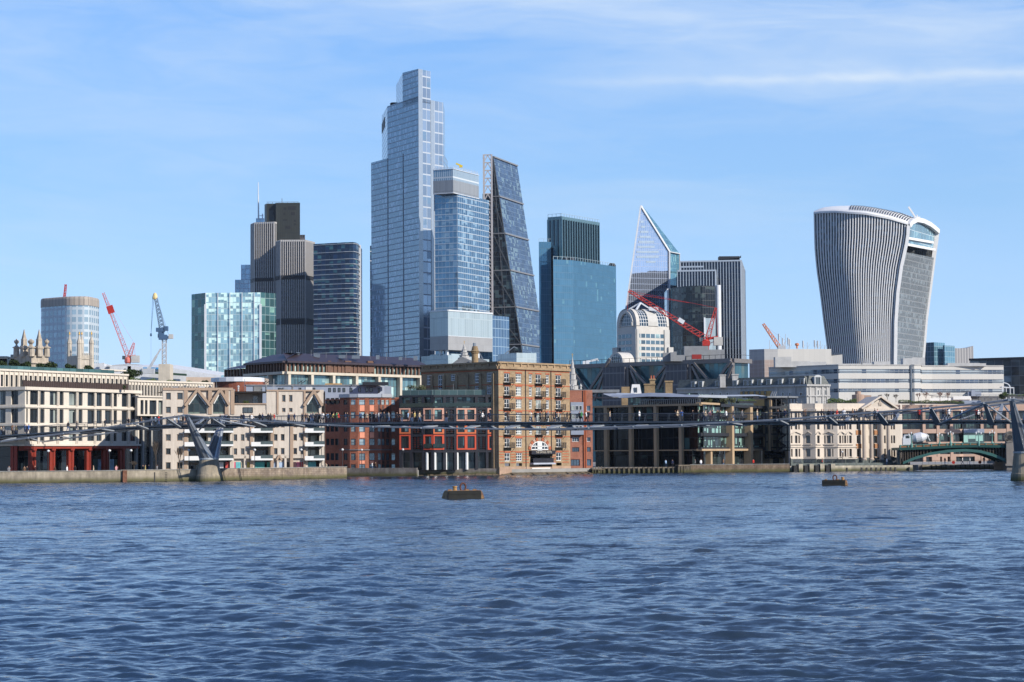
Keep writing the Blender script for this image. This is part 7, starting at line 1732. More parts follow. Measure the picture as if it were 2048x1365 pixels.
# ---- R9 pink stone offices behind the far bridge -----------------------------------
r9 = thing('office_block', 'pinkish stone office with horizontal bands and ribbon windows behind the green arched bridge', 'office block', P(1920, 935, 620))
M['pink'] = plain('pink_stone', (.50, .34, .26), .8, 0, .08, .3, .01, .1)
M['r9g'] = facade('office_ribbon', 1.2, 3.3, (.02, .03, .035), (.03, .035, .035), .12, .12, (.07, .12, .11), .25, .08, .06, .02, .5)
a = P(1790, 808, 640); m1_ = nxt(a, 1848, -6); m2_ = nxt(m1_, 1914, 12); m3_ = nxt(m2_, 1921, 50); m4_ = nxt(m3_, 1962, 3); m5_ = nxt(m4_, 2120, 5); pth = [a, m1_, m2_, m3_, m4_, m5_]; zt = P(1880, 808.5, 632).z
g = MB(); gg = MB(); zz = [P(1880, y_, 632).z for y_ in (808.5, 821, 838, 842, 858, 866.5, 884, 891, 909, 914, 934)]
for p_, q_ in zip(pth, pth[1:]):
    ff = Face(p_, q_); ff.quad(gg, 0, ff.L, WALK, zt, -.8)
    for zA, zB in ((1, 0), (3, 2), (5, 4), (7, 6), (9, 8)): ff.box(g, 0, ff.L, zz[zA], zz[zB], -.8, 0)
for px in (1848, 1876, 1903, 1914.5, 1964, 1991, 2016):
    ff = Face(m1_, m2_) if px < 1914 else Face(m4_, m5_) if px > 1960 else Face(m3_, m4_)
    u = ff.u(px, 850); ff.box(g, u-.45, u+.45, WALK, zt-.2, -.8, .12)
for px in (1869, 1889, 1906, 1955, 1975, 2003): ff = Face(m1_, m2_) if px < 1914 else Face(m4_, m5_); u = ff.u(px, 920); ff.box(g, u-.9, u+.9, WALK, zz[9], -.8, .3)
g.poly([(q.x, q.y, zt-.05) for q in pth]+[(m5_.x, m5_.y+30, zt-.05), (a.x, a.y+20, zt-.05)]); g.build('stone_bands', M['pink'], r9); gg.build('ribbon_windows', M['r9g'], r9)
ff = Face(m3_, m4_); g = MB(); ff.box(g, 0, ff.L, zz[7], zz[4], 0, .8); g.build('glass_bay', facade('bay_glass', 2.3, 2.3, (.05, .08, .08), (.10, .13, .13), .15, .15, (.3, .5, .42), .5, .3, .06, .02, .4), r9)
g = MB(); ff.box(g, 0, ff.L, zz[5]+.1, zz[4], 0, 1.0); ff.box(g, 0, ff.L*.9, P(1900, 800, 632).z, zt+.1, -1, .2); g.build('blue_grey_panels', M['bluegrey'], r9)
t = thing('terrace_building', 'stepped planted roof terrace with white walls and glass rails above the pink stone office', 'building', P(1900, 800, 645))
g = MB(); p_ = P(1800, 789, 652); q_ = nxt(p_, 2060, 4); ff = Face(p_, q_); ff.box(g, 0, ff.L, WALK, ff.z(1800, 793), -8, 0); g.build('upper_wall', M['roofing'], t)
g = MB(); ff.box(g, ff.u(1800), ff.u(1942), ff.z(1900, 802), ff.z(1900, 796.5), 0.2, .9); ff.box(g, ff.u(1905), ff.u(1940), ff.z(1900, 800), ff.z(1900, 793), .9, 1.4); g.build('white_parapet', M['white_frame'], t)
g = MB(); ff.box(g, ff.u(1935), ff.u(1962), ff.z(1950, 793), ff.z(1950, 784), 0, 1); ff.box(g, ff.u(1941), ff.u(1948), ff.z(1950, 793), ff.z(1950, 780), 1, 1.6); g.build('plant_enclosure', M['plant'] if 'plant' in M else M['bluegrey'], t)
g = MB(); ff.box(g, 0, ff.L, ff.z(1900, 790.5), ff.z(1900, 790), 1, 1.1)
for u in frange(0, ff.L, 2): ff.box(g, u, u+.08, ff.z(1900, 796), ff.z(1900, 790), 1, 1.1)
g.build('railing', M['steel'], t)
rv = random.Random(3)
def clutter(tn, f, z, u0, u1, d, n, mats=('steel', 'roofing', 'lead', 'palep')):
    for i in range(n):
        u = u0+(u1-u0)*(i+rv.random()*.8)/n; g = MB(); k = i % 3; dd = -d-rv.random()*2
        if k == 0: g.box(f.pt(u, z, dd), f.d*rv.uniform(.6, 1.8), -f.n*1.2, (0, 0, rv.uniform(.5, 1.3)))
        elif k == 1: q = f.pt(u, z, dd); g.lathe(q, [(.16, 0), (.16, .9), (.3, 1.0), (.1, 1.25)], 8)
        else: q = f.pt(u, z, dd); g.tube(q, q+Vector((0, 0, rv.uniform(1.2, 2.6))), .05, 5); g.beam(q+Vector((-.4, 0, 1.1)), q+Vector((.4, 0, 1.1)), .04, .04)
        g.build(('roof_vent', 'roof_cowl', 'aerial')[k], M[mats[i % 4]], tn)
clutter(r2, Face(A0, B0), ztd, 2, Face(A0, B0).L-2, 3, 16)
clutter(r5, Face(C, R_), 0, 0, 1, 0, 0)
clutter(r4, fb, fb.z(930, 790.5), 3, fb.L-2, 4, 9)
clutter(r8, fp, zp-.5, -18, fp.L-4, 6, 12)
clutter(r9, Face(m1_, m2_), 0, 0, 1, 0, 0)
flush_windows()
# ================================================================== embankment walls
def wallmat(name, c1, c2, bricky=False):
    m, t, b = newmat(name); tcn = t.n.new('ShaderNodeTexCoord'); o = tcn.outputs['Object']; x, y, z = t.sep(o)
    c1, c2 = ([c_*ALB for c_ in k_] for k_ in (c1, c2)); n = t.noise(o, .5, 5, .7); n2 = t.noise(t.comb(t.m('MULTIPLY', x, 1.5), t.m('MULTIPLY', y, 1.5), t.m('MULTIPLY', z, .3)), 1, 4, .6)
    c = t.mix(t.range(n, .38, .62), c1, c2); c = t.vm('SCALE', c, None, t.range(n2, .3, .7, .65, 1.2))
    if bricky:
        uv = t.n.new('ShaderNodeUVMap').outputs[0]; bt = t.n.new('ShaderNodeTexBrick'); t.put(bt.inputs['Vector'], uv); bt.inputs['Scale'].default_value = 1
        bt.inputs['Brick Width'].default_value = .9; bt.inputs['Row Height'].default_value = .35; bt.inputs['Mortar Size'].default_value = .03
        t.put(bt.inputs['Color1'], (1, 1, 1)); t.put(bt.inputs['Color2'], (.8, .78, .75)); t.put(bt.inputs['Mortar'], (.55, .5, .45)); c = t.mix(1, c, bt.outputs[0], 'MULTIPLY')
    wet = t.m('ADD', z, t.m('MULTIPLY', t.m('SUBTRACT', n, .5), .9))
    c = t.mix(t.range(wet, .35, 1.05, .9, 0), c, (.075, .075, .028)); c = t.mix(t.range(wet, .0, .25, 1, 0), c, (.03, .028, .018))
    t.put(b.inputs['Base Color'], c); t.put(b.inputs['Roughness'], .85); b.inputs['Specular IOR Level'].default_value = .25
    return m
WM = {'c': wallmat('river_wall_concrete', (.44, .38, .29), (.30, .26, .20)), 'b': wallmat('river_wall_brick', (.22, .16, .12), (.30, .23, .16), True), 's': wallmat('river_wall_stone', (.42, .34, .26), (.26, .21, .17), True), 'g': wallmat('river_wall_grey', (.17, .15, .14), (.24, .22, .20)), 'p': wallmat('river_wall_pale', (.55, .49, .38), (.40, .36, .28))}
def rwall(i0, i1, ytop, key, label, coping=True, zt=None, fl=.55):
    t = thing('river_wall', label, 'river wall', BANK[i0]); mb = MB(); cp = MB()
    for k in range(i0, i1):
        a, b = BANK[k], BANK[k+1]; f = Face(a, b); z1 = zt if zt else max(1.32, P(0, ytop, a.y).z)
        f.box(mb, -.02, f.L+.02, -3.5, z1, -.1, fl)
        if coping: f.box(cp, -.02, f.L+.02, z1, z1+.12, -.05, fl+.08)
    mb.build('wall', WM[key], t)
    if i0 < 6:
        f = Face(BANK[i0], BANK[i1]); mb = MB()
        for u in frange(6, f.L-2, 9.5+i0):
            f.box(mb, u, u+.18, -.5, 1.7, fl, fl+.06)
            for z_ in frange(.1, 1.7, .3): f.box(mb, u+2, u+2.4, z_, z_+.05, fl+.02, fl+.09)
        mb.build('joints_and_ladders', M['louvre'], t)
    if coping: cp.build('coping', M['concrete'], t)
    return t
rwall(0, 3, 0, 'c', 'pale concrete river wall with green tide stain in front of the limestone grid block', zt=2.0)
tw2 = rwall(3, 4, 0, 'c', 'blotchy pale concrete river wall between the red columns and the left bridge pier', zt=2.05)
tw3 = rwall(4, 6, 0, 's', 'old patchy stone river wall with pale coping below the pale stone apartments', zt=2.15)
rwall(7, 8, 0, 'g', 'plain grey brown river wall below the red brick office', zt=1.75, coping=False)
rwall(9, 10, 0, 'g', 'grey river wall streaked with white below the orange and black flats', zt=1.45, coping=False)
rwall(12, 13, 0, 'g', 'dark river wall behind the timber jetty posts', zt=1.35, coping=False)
rwall(13, 14, 0, 'b', 'brown brick river wall in front of the tan columned dark glass offices', zt=1.75)
rwall(14, 16, 0, 'p', 'low pale stone river wall with piers below the cream classical office', zt=1.3, coping=False)
# foreshore below the warehouse
t = thing('foreshore', 'muddy gravel foreshore strip along the foot of the brick warehouse', 'foreshore', BANK[10]); mb = MB()
for k in (9, 10, 11):
    f = Face(BANK[k], BANK[k+1]); nseg = 14
    for i in range(nseg):
        u0, u1 = f.L*i/nseg, f.L*(i+1)/nseg; w_ = 2.2+.9*math.sin(i*1.7+k)
        mb.poly([f.pt(u0, .55, 0), f.pt(u1, .55, 0), f.pt(u1, -.2, w_), f.pt(u0, -.2, w_)][::-1])
mb.build('shingle', plain('wet_mud_shingle', (.13, .10, .06), .8, 0, .5, 1.5, .05), t); t['kind'] = 'structure'
for key_ in ('label', 'category'):
    if key_ in t: del t[key_]
t = thing('steel_pile', 'rust brown fender pile standing against the pale concrete river wall right of the red columns', 'pile', BANK[3]); mb = MB(); f = Face(BANK[3], BANK[4]); mb.box(f.pt(.2, -3, .5), f.d*.75, f.n*.5, (0, 0, 5.1)); mb.build('pile', plain('rust_brown_steel', (.16, .07, .04), .9, 0, .4, 2), t)
tj = thing('timber_jetty', 'old timber jetty with a row of mooring posts in front of the dark glass offices', 'jetty', BANK[12]); f = Face(BANK[12], BANK[13])
Mt = wallmat('weathered_timber', (.22, .18, .13), (.13, .11, .085))
for px in frange(1209, 1352, 9.9):
    u = f.at(px, 940, 1.2)[0]; mb = MB(); mb.beam(f.pt(u, -3, 1.2), f.pt(u, 1.35, 1.0), .42, .42); mb.build('post', Mt, tj)
for px in (1358, 1363.5, 1369, 1374.5, 1380): u = f.at(px, 940, 2)[0]; mb = MB(); mb.beam(f.pt(u, -3, 2), f.pt(u, 1.7, 2), .45, .45); mb.build('post', Mt, tj)
mb = MB(); ua, ub = f.at(1356, 940, 2)[0], f.at(1382, 940, 2)[0]; f.box(mb, ua, ub, 1.5, 1.8, .5, 2.3); ua, ub = f.at(1184, 940, 2)[0], f.at(1206, 940, 2)[0]; f.box(mb, ua, ub, .9, 1.1, .5, 2.2); f.box(mb, f.at(1206, 940, 1)[0], f.at(1356, 940, 1)[0], 1.1, 1.3, .6, 1.0); mb.build('deck', Mt, tj)
for px in (1186, 1191, 1197, 1203): u = f.at(px, 940, 2)[0]; mb = MB(); mb.beam(f.pt(u, -3, 2), f.pt(u, 1.6, 2), .25, .25); mb.build('post', Mt, tj)
ft = Face(BANK[14], BANK[16])
for i, px in enumerate((1598, 1619.5, 1641, 1662.5)):
    t = thing('mooring_pier', 'stone mooring pier block against the pale river wall, %s of four' % ('first', 'second', 'third', 'fourth')[i], 'pier block', ft.pt(ft.at(px, 940)[0], 0, .6), group='mooring pier blocks'); u = ft.at(px, 940, 1)[0]
    mb = MB(); ft.box(mb, u-.3, u+.7, -3, 1.75, .1, 1.6); mb.build('block', WM['p'], t); mb = MB(); ft.box(mb, u-1.4, u-.3, -3, 1.45, .3, 1.3); mb.build('timber_fender', plain('black_fender', (.02, .02, .02), .8), t)
for i, px in enumerate((1695, 1724.5, 1734.5, 1744, 1754, 1763.5, 1773, 1782.5, 1792, 1820)):
    u = ft.at(px, 940, 1)[0]; mb = MB(); ft.box(mb, u-.16, u+.16, -3, .85, .5, .85); o = mb.build('fender_post', M['louvre'], None); tag(o, 'small black timber fender post on the pale river wall, %s of ten from left' % ('first', 'second', 'third', 'fourth', 'fifth', 'sixth', 'seventh', 'eighth', 'ninth', 'tenth')[i], 'fender post', 'fender posts on the pale wall')
t = thing('terrace_wall', 'green granite terrace wall with thin railing in front of the cream classical office', 'wall', BANK[15]); mb = MB(); ft2 = Face(BANK[14]+Vector((1, 4, 0)), BANK[16]+Vector((0, 4, 0))); ft2.box(mb, 0, ft2.L, .5, 1.9, -.3, 0); mb.build('wall', M['granite'], t)
mb = MB(); ft2.box(mb, 0, ft2.L, 2.65, 2.7, -.2, -.15)
for u in frange(0, ft2.L, 1.0): ft2.box(mb, u, u+.04, 1.9, 2.7, -.2, -.15)
mb.build('railing', M['dark_frame'], t)

# ================================================================== footbridge
BA = Vector((ray(415, 900).x*373, 373, 0)); BB = Vector((ray(2045, 900).x*311, 311, 0)); BD = (BB-BA).normalized(); BN = Vector((BD.y, -BD.x, 0)); BLn = (BB-BA).length
if BN.y > 0: BN = -BN
fb_ = Face(BA, BB); assert (fb_.n-BN).length < .01
def bat(px, py, off): u, z = fb_.at(px, py, off); return u, z
deckpts = [(-120, 892), (0, 871), (60, 867), (128, 862.5), (200, 857), (270, 853), (340, 850), (415, 848), (500, 846.8), (600, 846), (744, 845.2), (1000, 844), (1200, 843.3), (1400, 842.6), (1600, 841.5), (1800, 840.5), (1950, 840), (2050, 840), (2400, 843)]
dk = [bat(px, py, 2.0) for px, py in deckpts]
def dz(u):
    for (a, b), (c, d) in zip(dk, dk[1:]):
        if u <= c: return b+(d-b)*(u-a)/(c-a)
    return dk[-1][1]
U0, U1 = dk[0][0], dk[-1][0]
fbr = thing('footbridge', 'slender steel suspension footbridge with low side cables crossing the river on two Y shaped piers', 'footbridge', BA)
M['bs'] = plain('bridge_dark_steel', (.10, .115, .135), .4, .4, .12)
M['bl'] = plain('bridge_light_steel', (.36, .39, .42), .4, .3, .12)
us = frange(U0, U1, 3.0)+[U1]
mb = MB()
for a, b in zip(us, us[1:]):
    za, zb = dz(a), dz(b)
    for off in (-2.0, 2.0): mb.beam(fb_.pt(a, za-.12, off), fb_.pt(b, zb-.12, off), .28, .26)
    
    mb.hexa([fb_.pt(a, za-.2, 1.9), fb_.pt(b, zb-.2, 1.9), fb_.pt(b, zb-.2, -1.9), fb_.pt(a, za-.2, -1.9), fb_.pt(a, za-.02, 1.9), fb_.pt(b, zb-.02, 1.9), fb_.pt(b, zb-.02, -1.9), fb_.pt(a, za-.02, -1.9)])
mb.build('deck', M['bs'], fbr)
mb = MB()
for a, b in zip(us, us[1:]):
    za, zb = dz(a), dz(b); mb.hexa([fb_.pt(a, za-.6, 1.35), fb_.pt(b, zb-.6, 1.35), fb_.pt(b, zb-.6, -1.35), fb_.pt(a, za-.6, -1.35), fb_.pt(a, za-.2, 1.7), fb_.pt(b, zb-.2, 1.7), fb_.pt(b, zb-.2, -1.7), fb_.pt(a, za-.2, -1.7)])
mb.build('deck_girder', M['bs'], fbr)
for off in (-1.55, 1.55):
    mb = MB()
    for a, b in zip(us, us[1:]): mb.tube(fb_.pt(a, dz(a)-.5, off), fb_.pt(b, dz(b)-.5, off), .1, 6, cap=False)
    mb.build('edge_tube', M['bl'], fbr)
mb = MB()
for u in frange(U0, U1, 2.02): mb.beam(fb_.pt(u, dz(u)-.25, 2.0), fb_.pt(u+.15, dz(u)-.55, 1.5), .1, .12); mb.beam(fb_.pt(u, dz(u)-.25, -2.0), fb_.pt(u+.15, dz(u)-.55, -1.5), .1, .12)
mb.build('deck_bracket', M['bs'], fbr)['kind'] = 'stuff'
for k, off in enumerate((2.05, -2.05)):
    mb = MB()
    for u in frange(U0, U1, 2.02):
        z = dz(u); s_ = 1 if off > 0 else -1; prev = fb_.pt(u, z-.1, off)
        for (do, h) in ((.22, .45), (.28, .9), (.12, 1.22)): q = fb_.pt(u, z+h, off+s_*do); mb.beam(prev, q, .04, .07); prev = q
    for a, b in zip(us, us[1:]):
        for h, do, r_ in ((1.22, .12, .045), (.95, .27, .012), (.7, .27, .012), (.45, .22, .012), (.2, .12, .012)): mb.tube(fb_.pt(a, dz(a)+h, off+s_*do), fb_.pt(b, dz(b)+h, off+s_*do), r_, 4, cap=False)
    mb.build('handrail', M['bs'], fbr)
W_ = 6.0
cab = [(-95, 900), (0, 884), (58.6, 876), (128.8, 867.3), (197.6, 857.8), (266.5, 847.6), (332, 836.5), (372, 831), (421, 836), (500, 841.5), (577, 846), (657, 850.8), (748, 854), (844, 856.3), (930, 857.8), (1010, 858.7), (1094, 858.7), (1178.7, 856.5), (1268, 853.5), (1365, 850.2), (1457, 845.5), (1555.5, 840), (1654, 833), (1755, 825), (1861, 816.4), (1968.7, 806.7), (2023, 799.5), (2085, 806), (2200, 822)]
cpts = [bat(px, py, W_) for px, py in cab]
for off in (W_, -W_):
    mb = MB()
    for (a, za), (b, zb) in zip(cpts, cpts[1:]):
        for k in (-.17, .17): mb.tube(fb_.pt(a, za+k*.4, off+k), fb_.pt(b, zb+k*.4, off+k), .085, 6, cap=False)
    mb.build('main_cable', M['bl'], fbr)
for i, (u, z) in enumerate(cpts):
    if i in (7, 26) or i == 0: continue
    for s_ in (1, -1):
        mb = MB(); zd = dz(u)-.62
        a, b = fb_.pt(u, z, s_*W_), fb_.pt(u, zd, s_*1.7)
        d = fb_.d; h0, h1 = .2, (.95 if 8 < i < 21 else .5)
        mb.hexa([a-d*h0-Vector((0, 0, .06)), a+d*h0-Vector((0, 0, .06)), b+d*h1-Vector((0, 0, .1)), b-d*h1-Vector((0, 0, .1)), a-d*h0+Vector((0, 0, .12)), a+d*h0+Vector((0, 0, .12)), b+d*h1+Vector((0, 0, .12)), b-d*h1+Vector((0, 0, .12))]); mb.cbox(a-Vector((0, 0, .12)), .5, .5, .26)
        mb.build('transverse_arm', M['bl'], fbr)
    mb = MB(); zd = dz(u)-.62; mb.hexa([fb_.pt(u-.5, zd-.2, 1.2), fb_.pt(u+.5, zd-.2, 1.2), fb_.pt(u+.5, zd-.2, -1.2), fb_.pt(u-.5, zd-.2, -1.2), fb_.pt(u-.5, zd+.1, 1.7), fb_.pt(u+.5, zd+.1, 1.7), fb_.pt(u+.5, zd+.1, -1.7), fb_.pt(u-.5, zd+.1, -1.7)]); mb.build('cross_girder', M['bl'], fbr)
for pts_ in (((421, 836), (398, 861)), ((432, 839.5), (511, 854)), ((1968.7, 808), (1877, 849)), ((1973, 810), (2022, 845))):
    (x0, y0), (x1, y1) = pts_; a = bat(x0, y0, W_); b = bat(x1, y1, 2.2)
    for s_ in (1, -1): mb = MB(); mb.tube(fb_.pt(a[0], a[1], s_*W_), fb_.pt(b[0], b[1], s_*2.2), .14, 6); mb.build('diagonal_strut', M['bl'], fbr)
def pier(u, ztop, zcol, near_u, label_):
    o = None
    mb = MB(); c = fb_.pt(u, 0, 0)
    M_ = wallmat('pier_concrete', (.40, .34, .25), (.26, .23, .18))
    a_ = math.atan2(fb_.d.y, fb_.d.x)
    n = 28
    def ring(rx, ry, z): return [c+fb_.d*(rx*math.cos(2*math.pi*i/n))+fb_.n*(ry*math.sin(2*math.pi*i/n))+Vector((0, 0, z)) for i in range(n)]
    rs = [ring(2.2, 3.0, -3), ring(2.05, 2.8, .0), ring(1.95, 2.7, 1.1), ring(1.85, 2.55, 1.15), ring(1.5, 2.0, zcol)]
    for A_, B_ in zip(rs, rs[1:]):
        for i in range(n): j = (i+1) % n; mb.poly([A_[i], A_[j], B_[j], B_[i]], smooth=True)
    mb.poly(rs[-1]); po = mb.build('pier', M_, fbr)
    mb = MB(); A_, B_, C_ = ring(1.6, 2.1, zcol-.15), ring(1.6, 2.1, zcol+.15), ring(1.45, 1.9, zcol+.15)
    for X_, Y_ in ((A_, B_), (B_, C_)):
        for i in range(n): j = (i+1) % n; mb.poly([X_[i], X_[j], Y_[j], Y_[i]])
    mb.build('collar', M['bl'], po)
    for s_ in (1, -1):
        mb = MB(); n2 = 20; K = 9; prev = None
        for k in range(K+1):
            t_ = k/K; ctr = fb_.pt(u+near_u*t_, zcol+.1+(ztop-zcol)*t_, s_*(.75+(W_-.9)*t_)); rx = 1.3*(1-t_)+.34*t_; ry = (1.25*(1-t_)+.42*t_)
            rg = []
            for i in range(n2):
                an = 2*math.pi*i/n2; ribk = 1+.05*math.cos(an*10)
                rg.append(ctr+fb_.d*(rx*math.cos(an)*ribk)+fb_.n*(ry*math.sin(an)*ribk))
            if prev:
                for i in range(n2): j = (i+1) % n2; mb.poly([prev[i], prev[j], rg[j], rg[i]], smooth=True)
            prev = rg
        mb.poly(prev); mb.cbox(fb_.pt(u+near_u, ztop-.05, s_*(W_-.15)), 1.3, .7, .35); mb.build('steel_arm', plain('pier_arm_steel', (.30, .33, .37), .38, .65, .12), fbr)
uL, uR = fb_.at(418, 920)[0], fb_.at(2049, 920)[0]
pier(uL, cpts[7][1]-.15, CAMH+ray(418, 918).z*373, cpts[7][0]-uL, '')
pier(uR, cpts[26][1]-.15, CAMH+ray(2045, 905).z*311, cpts[26][0]-uR, '')

# ================================================================== green arched bridge behind
M['bg'] = plain('green_bridge_paint', (.045, .14, .125), .5, .1, .12)
M['bgl'] = plain('light_green_bridge_paint', (.12, .28, .24), .5, .1, .1)
M['spr'] = plain('dark_bridge_post', (.07, .055, .04), .7); M['rust'] = plain('ochre_parapet', (.30, .14, .06), .6, 0, .2)
tsb = thing('road_bridge', 'low green painted steel arch road bridge at the right, partly behind the right footbridge pier', 'road bridge', P(1910, 930, 478))
a = P(1798, 893, 480); b = nxt(a, 2012, -4); fs = Face(a, b); 
topz = [(1798, 892, 898), (1850, 890, 896), (1905, 887.5, 893), (1960, 887, 892), (2012, 888, 893), (2120, 891, 897)]
tp = [(fs.at(px, y0)[0], fs.at(px, y0)[1], fs.at(px, y1)[1]) for px, y0, y1 in topz]
def tz(u, k):
    for p_, q_ in zip(tp, tp[1:]):
        if u <= q_[0]: return p_[k]+(q_[k]-p_[k])*(u-p_[0])/(q_[0]-p_[0])
    return tp[-1][k]
mb = MB(); mp = MB(); ms = MB(); mr = MB()
uu = frange(tp[0][0], tp[-1][0], 1.5)
for p_, q_ in zip(uu, uu[1:]):
    mb.hexa([fs.pt(p_, tz(p_, 2)-.35, .3), fs.pt(q_, tz(q_, 2)-.35, .3), fs.pt(q_, tz(q_, 2)-.35, -16), fs.pt(p_, tz(p_, 2)-.35, -16), fs.pt(p_, tz(p_, 2)+.25, .5), fs.pt(q_, tz(q_, 2)+.25, .5), fs.pt(q_, tz(q_, 2)+.25, -16), fs.pt(p_, tz(p_, 2)+.25, -16)])
    mp.hexa([fs.pt(p_, tz(p_, 2)+.25, .25), fs.pt(q_, tz(q_, 2)+.25, .25), fs.pt(q_, tz(q_, 2)+.25, .1), fs.pt(p_, tz(p_, 2)+.25, .1), fs.pt(p_, tz(p_, 1), .25), fs.pt(q_, tz(q_, 1), .25), fs.pt(q_, tz(q_, 1), .1), fs.pt(p_, tz(p_, 1), .1)])
    mr.beam(fs.pt(p_, tz(p_, 1)+.05, .2), fs.pt(q_, tz(q_, 1)+.05, .2), .3, .12)
for u in frange(tp[0][0]+.3, tp[-1][0], 1.75): mr.beam(fs.pt(u, tz(u, 2)+.2, .3), fs.pt(u, tz(u, 1)+.18, .3), .2, .2)
mb.build('deck', M['bg'], tsb); mp.build('parapet_panels', M['rust'], tsb); mr.build('parapet_rail', M['bgl'], tsb)
arc = [(1806, 929, 924), (1830, 919.5, 914), (1860, 911, 905.5), (1895, 905.5, 900), (1930, 903.5, 898), (1960, 906, 900.5), (1985, 913, 907), (2000, 919, 913), (2013, 926, 919)]
ar = [(fs.at(px, y0)[0], fs.at(px, y0)[1], fs.at(px, y1)[1]) for px, y0, y1 in arc]
for off in (0, -5, -10, -15):
    mb = MB()
    for p_, q_ in zip(ar, ar[1:]): mb.hexa([fs.pt(p_[0], p_[1], off), fs.pt(q_[0], q_[1], off), fs.pt(q_[0], q_[1], off-.7), fs.pt(p_[0], p_[1], off-.7), fs.pt(p_[0], p_[2], off), fs.pt(q_[0], q_[2], off), fs.pt(q_[0], q_[2], off-.7), fs.pt(p_[0], p_[2], off-.7)])
    mb.build('arch_rib', M['bg'], tsb)
def az_(u):
    for p_, q_ in zip(ar, ar[1:]):
        if u <= q_[0]: return p_[2]+(q_[2]-p_[2])*(u-p_[0])/(q_[0]-p_[0])
    return ar[-1][2]
for px in [1801, 1806, 1811, 1816, 1821, 1826, 1831, 1836, 1842, 1848, 1855, 1862, 1956, 1963, 1969, 1975, 1981, 1987, 1993, 1999, 2005]:
    u = fs.u(px, 905); mb = MB()
    z0 = az_(u) if u > ar[0][0] else fs.z(1806, 928)
    fs.box(mb, u-.12, u+.12, z0, tz(u, 2)-.3, -.5, -.2); mb.build('spandrel_post', M['spr'], tsb)
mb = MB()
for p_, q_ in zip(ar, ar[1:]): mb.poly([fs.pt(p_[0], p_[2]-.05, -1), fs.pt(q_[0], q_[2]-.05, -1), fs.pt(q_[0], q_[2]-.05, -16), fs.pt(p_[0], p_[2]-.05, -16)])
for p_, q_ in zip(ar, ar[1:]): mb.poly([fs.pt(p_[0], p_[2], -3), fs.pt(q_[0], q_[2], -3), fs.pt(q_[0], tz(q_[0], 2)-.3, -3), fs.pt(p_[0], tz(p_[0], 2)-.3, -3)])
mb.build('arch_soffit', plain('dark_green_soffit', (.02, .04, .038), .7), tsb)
mb = MB(); ua, ub = fs.u(2011, 900), fs.u(2075, 900); fs.box(mb, ua, ub, -3, tz(ua, 1)+.1, -17, 1.2); fs.box(mb, ua-.3, ub, 1.0, 1.5, -17, 1.6)
zc_ = fs.z(2017, 875); um = fs.u(2018.5, 880)
for k in range(1): mb.poly([fs.pt(um+1.25*math.cos(2*math.pi*i/24), zc_+1.4*math.sin(2*math.pi*i/24), 1.2) for i in range(24)]); mb.tube(fs.pt(um, zc_, 1.2), fs.pt(um, zc_, -.5), 1.3, 24)
fs.box(mb, um-.9, um+1.8, tz(ua, 1), zc_, -.5, 1.0); mb.build('stone_pier', plain('pier_granite', (.22, .20, .18), .85, 0, .2, .5, .02), tsb)
mb = MB(); mb.tube(fs.pt(um, zc_, 1.22), fs.pt(um, zc_, 1.26), .5, 16); mb.build('oculus', M['louvre'], tsb)
mb = MB(); ua = fs.u(1797, 900); fs.box(mb, ua-.1, ua+.7, -3, tz(ua, 2)-.3, -3.5, -1); mb.build('abutment', M['granite'], tsb)
# lamp standards
def lampstd(px, py0, off, i):
    t = thing('street_lamp', 'green three headed lamp standard on the arched road bridge, %s from the left' % ('first', 'second', 'third', 'fourth', 'fifth')[i], 'street lamp', fs.pt(fs.u(px, 880), 0, off), group='lamp standards on the road bridge')
    u, z1 = fs.at(px, py0, off); z0 = tz(fs.u(px, 880), 1); mb = MB(); c = fs.pt(u, 0, off)
    mb.lathe((c.x, c.y, 0), [(.32, z0-.6), (.3, z0+.2), (.14, z0+.5), (.08, z1-1.3), (.05, z1-.5)], 8); mb.beam(fs.pt(u-.55, z1-1.15, off), fs.pt(u+.55, z1-1.15, off), .07, .1)
    for s_ in (-.55, .55): mb.beam(fs.pt(u+s_, z1-1.15, off), fs.pt(u+s_, z1-.85, off), .06, .06)
    mb.build('post', M['bgl'], t)
    for s_, h in ((-.55, z1-.85), (.55, z1-.85), (0, z1-.5)): mb = MB(); c = fs.pt(u+s_, 0, off); mb.lathe((c.x, c.y, h), [(.08, 0), (.17, .3), (.16, .38), (.03, .52)], 6); mb.build('lantern', M['white_frame'], t)
for i, (px, py0, off) in enumerate(((1822.7, 864.5, .2), (1879, 866, -14), (1901, 862.5, .2), (1957, 862, .2), (1984, 861, -14))): lampstd(px, py0, off, i)
# mixer truck
tk = thing('concrete_mixer_truck', 'white concrete mixer truck driving over the green arched road bridge', 'truck', P(1830, 892, 482)); off = -5
u0, u1 = fs.at(1804, 885, off)[0], fs.at(1861, 885, off)[0]; zr_ = tz(u0, 2)+.25; L = u1-u0
mb = MB(); fs.box(mb, u0+.4, u1-.6, zr_+.75, zr_+1.1, off-1.1, off+1.0); mb.build('chassis', M['dark_frame'], tk)
mb = MB()
fs.box(mb, u0+.1, u0+1.9, zr_+.6, zr_+2.1, off-1.15, off+1.1); mb.hexa([fs.pt(u0+.15, zr_+2.1, off+1.1), fs.pt(u0+1.9, zr_+2.1, off+1.1), fs.pt(u0+1.9, zr_+2.1, off-1.15), fs.pt(u0+.15, zr_+2.1, off-1.15), fs.pt(u0+.55, zr_+2.95, off+1.0), fs.pt(u0+1.85, zr_+2.95, off+1.0), fs.pt(u0+1.85, zr_+2.95, off-1.05), fs.pt(u0+.55, zr_+2.95, off-1.05)]); mb.build('cab', M['white_metal'], tk)
mb = MB(); fs.quad(mb, u0+.75, u0+1.6, zr_+2.1, zr_+2.75, off+1.12); mb.build('cab_window', M['glass_dark'], tk)
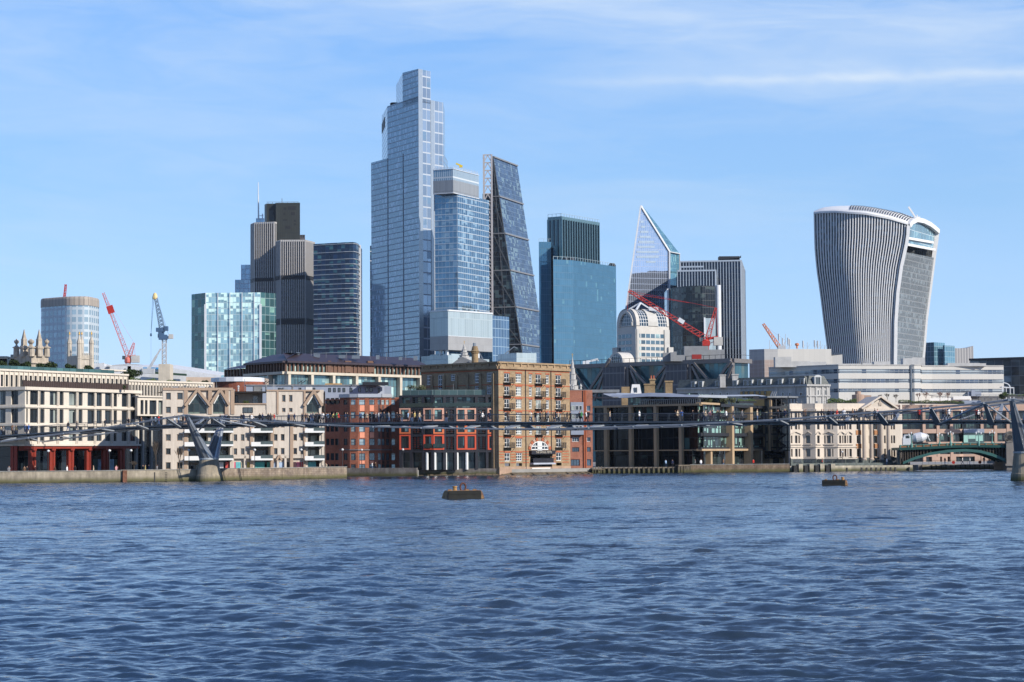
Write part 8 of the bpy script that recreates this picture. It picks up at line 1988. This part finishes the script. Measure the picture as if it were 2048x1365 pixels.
mb = MB(); ax = (fs.pt(u0+2.3, zr_+1.9, off), fs.pt(u0+5.6, zr_+2.55, off)); dd = (ax[1]-ax[0]); mb.tube(ax[0], ax[0]+dd*.25, .75, 16, r2=1.2); mb.tube(ax[0]+dd*.25, ax[0]+dd*.65, 1.2, 16, r2=1.2); mb.tube(ax[0]+dd*.65, ax[1], 1.2, 16, r2=.6); mb.build('drum', plain('drum_paint', (.62, .63, .66), .4), tk)
mb = MB(); mb.beam(fs.pt(u1-.9, zr_+3.0, off+.2), fs.pt(u1-.1, zr_+1.5, off+.2), .4, .15); mb.beam(fs.pt(u1-1.0, zr_+3.1, off), fs.pt(u1-.4, zr_+2.5, off), .5, .3); mb.build('chute', M['white_frame'], tk)
for x in (.9, 3.6, 4.7): mb = MB(); c = fs.pt(u0+x, zr_+.5, off+1.0); mb.tube(c, c-fs.n*.3, .5, 16); mb.build('wheel', plain('tyre_rubber', (.02, .02, .02), .8), tk)
# far quay seen under the arch
q0, q1 = P(1845, 940, 500), P(2040, 940, 497); q0.z = q1.z = 0; f = Face(q0, q1)
t = thing('sheet_pile_quay', 'pale concrete piled quay wall with dark joints seen beneath the green arch', 'river wall', q0)
mb = MB(); f.box(mb, 0, f.L+30, -3.5, 1.25, -6, 0); mb.build('wall', WM['p'], t)
for k, u in enumerate(frange(2.0, f.L, 1.12)): mb = MB(); f.box(mb, u, u+.26, -3.4, 1.15, .0, .22); mb.build('pile', Mt, t)
mb = MB(); f.box(mb, 0, f.L+30, 2.2, 2.26, -.5, -.45)
for u in frange(0, f.L, 1.5): f.box(mb, u, u+.05, 1.25, 2.25, -.5, -.45)
mb.build('railing', M['dark_frame'], t)
for px, wd_, col_, nm, lb in ((1907, 3.2, 'red', 'life_ring_box', 'left red life ring box on the quay rail under the green arch'), (1960, 3.2, 'red', 'life_ring_box', 'right red life ring box on the quay rail under the green arch')):
    u = f.u(px, 928); mb = MB(); mb.tube(f.pt(u, 1.75, -.3), f.pt(u, 1.75, -.1), .38, 12); tag(mb.build(nm, M['red'], None), lb, 'life ring box')
mb = MB(); f.box(mb, f.u(1973), f.u(1986.5), 1.4, 2.1, -.4, -.3); tag(mb.build('banner', M['white_frame'], None), 'blank white banner hung on the quay rail under the green arch', 'banner')

# ================================================================== mooring buoys
def rustmat():
    m, t, b = newmat('rusty_buoy_steel'); tcn = t.n.new('ShaderNodeTexCoord'); o = tcn.outputs['Object']; n = t.noise(o, 1.6, 5, .7); n2 = t.noise(o, .7, 3, .6)
    c = t.mix(t.range(n, .35, .6), (.13, .055, .03), (.30, .18, .07)); c = t.mix(t.range(n2, .55, .65), c, (.10, .05, .03)); t.put(b.inputs['Base Color'], c); b.inputs['Roughness'].default_value = .85; return m
M['rusty'] = rustmat()
def buoy(px0, px1, pyw, label, ang):
    c0 = PZ((px0+px1)/2, pyw, 0); w_ = ray(px1, pyw).x*c0.y-ray(px0, pyw).x*c0.y
    t = thing('mooring_buoy', label, 'mooring buoy', c0, math.radians(ang), 'rusty mooring buoys'); s_ = w_/4.1
    def B(mb, nm, mt): return mb.build(nm, mt, None)
    L, Wd, H = 3.9*s_, 2.3*s_, 0.84*s_
    def addp(mb, nm, mt):
        o = mb.build(nm, mt); o.parent = t; return o
    mb = MB(); sec = [(-Wd/2, -.6), (-Wd/2-.12, .1), (-Wd/2+.05, H*.62), (-Wd/2+.5, H), (Wd/2-.5, H), (Wd/2-.05, H*.62), (Wd/2+.12, .1), (Wd/2, -.6)]
    for (y0, z0), (y1, z1) in zip(sec, sec[1:]): 
        e0 = 1-.10*max(0, z0)/H; e1 = 1-.10*max(0, z1)/H
        mb.poly([(-L/2*e0, y0, z0), (L/2*e0, y0, z0), (L/2*e1, y1, z1), (-L/2*e1, y1, z1)])
    for s2 in (-1, 1): mb.poly([(s2*L/2*(1-.10*max(0, z_)/H), y_, z_) for y_, z_ in (sec if s2 > 0 else sec[::-1])])
    addp(mb, 'hull', M['rusty'])
    mb = MB(); mb.beam((-L*.47, -Wd/2-.16, H*.78), (L*.38, -Wd/2-.16, H*.78), .34, .34); mb.beam((-L*.49, -Wd/2-.14, .2), (L*.40, -Wd/2-.14, .2), .28, 1.1)
    for x in frange(-L*.46, L*.36, .5): mb.beam((x, -Wd/2-.2, .1), (x, -Wd/2-.2, H*.72), .1, .14)
    addp(mb, 'rubber_fender', plain('black_weedy_rubber', (.010, .011, .009), .8, 0, .5, 2))
    mb = MB(); R_ = .36*s_
    for i in range(14):
        a0, a1 = 2*math.pi*i/14, 2*math.pi*(i+1)/14; mb.tube((R_*.8*math.cos(a0), 0, H+R_*.9+R_*1.15*math.sin(a0)), (R_*.8*math.cos(a1), 0, H+R_*.9+R_*1.15*math.sin(a1)), .10*s_, 7)
    o = addp(mb, 'mooring_ring', plain('rusty_iron', (.13, .055, .04), .8, .2, .3, 3))
    mb = MB(); xb = -L*.22 if ang > 0 else L*.3; mb.lathe((xb, 0, H-.05), [(.22*s_, 0), (.2*s_, .35*s_), (.26*s_, .38*s_), (.24*s_, .5*s_)], 10); addp(mb, 'bollard', plain('yellow_ochre_bollard', (.38, .21, .07), .7, 0, .3, 3))
    mb = MB()
    for x in (-L*.35, L*.12, L*.32): mb.cbox((x, .1, H-.02), .35, .2, .14)
    addp(mb, 'deck_fitting', M['rusty'])
buoy(886, 966, 997.5, 'larger rusty rectangular mooring buoy with a tall iron ring, left of centre on the water', 16)
buoy(1643, 1697, 971.5, 'smaller darker mooring buoy with a round ring, farther off at right', -10)
# ================================================================== people
def body_mesh(name, V, Eg, R):
    me = bpy.data.meshes.new('src'); me.from_pydata(V, Eg, []); me.update(); o = bpy.data.objects.new('src', me); COL.objects.link(o)
    sk = o.modifiers.new('s', 'SKIN'); sk.use_smooth_shade = True
    for i, r in enumerate(R): me.skin_vertices[0].data[i].radius = r if isinstance(r, tuple) else (r, r)
    me.skin_vertices[0].data[0].use_root = True
    sb = o.modifiers.new('b', 'SUBSURF'); sb.levels = 1; sb.render_levels = 1
    dg = bpy.context.evaluated_depsgraph_get(); dg.update(); m2 = bpy.data.meshes.new_from_object(o.evaluated_get(dg)); m2.name = name
    COL.objects.unlink(o); bpy.data.objects.remove(o); bpy.data.meshes.remove(me); return m2
def figure(name, stride=.0, armL=(0, 0), armR=(0, 0), lean=0.0, hold=False):
    # x: walking direction, y: sideways
    h = .88; V = [(0, 0, h), (lean*.4, 0, 1.12), (lean, 0, 1.38), (lean, 0, 1.50), (lean+.02, 0, 1.57), (lean+.03, 0, 1.66), (lean+.02, 0, 1.74)]
    R = [(.15, .12), (.14, .11), (.17, .11), (.065, .065), (.075, .075), (.10, .085), (.07, .065)]; Eg = [(0, 1), (1, 2), (2, 3), (3, 4), (4, 5), (5, 6)]
    for s_, st in ((-1, stride), (1, -stride)):
        b = len(V); kx = st*.45+(.06 if st < 0 else .05); V += [(0, s_*.10, h-.08), (kx, s_*.10, .48), (st, s_*.10, .09 if st >= 0 else .12), (st+.17, s_*.11, .04)]; R += [.095, .068, .048, .045]
        Eg += [(0, b), (b, b+1), (b+1, b+2), (b+2, b+3)]
    for s_, (ax, az) in ((-1, armL), (1, armR)):
        b = len(V); V += [(lean, s_*.20, 1.40), (lean+ax*.4, s_*.25, 1.13), (lean+ax, s_*.23, .88+az), (lean+ax*1.12+.02, s_*.22, .80+az*1.15)]; R += [.062, .048, .036, .03]; Eg += [(2, b), (b, b+1), (b+1, b+2), (b+2, b+3)]
    m = body_mesh(name, V, Eg, R)
    for i in range(5): m.materials.append(None)
    for p in m.polygons:
        c = p.center; z = c.z; out = math.hypot(c.x-lean, c.y)
        hand = any((Vector(V[k])-c).length < .085 for k in (len(V)-1, len(V)-5))
        if hand: p.material_index = 2
        elif z > 1.69 or (z > 1.57 and c.x < lean-.01): p.material_index = 3
        elif z > 1.5: p.material_index = 2
        elif z > .84 or out > .2 and z > .75: p.material_index = 0
        elif z < .10: p.material_index = 4
        else: p.material_index = 1
    return m
FIG = [figure('person_walking', .30, (.22, .1), (-.2, .06), .03), figure('person_walking_short', -.22, (-.15, .04), (.2, .1), .03), figure('person_standing', .05, (.03, 0), (.05, 0)), figure('person_phone', .04, (.28, .62), (.05, 0), .0), figure('person_leaning', -.08, (.30, .28), (.30, .28), .12)]
PC = {'black': (.012, .012, .016), 'navy': (.02, .03, .07), 'dark grey': (.05, .05, .055), 'grey': (.18, .18, .19), 'white': (.72, .72, .72), 'beige': (.48, .38, .27), 'blue': (.05, .12, .35), 'light blue': (.25, .38, .55), 'red': (.45, .04, .03), 'green': (.06, .22, .08), 'olive': (.12, .11, .06), 'brown': (.14, .08, .05), 'pink': (.6, .3, .3), 'yellow': (.5, .38, .14), 'orange': (.55, .18, .04), 'denim': (.08, .13, .24)}
PM = {}
def pmat(k, kind='cloth'):
    if k not in PM: m, t, b = newmat('%s_%s' % (k.replace(' ', '_'), kind)); b.inputs['Base Color'].default_value = (*PC[k], 1); b.inputs['Roughness'].default_value = .9; b.inputs['Specular IOR Level'].default_value = .15; PM[k] = m
    return PM[k]
for k_, c_ in (('skin', (.45, .27, .19)), ('skin dark', (.16, .08, .05)), ('hair dark', (.02, .015, .012)), ('hair brown', (.07, .04, .025)), ('hair red', (.25, .06, .02)), ('hair white', (.6, .6, .58)), ('hair blond', (.35, .24, .12)), ('shoe', (.02, .02, .02))): PC[k_] = c_; pmat(k_, 'surface')
rp = random.Random(5)
def person(pos, heading, pose, coat, legs, hair, label, group, sc=1.0):
    o = bpy.data.objects.new('person', FIG[pose]); COL.objects.link(o); o.location = pos; o.rotation_euler = (0, 0, heading); o.scale = (sc, sc, sc)
    for i, k in enumerate((coat, legs, 'skin' if rp.random() > .15 else 'skin dark', hair, 'shoe')): o.material_slots[i].link = 'OBJECT'; o.material_slots[i].material = PM[k] if k in PM else pmat(k)
    tag(o, label, 'person', group)
bh = math.atan2(fb_.d.y, fb_.d.x)
PPL = [(3, 'beige', 0), (7, 'grey', 1), (24, 'brown', 0), (28, 'grey', 2), (32, 'olive', 1), (50, 'denim', 2), (53.5, 'black', 3), (57, 'blue', 1), (136, 'black', 1), (154, 'dark grey', 0), (210, 'black', 1), (257, 'black', 3), (283, 'brown', 0), (303, 'grey', 1), (311, 'light blue', 2), (318, 'red', 0), (349, 'white', 1), (357, 'light blue', 0), (366, 'black', 2), (372, 'red', 1),
 (440, 'black', 0), (450, 'navy', 1), (457, 'black', 2), (482, 'black', 0), (487, 'navy', 2), (503.5, 'white', 1), (519.5, 'black', 2), (525.5, 'navy', 0), (536, 'black', 1), (541, 'dark grey', 2), (549, 'red', 0), (577, 'navy', 2), (588.5, 'navy', 1), (604.5, 'black', 0), (612, 'brown', 2), (616, 'beige', 4), (621.5, 'navy', 2), (626, 'grey', 3), (631, 'black', 2), (635, 'dark grey', 4), (639, 'black', 2), (643, 'grey', 1), (647, 'white', 2), (652, 'black', 2), (656.5, 'light blue', 4), (660, 'black', 2), (666.5, 'yellow', 1), (673.5, 'green', 2), (677, 'red', 1), (691, 'navy', 2), (695, 'black', 2), (721, 'denim', 2), (729, 'black', 2), (733.5, 'beige', 2), (740, 'black', 3), (747, 'black', 2), (751.5, 'grey', 0), (757.5, 'white', 2), (761.5, 'navy', 2), (768, 'dark grey', 2), (778, 'grey', 0), (793.5, 'black', 1), (800, 'black', 4), (804, 'dark grey', 2), (816, 'light blue', 0), (820, 'brown', 2), (824, 'black', 2), (829.5, 'yellow', 2), (839, 'beige', 1), (893, 'black', 2),
 (960, 'black', 0), (965, 'white', 1), (978.5, 'navy', 2), (1016, 'brown', 2), (1060, 'beige', 1), (1063, 'white', 0), (1071, 'black', 2), (1080, 'dark grey', 2), (1092, 'black', 0), (1096, 'grey', 1), (1107, 'brown', 1), (1111.5, 'black', 0), (1117, 'beige', 2), (1134, 'black', 0), (1141, 'black', 1), (1159.5, 'dark grey', 2), (1163, 'green', 1), (1173, 'white', 0), (1176.5, 'black', 2), (1219.5, 'beige', 0), (1279, 'white', 2), (1351, 'black', 2), (1355, 'beige', 1), (1364, 'blue', 4), (1385, 'black', 1), (1396, 'black', 0), (1407, 'grey', 2), (1411, 'beige', 1), (1421, 'pink', 4), (1425.5, 'black', 0), (1435.5, 'olive', 3), (1440, 'dark grey', 0), (1453, 'white', 1), (1466, 'dark grey', 0), (1484, 'grey', 1), (1514.5, 'beige', 2), (1556, 'black', 2), (1570, 'navy', 3), (1609, 'brown', 2), (1612.5, 'dark grey', 2), (1643, 'black', 1), (1648, 'dark grey', 0), (1658, 'black', 2), (1662, 'navy', 1), (1667, 'black', 0), (1674, 'red', 1), (1684, 'black', 0), (1688, 'white', 2), (1705, 'brown', 1), (1709, 'navy', 2), (1714, 'black', 0), (1731, 'dark grey', 1), (1750, 'black', 2), (1756, 'pink', 0), (1790, 'navy', 1), (1838.5, 'red', 2), (1862, 'dark grey', 0), (1867, 'black', 1), (1886, 'black', 0), (1893, 'brown', 1), (1898, 'white', 1), (1923.5, 'white', 0), (1953, 'red', 2), (1957, 'white', 1), (1963.5, 'black', 0), (1990, 'black', 2)]
ZN = [(280, 'limestone grid block'), (372, 'apartments left flank'), (650, 'pale apartments'), (800, 'red brick office'), (998, 'orange flats'), (1138, 'brick warehouse'), (1184, 'narrow red building'), (1540, 'dark glass offices'), (1591, 'stair tower'), (1797, 'cream classical office'), (2100, 'pinkish office')]
def ordn(n):
    return {1: 'first', 2: 'second', 3: 'third', 4: 'fourth', 5: 'fifth', 6: 'sixth', 7: 'seventh', 8: 'eighth', 9: 'ninth', 10: 'tenth', 11: 'eleventh', 12: 'twelfth', 13: 'thirteenth', 14: 'fourteenth', 15: 'fifteenth', 16: 'sixteenth', 17: 'seventeenth', 18: 'eighteenth', 19: 'nineteenth', 20: 'twentieth'}.get(n, 'last')
cnt = {}; hl = ['hair dark', 'hair brown', 'hair dark', 'hair blond', 'hair dark']
for i, (px, coat, pose) in enumerate(PPL):
    zn = next(n for x, n in ZN if px < x); cnt[zn] = cnt.get(zn, 0)+1; off = rp.uniform(-.3, 1.5)
    u = fb_.at(px, 840, off)[0]; hd = bh if (i*7) % 3 else bh+math.pi
    if pose in (3, 4): hd = bh-math.pi/2+rp.uniform(-.4, .4)
    if pose == 2: hd = bh+rp.choice((0, math.pi, -1.4, 1.6))
    hair = 'hair white' if px in (1466,) else 'hair red' if px in (519.5, 1838.5) else hl[i % 5]
    act = ('walking', 'walking', 'standing', 'raising phone', 'leaning')[pose]
    lab = 'person in %s top %s on footbridge, %s from left before %s' % (coat, act, ordn(cnt[zn]), zn)
    person(fb_.pt(u, dz(u)-.01, off), hd, pose, coat, rp.choice(('black', 'navy', 'denim', 'dark grey', 'black')), hair, lab, 'people crossing the footbridge', .97+rp.random()*.1)
# people on the river walk
SH = [(18, 'grey'), (49, 'brown'), (54, 'black'), (70, 'black'), (110, 'brown'), (134, 'white'), (150, 'black'), (187, 'beige'), (233, 'pink'), (286, 'black'), (290, 'yellow'), (298, 'navy'), (314, 'grey'), (384, 'black'), (645, 'white'), (652, 'beige'), (744, 'white'), (751, 'brown'), (835, 'white'), (842, 'white'), (1332, 'light blue'), (1345, 'navy'), (1391, 'grey'), (1402, 'white'), (1447, 'brown'), (1507, 'red'), (1645, 'red'), (1774, 'white'), (1925, 'white'), (1940, 'white'), (1995, 'black'), (1890, 'black'), (1968, 'black'), (1979, 'brown')]
def back_from(px, dist):
    f_ = next((Face(a, b) for a, b in zip(BANK, BANK[1:]) if 0 <= Face(a, b).at(px, 945)[0] <= Face(a, b).L), None)
    if f_ is None: return Vector((ray(px, 930).x*503, 503, 1.25))
    u = f_.at(px, 935, -dist)[0]; p_ = f_.pt(u, WALK, -dist); return p_
NB = [(50, 'leftmost red columns'), (245, 'limestone grid block'), (330, 'shaded entrance'), (640, 'left bridge pier'), (680, 'pale apartments'), (799, 'red brick office'), (998, 'orange flats'), (1580, 'dark glass offices'), (1797, 'cream classical office'), (2100, 'green arch')]
cn2 = {}
for i, (px, coat) in enumerate(SH):
    zn = next(n for x, n in NB if px < x); cn2[zn] = cn2.get(zn, 0)+1
    person(back_from(px, 2.2+(i % 3)), rp.uniform(0, 6.28), (0, 2, 1, 2)[i % 4], coat, rp.choice(('black', 'navy', 'denim')), hl[i % 5], 'person in %s top on river walk by %s, %s from left' % (coat, zn, ordn(cn2[zn])), 'people on the river walk')

# ================================================================== plants
GR = leafmat('dark_evergreen_leaves', (.018, .030, .012), (.035, .055, .018)); GR2 = leafmat('hedge_leaves', (.04, .07, .02), (.08, .11, .035)); OL = leafmat('olive_leaves', (.07, .085, .045), (.13, .14, .075)); TWG = plain('bare_twigs', (.13, .10, .075), .9); TWR = plain('reddish_twigs', (.22, .085, .055), .9); BRK = plain('bark', (.10, .08, .06), .9)
rg = random.Random(11)
def clump(mb, c, rx, ry, rz, n, s, m=0):
    lumps = [(Vector((rg.uniform(-.55, .55)*rx, rg.uniform(-.5, .5)*ry, rg.uniform(-.4, .5)*rz)), rg.uniform(.4, .65)) for _ in range(7)]
    for _ in range(n):
        lc, lr = rg.choice(lumps); d = Vector((rg.gauss(0, 1), rg.gauss(0, 1), rg.gauss(0, 1))).normalized()*rg.uniform(.5, 1.0)*lr
        p = Vector(c)+lc+Vector((d.x*rx, d.y*ry, d.z*rz)); a = Vector((rg.gauss(0, 1), rg.gauss(0, 1), rg.gauss(0, 1))).normalized(); b = a.cross(Vector((rg.gauss(0, 1), rg.gauss(0, 1), rg.gauss(0, 1)))).normalized(); k = s*rg.uniform(.6, 1.3)
        mb.poly([p-a*k, p+b*k*.55, p+a*k, p-b*k*.55], m)
def shrub(px0, px1, py0, py1, Y, label, mat=GR, cat='shrub', name='shrub', n=420, s=.16, group=None, trunk=True, ry=None):
    a, b = P(px0, py0, Y), P(px1, py1, Y); c = (a+b)/2; t = thing(name, label, cat, (c.x, c.y, b.z), group=group); rx = (b.x-a.x)/2; rz = (a.z-b.z)/2*1.2; c.z -= rz*.35; n = int(n*1.3)
    mb = MB(); clump(mb, c, rx, ry or min(rx, 1.8), rz, n, s); mb.build('foliage', mat, t)
    if trunk:
        mb = MB(); mb.tube((c.x, c.y, b.z-.5), (c.x, c.y, c.z), .10, 6, r2=.05)
        for k in range(4): an = k*1.6; mb.tube((c.x, c.y, b.z+.2*rz), (c.x+rx*.5*math.cos(an), c.y+.4*math.sin(an), c.z+rz*.3), .05, 5, r2=.02)
        mb.build('trunk', BRK, t)
    return t
rf = 'shrubs on the limestone block roof'
for px0, px1, y0, y1, lb in ((-8, 12, 722, 739, 'dark roof garden shrub at the very left edge of the photo'), (17, 44, 719, 737, 'dark evergreen roof shrub below the left obelisk pinnacles'), (38, 63, 724, 739, 'dark low roof shrub between the church tower pinnacles and the parapet'), (74, 99, 729, 741, 'dark low roof shrub below the right urn pinnacle'), (86, 120, 726, 742, 'wide dark evergreen roof shrub between the two church towers'), (128, 153, 728, 742, 'dark roof shrub at the foot of the left gilded pinnacle'), (164, 188, 733, 745, 'dark roof shrub at the foot of the right gilded pinnacle'), (245, 288, 738, 757, 'big rounded dark evergreen tree on the roof below the red crane')):
    shrub(px0, px1, y0-4, y1-1, 406+px0*.165 if px0 < 240 else 447, lb, GR, group=rf, n=1100, s=.2, trunk=px0 > 240)
shrub(401, 417, 758, 770, 464, 'small clipped dark bush on the wing roof, below the green glass office', GR, n=400)
def hedge(px0, py0, px1, py1, th, Y0, Y1, label, mat=GR2, n=900, s=.14, dens=None):
    t = thing('hedge', label, 'hedge', P(px0, py0, Y0)); mb = MB(); a, b = P(px0, py0, Y0), P(px1, py1, Y1); L = (b-a).length
    for i in range(n):
        s_ = rg.random(); c = a+(b-a)*s_+Vector((0, rg.uniform(-.6, .6), rg.uniform(-th, th*(.6+.5*math.sin(s_*L*.9)+.2*math.sin(s_*L*2.3))))); u_ = Vector((rg.gauss(0, 1), rg.gauss(0, 1), rg.gauss(0, 1))).normalized(); v_ = u_.orthogonal().normalized(); k = s*rg.uniform(.6, 1.4); mb.poly([c-u_*k, c+v_*k*.6, c+u_*k, c-v_*k*.6])
    mb.build('foliage', mat, t); mb = MB(); mb.beam(a-Vector((0, 0, th)), b-Vector((0, 0, th)), .8, .5); mb.build('planter', M['dark_frame'], t)
hedge(258, 760, 415, 769.5, .5, 437, 464, 'long low mixed green hedge along the roof edge of the cream wing', n=2200)
hedge(1655, 802.5, 1713, 801, .55, 500, 502, 'green hedge on the roof behind the cream classical office parapet', n=1500)
hedge(1797, 803, 1928, 804.5, .45, 640, 642, 'long clipped terrace hedge above the pinkish stone office', n=2500)
hedge(1475, 801.5, 1510, 801, .4, 497, 507, 'small dark planter hedge under the wavy roof of the dark glass offices', n=500)
hedge(1310, 799.5, 1400, 799, .3, 486, 478, 'thin shaggy roof garden planting behind the rail of the dark glass offices', mat=OL, n=700)
hedge(2004, 789.5, 2060, 791, .35, 630, 632, 'low green hedge at the far right edge above the bridge cable', n=500)
for px0, px1, y0, y1, lb in ((1407, 1428, 793, 806, 'left rounded olive tree in a pot on the dark glass offices roof'), (1438, 1456, 793, 806, 'middle rounded olive tree on the dark glass offices roof'), (1452, 1474, 793, 806.5, 'right rounded olive tree on the dark glass offices roof')): shrub(px0, px1, y0, y1, {1407: 482, 1438: 489, 1452: 494}[px0], lb, OL, 'tree', 'olive_tree', 420, .13, 'olive trees on the dark glass offices roof')
shrub(832, 858, 768, 780, 452, 'loose green roof terrace shrub in front of the warehouse left wall', OL, n=500, s=.15)
shrub(810, 834, 767, 779, 452, 'sparse brownish roof terrace shrub left of the warehouse', OL, n=220, s=.13)
shrub(545, 561, 815, 829, 403.4, 'small bushy balcony plant left of the two square windows on the pale apartments', OL, n=300, s=.1, trunk=False)
shrub(583, 597, 816, 829, 405.2, 'small bushy balcony plant right of the two square windows on the pale apartments', OL, n=300, s=.1, trunk=False)
shrub(633, 645, 817, 829, 407.6, 'balcony plant below the rightmost gable of the pale apartments', OL, n=250, s=.1, trunk=False)
shrub(485, 499, 797, 809, 402.6, 'square planter of dark green on the apartments roof terrace', GR2, n=300, s=.1, trunk=False)
shrub(245, 252, 769, 779, 414, 'small conical bush at the right end of the brown roof balustrade', GR, n=250, s=.12)
def bare(px, y0, ybase, Y, label, mat, w_=1.0, group=None, dist=None):
    b = P(px, ybase, Y); h = P(px, y0, Y).z-b.z; t = thing('bare_tree', label, 'tree', b, group=group); mt = MB(); mb = MB()
    mt.tube(b-Vector((0, 0, .3)), b+Vector((0, 0, h*.35)), .035*h*.5+.04, 6, r2=.04)
    def grow(p, d, L, r, lv):
        q = p+d*L; mb.tube(p, q, r, 4, r2=r*.6, cap=False)
        if lv > 0:
            for _ in range(4 if lv > 1 else 5):
                nd = (d+Vector((rg.gauss(0, .42)*w_, rg.gauss(0, .42)*w_, rg.uniform(-.05, .4)))).normalized(); grow(p+d*L*rg.uniform(.45, 1), nd, L*rg.uniform(.55, .8), r*.6, lv-1)
    for k in range(4): an = k*1.57+rg.random(); grow(b+Vector((0, 0, h*.25)), Vector((.35*w_*math.cos(an), .35*w_*math.sin(an), 1)).normalized(), h*.30, .05, 3)
    mt.build('trunk', BRK, t); mb.build('crown', mat, t)
bare(312, 876, 939, 398, 'slim bare tree on the river walk in front of the shaded entrance', TWG, .55)
bare(359, 890, 939, 392, 'slim bare tree in front of the pale apartments left windows', TWG, .5)
bare(268, 918, 940, 389, 'low spreading bare shrub right of the red steel columns', TWG, 1.6)
for px, y0, lb in ((1760, 787, 'pale leafless terrace tree just right of the pediment'), (1775, 784, 'second leafless terrace tree right of the pediment'), (1792, 786, 'third leafless terrace tree, above the pinkish office left end'), (1837, 783, 'reddish leafless terrace tree left of the pair of largest ones'), (1852, 781, 'reddish leafless terrace tree with slim crown near the middle'), (1880, 779, 'largest reddish leafless terrace tree in front of the white banded office'), (1896, 781, 'rightmost reddish leafless terrace tree in front of the white banded office')):
    bare(px, y0, 803, 636, lb, TWR if px > 1800 else TWG, 1.1, 'leafless trees on the terrace')
t = shrub(1997, 2018, 779, 796, 630, 'spiky green palm like tree on the terrace near the right footbridge pier', GR2, 'tree', 'palm_tree', 500, .22)
# ================================================================== river walk lamps
def lamp(px, label, hz=4.3, off=1.0):
    p_ = back_from(px, off); t = thing('street_lamp', label, 'street lamp', p_, group='lamps along the river walk')
    mb = MB(); mb.lathe(p_, [(.2, 0), (.17, .5), (.07, .7), (.05, hz-.3), (.08, hz-.25)], 8); mb.build('post', M['dark_frame'], t)
    mb = MB(); mb.lathe(p_+Vector((0, 0, hz-.25)), [(.08, 0), (.24, .15), (.24, .32), (.05, .45)], 10); mb.build('globe', M['white_frame'], t)
for px, lb in ((96.5, 'river walk lamp between the red columns of the limestone grid block'), (219, 'river walk lamp near the right red columns, by the picture posters'), (262, 'river walk lamp at the right corner of the limestone grid block'), (378, 'river walk lamp just left of the left bridge pier'), (509.5, 'river walk lamp before the middle balconies of the pale apartments'), (602.5, 'river walk lamp before the pink panels of the pale apartments'), (685, 'river walk lamp at the left corner of the red brick office'), (723.5, 'river walk lamp before the middle of the red brick office'), (806, 'river walk lamp left of the orange and black flats')): lamp(px, lb)
for px in (1685, 1804, 1819): lamp(px, {1685: 'small lamp on the terrace of the cream classical office', 1804: 'left small lamp at the foot of the green arch', 1819: 'right small lamp at the foot of the green arch'}[px], 3.2, 3.0)
# ================================================================== air
mb = MB(); mb.cbox((0, 1000, -5), 3600, 2300, 330); hz = mb.build('haze', [plain('air', (1, 1, 1))]); hm = hz.data.materials[0]; ht = NT(hm.node_tree)
for n_ in list(ht.n): ht.n.remove(n_)
ho = ht.n.new('ShaderNodeOutputMaterial'); hv = ht.n.new('ShaderNodeVolumePrincipled'); hv.inputs['Color'].default_value = (.72, .84, 1, 1); hv.inputs['Density'].default_value = .000022; hv.inputs['Anisotropy'].default_value = .2
ht.l.new(hv.outputs[0], ho.inputs['Volume']); tag(hz, kind='stuff')
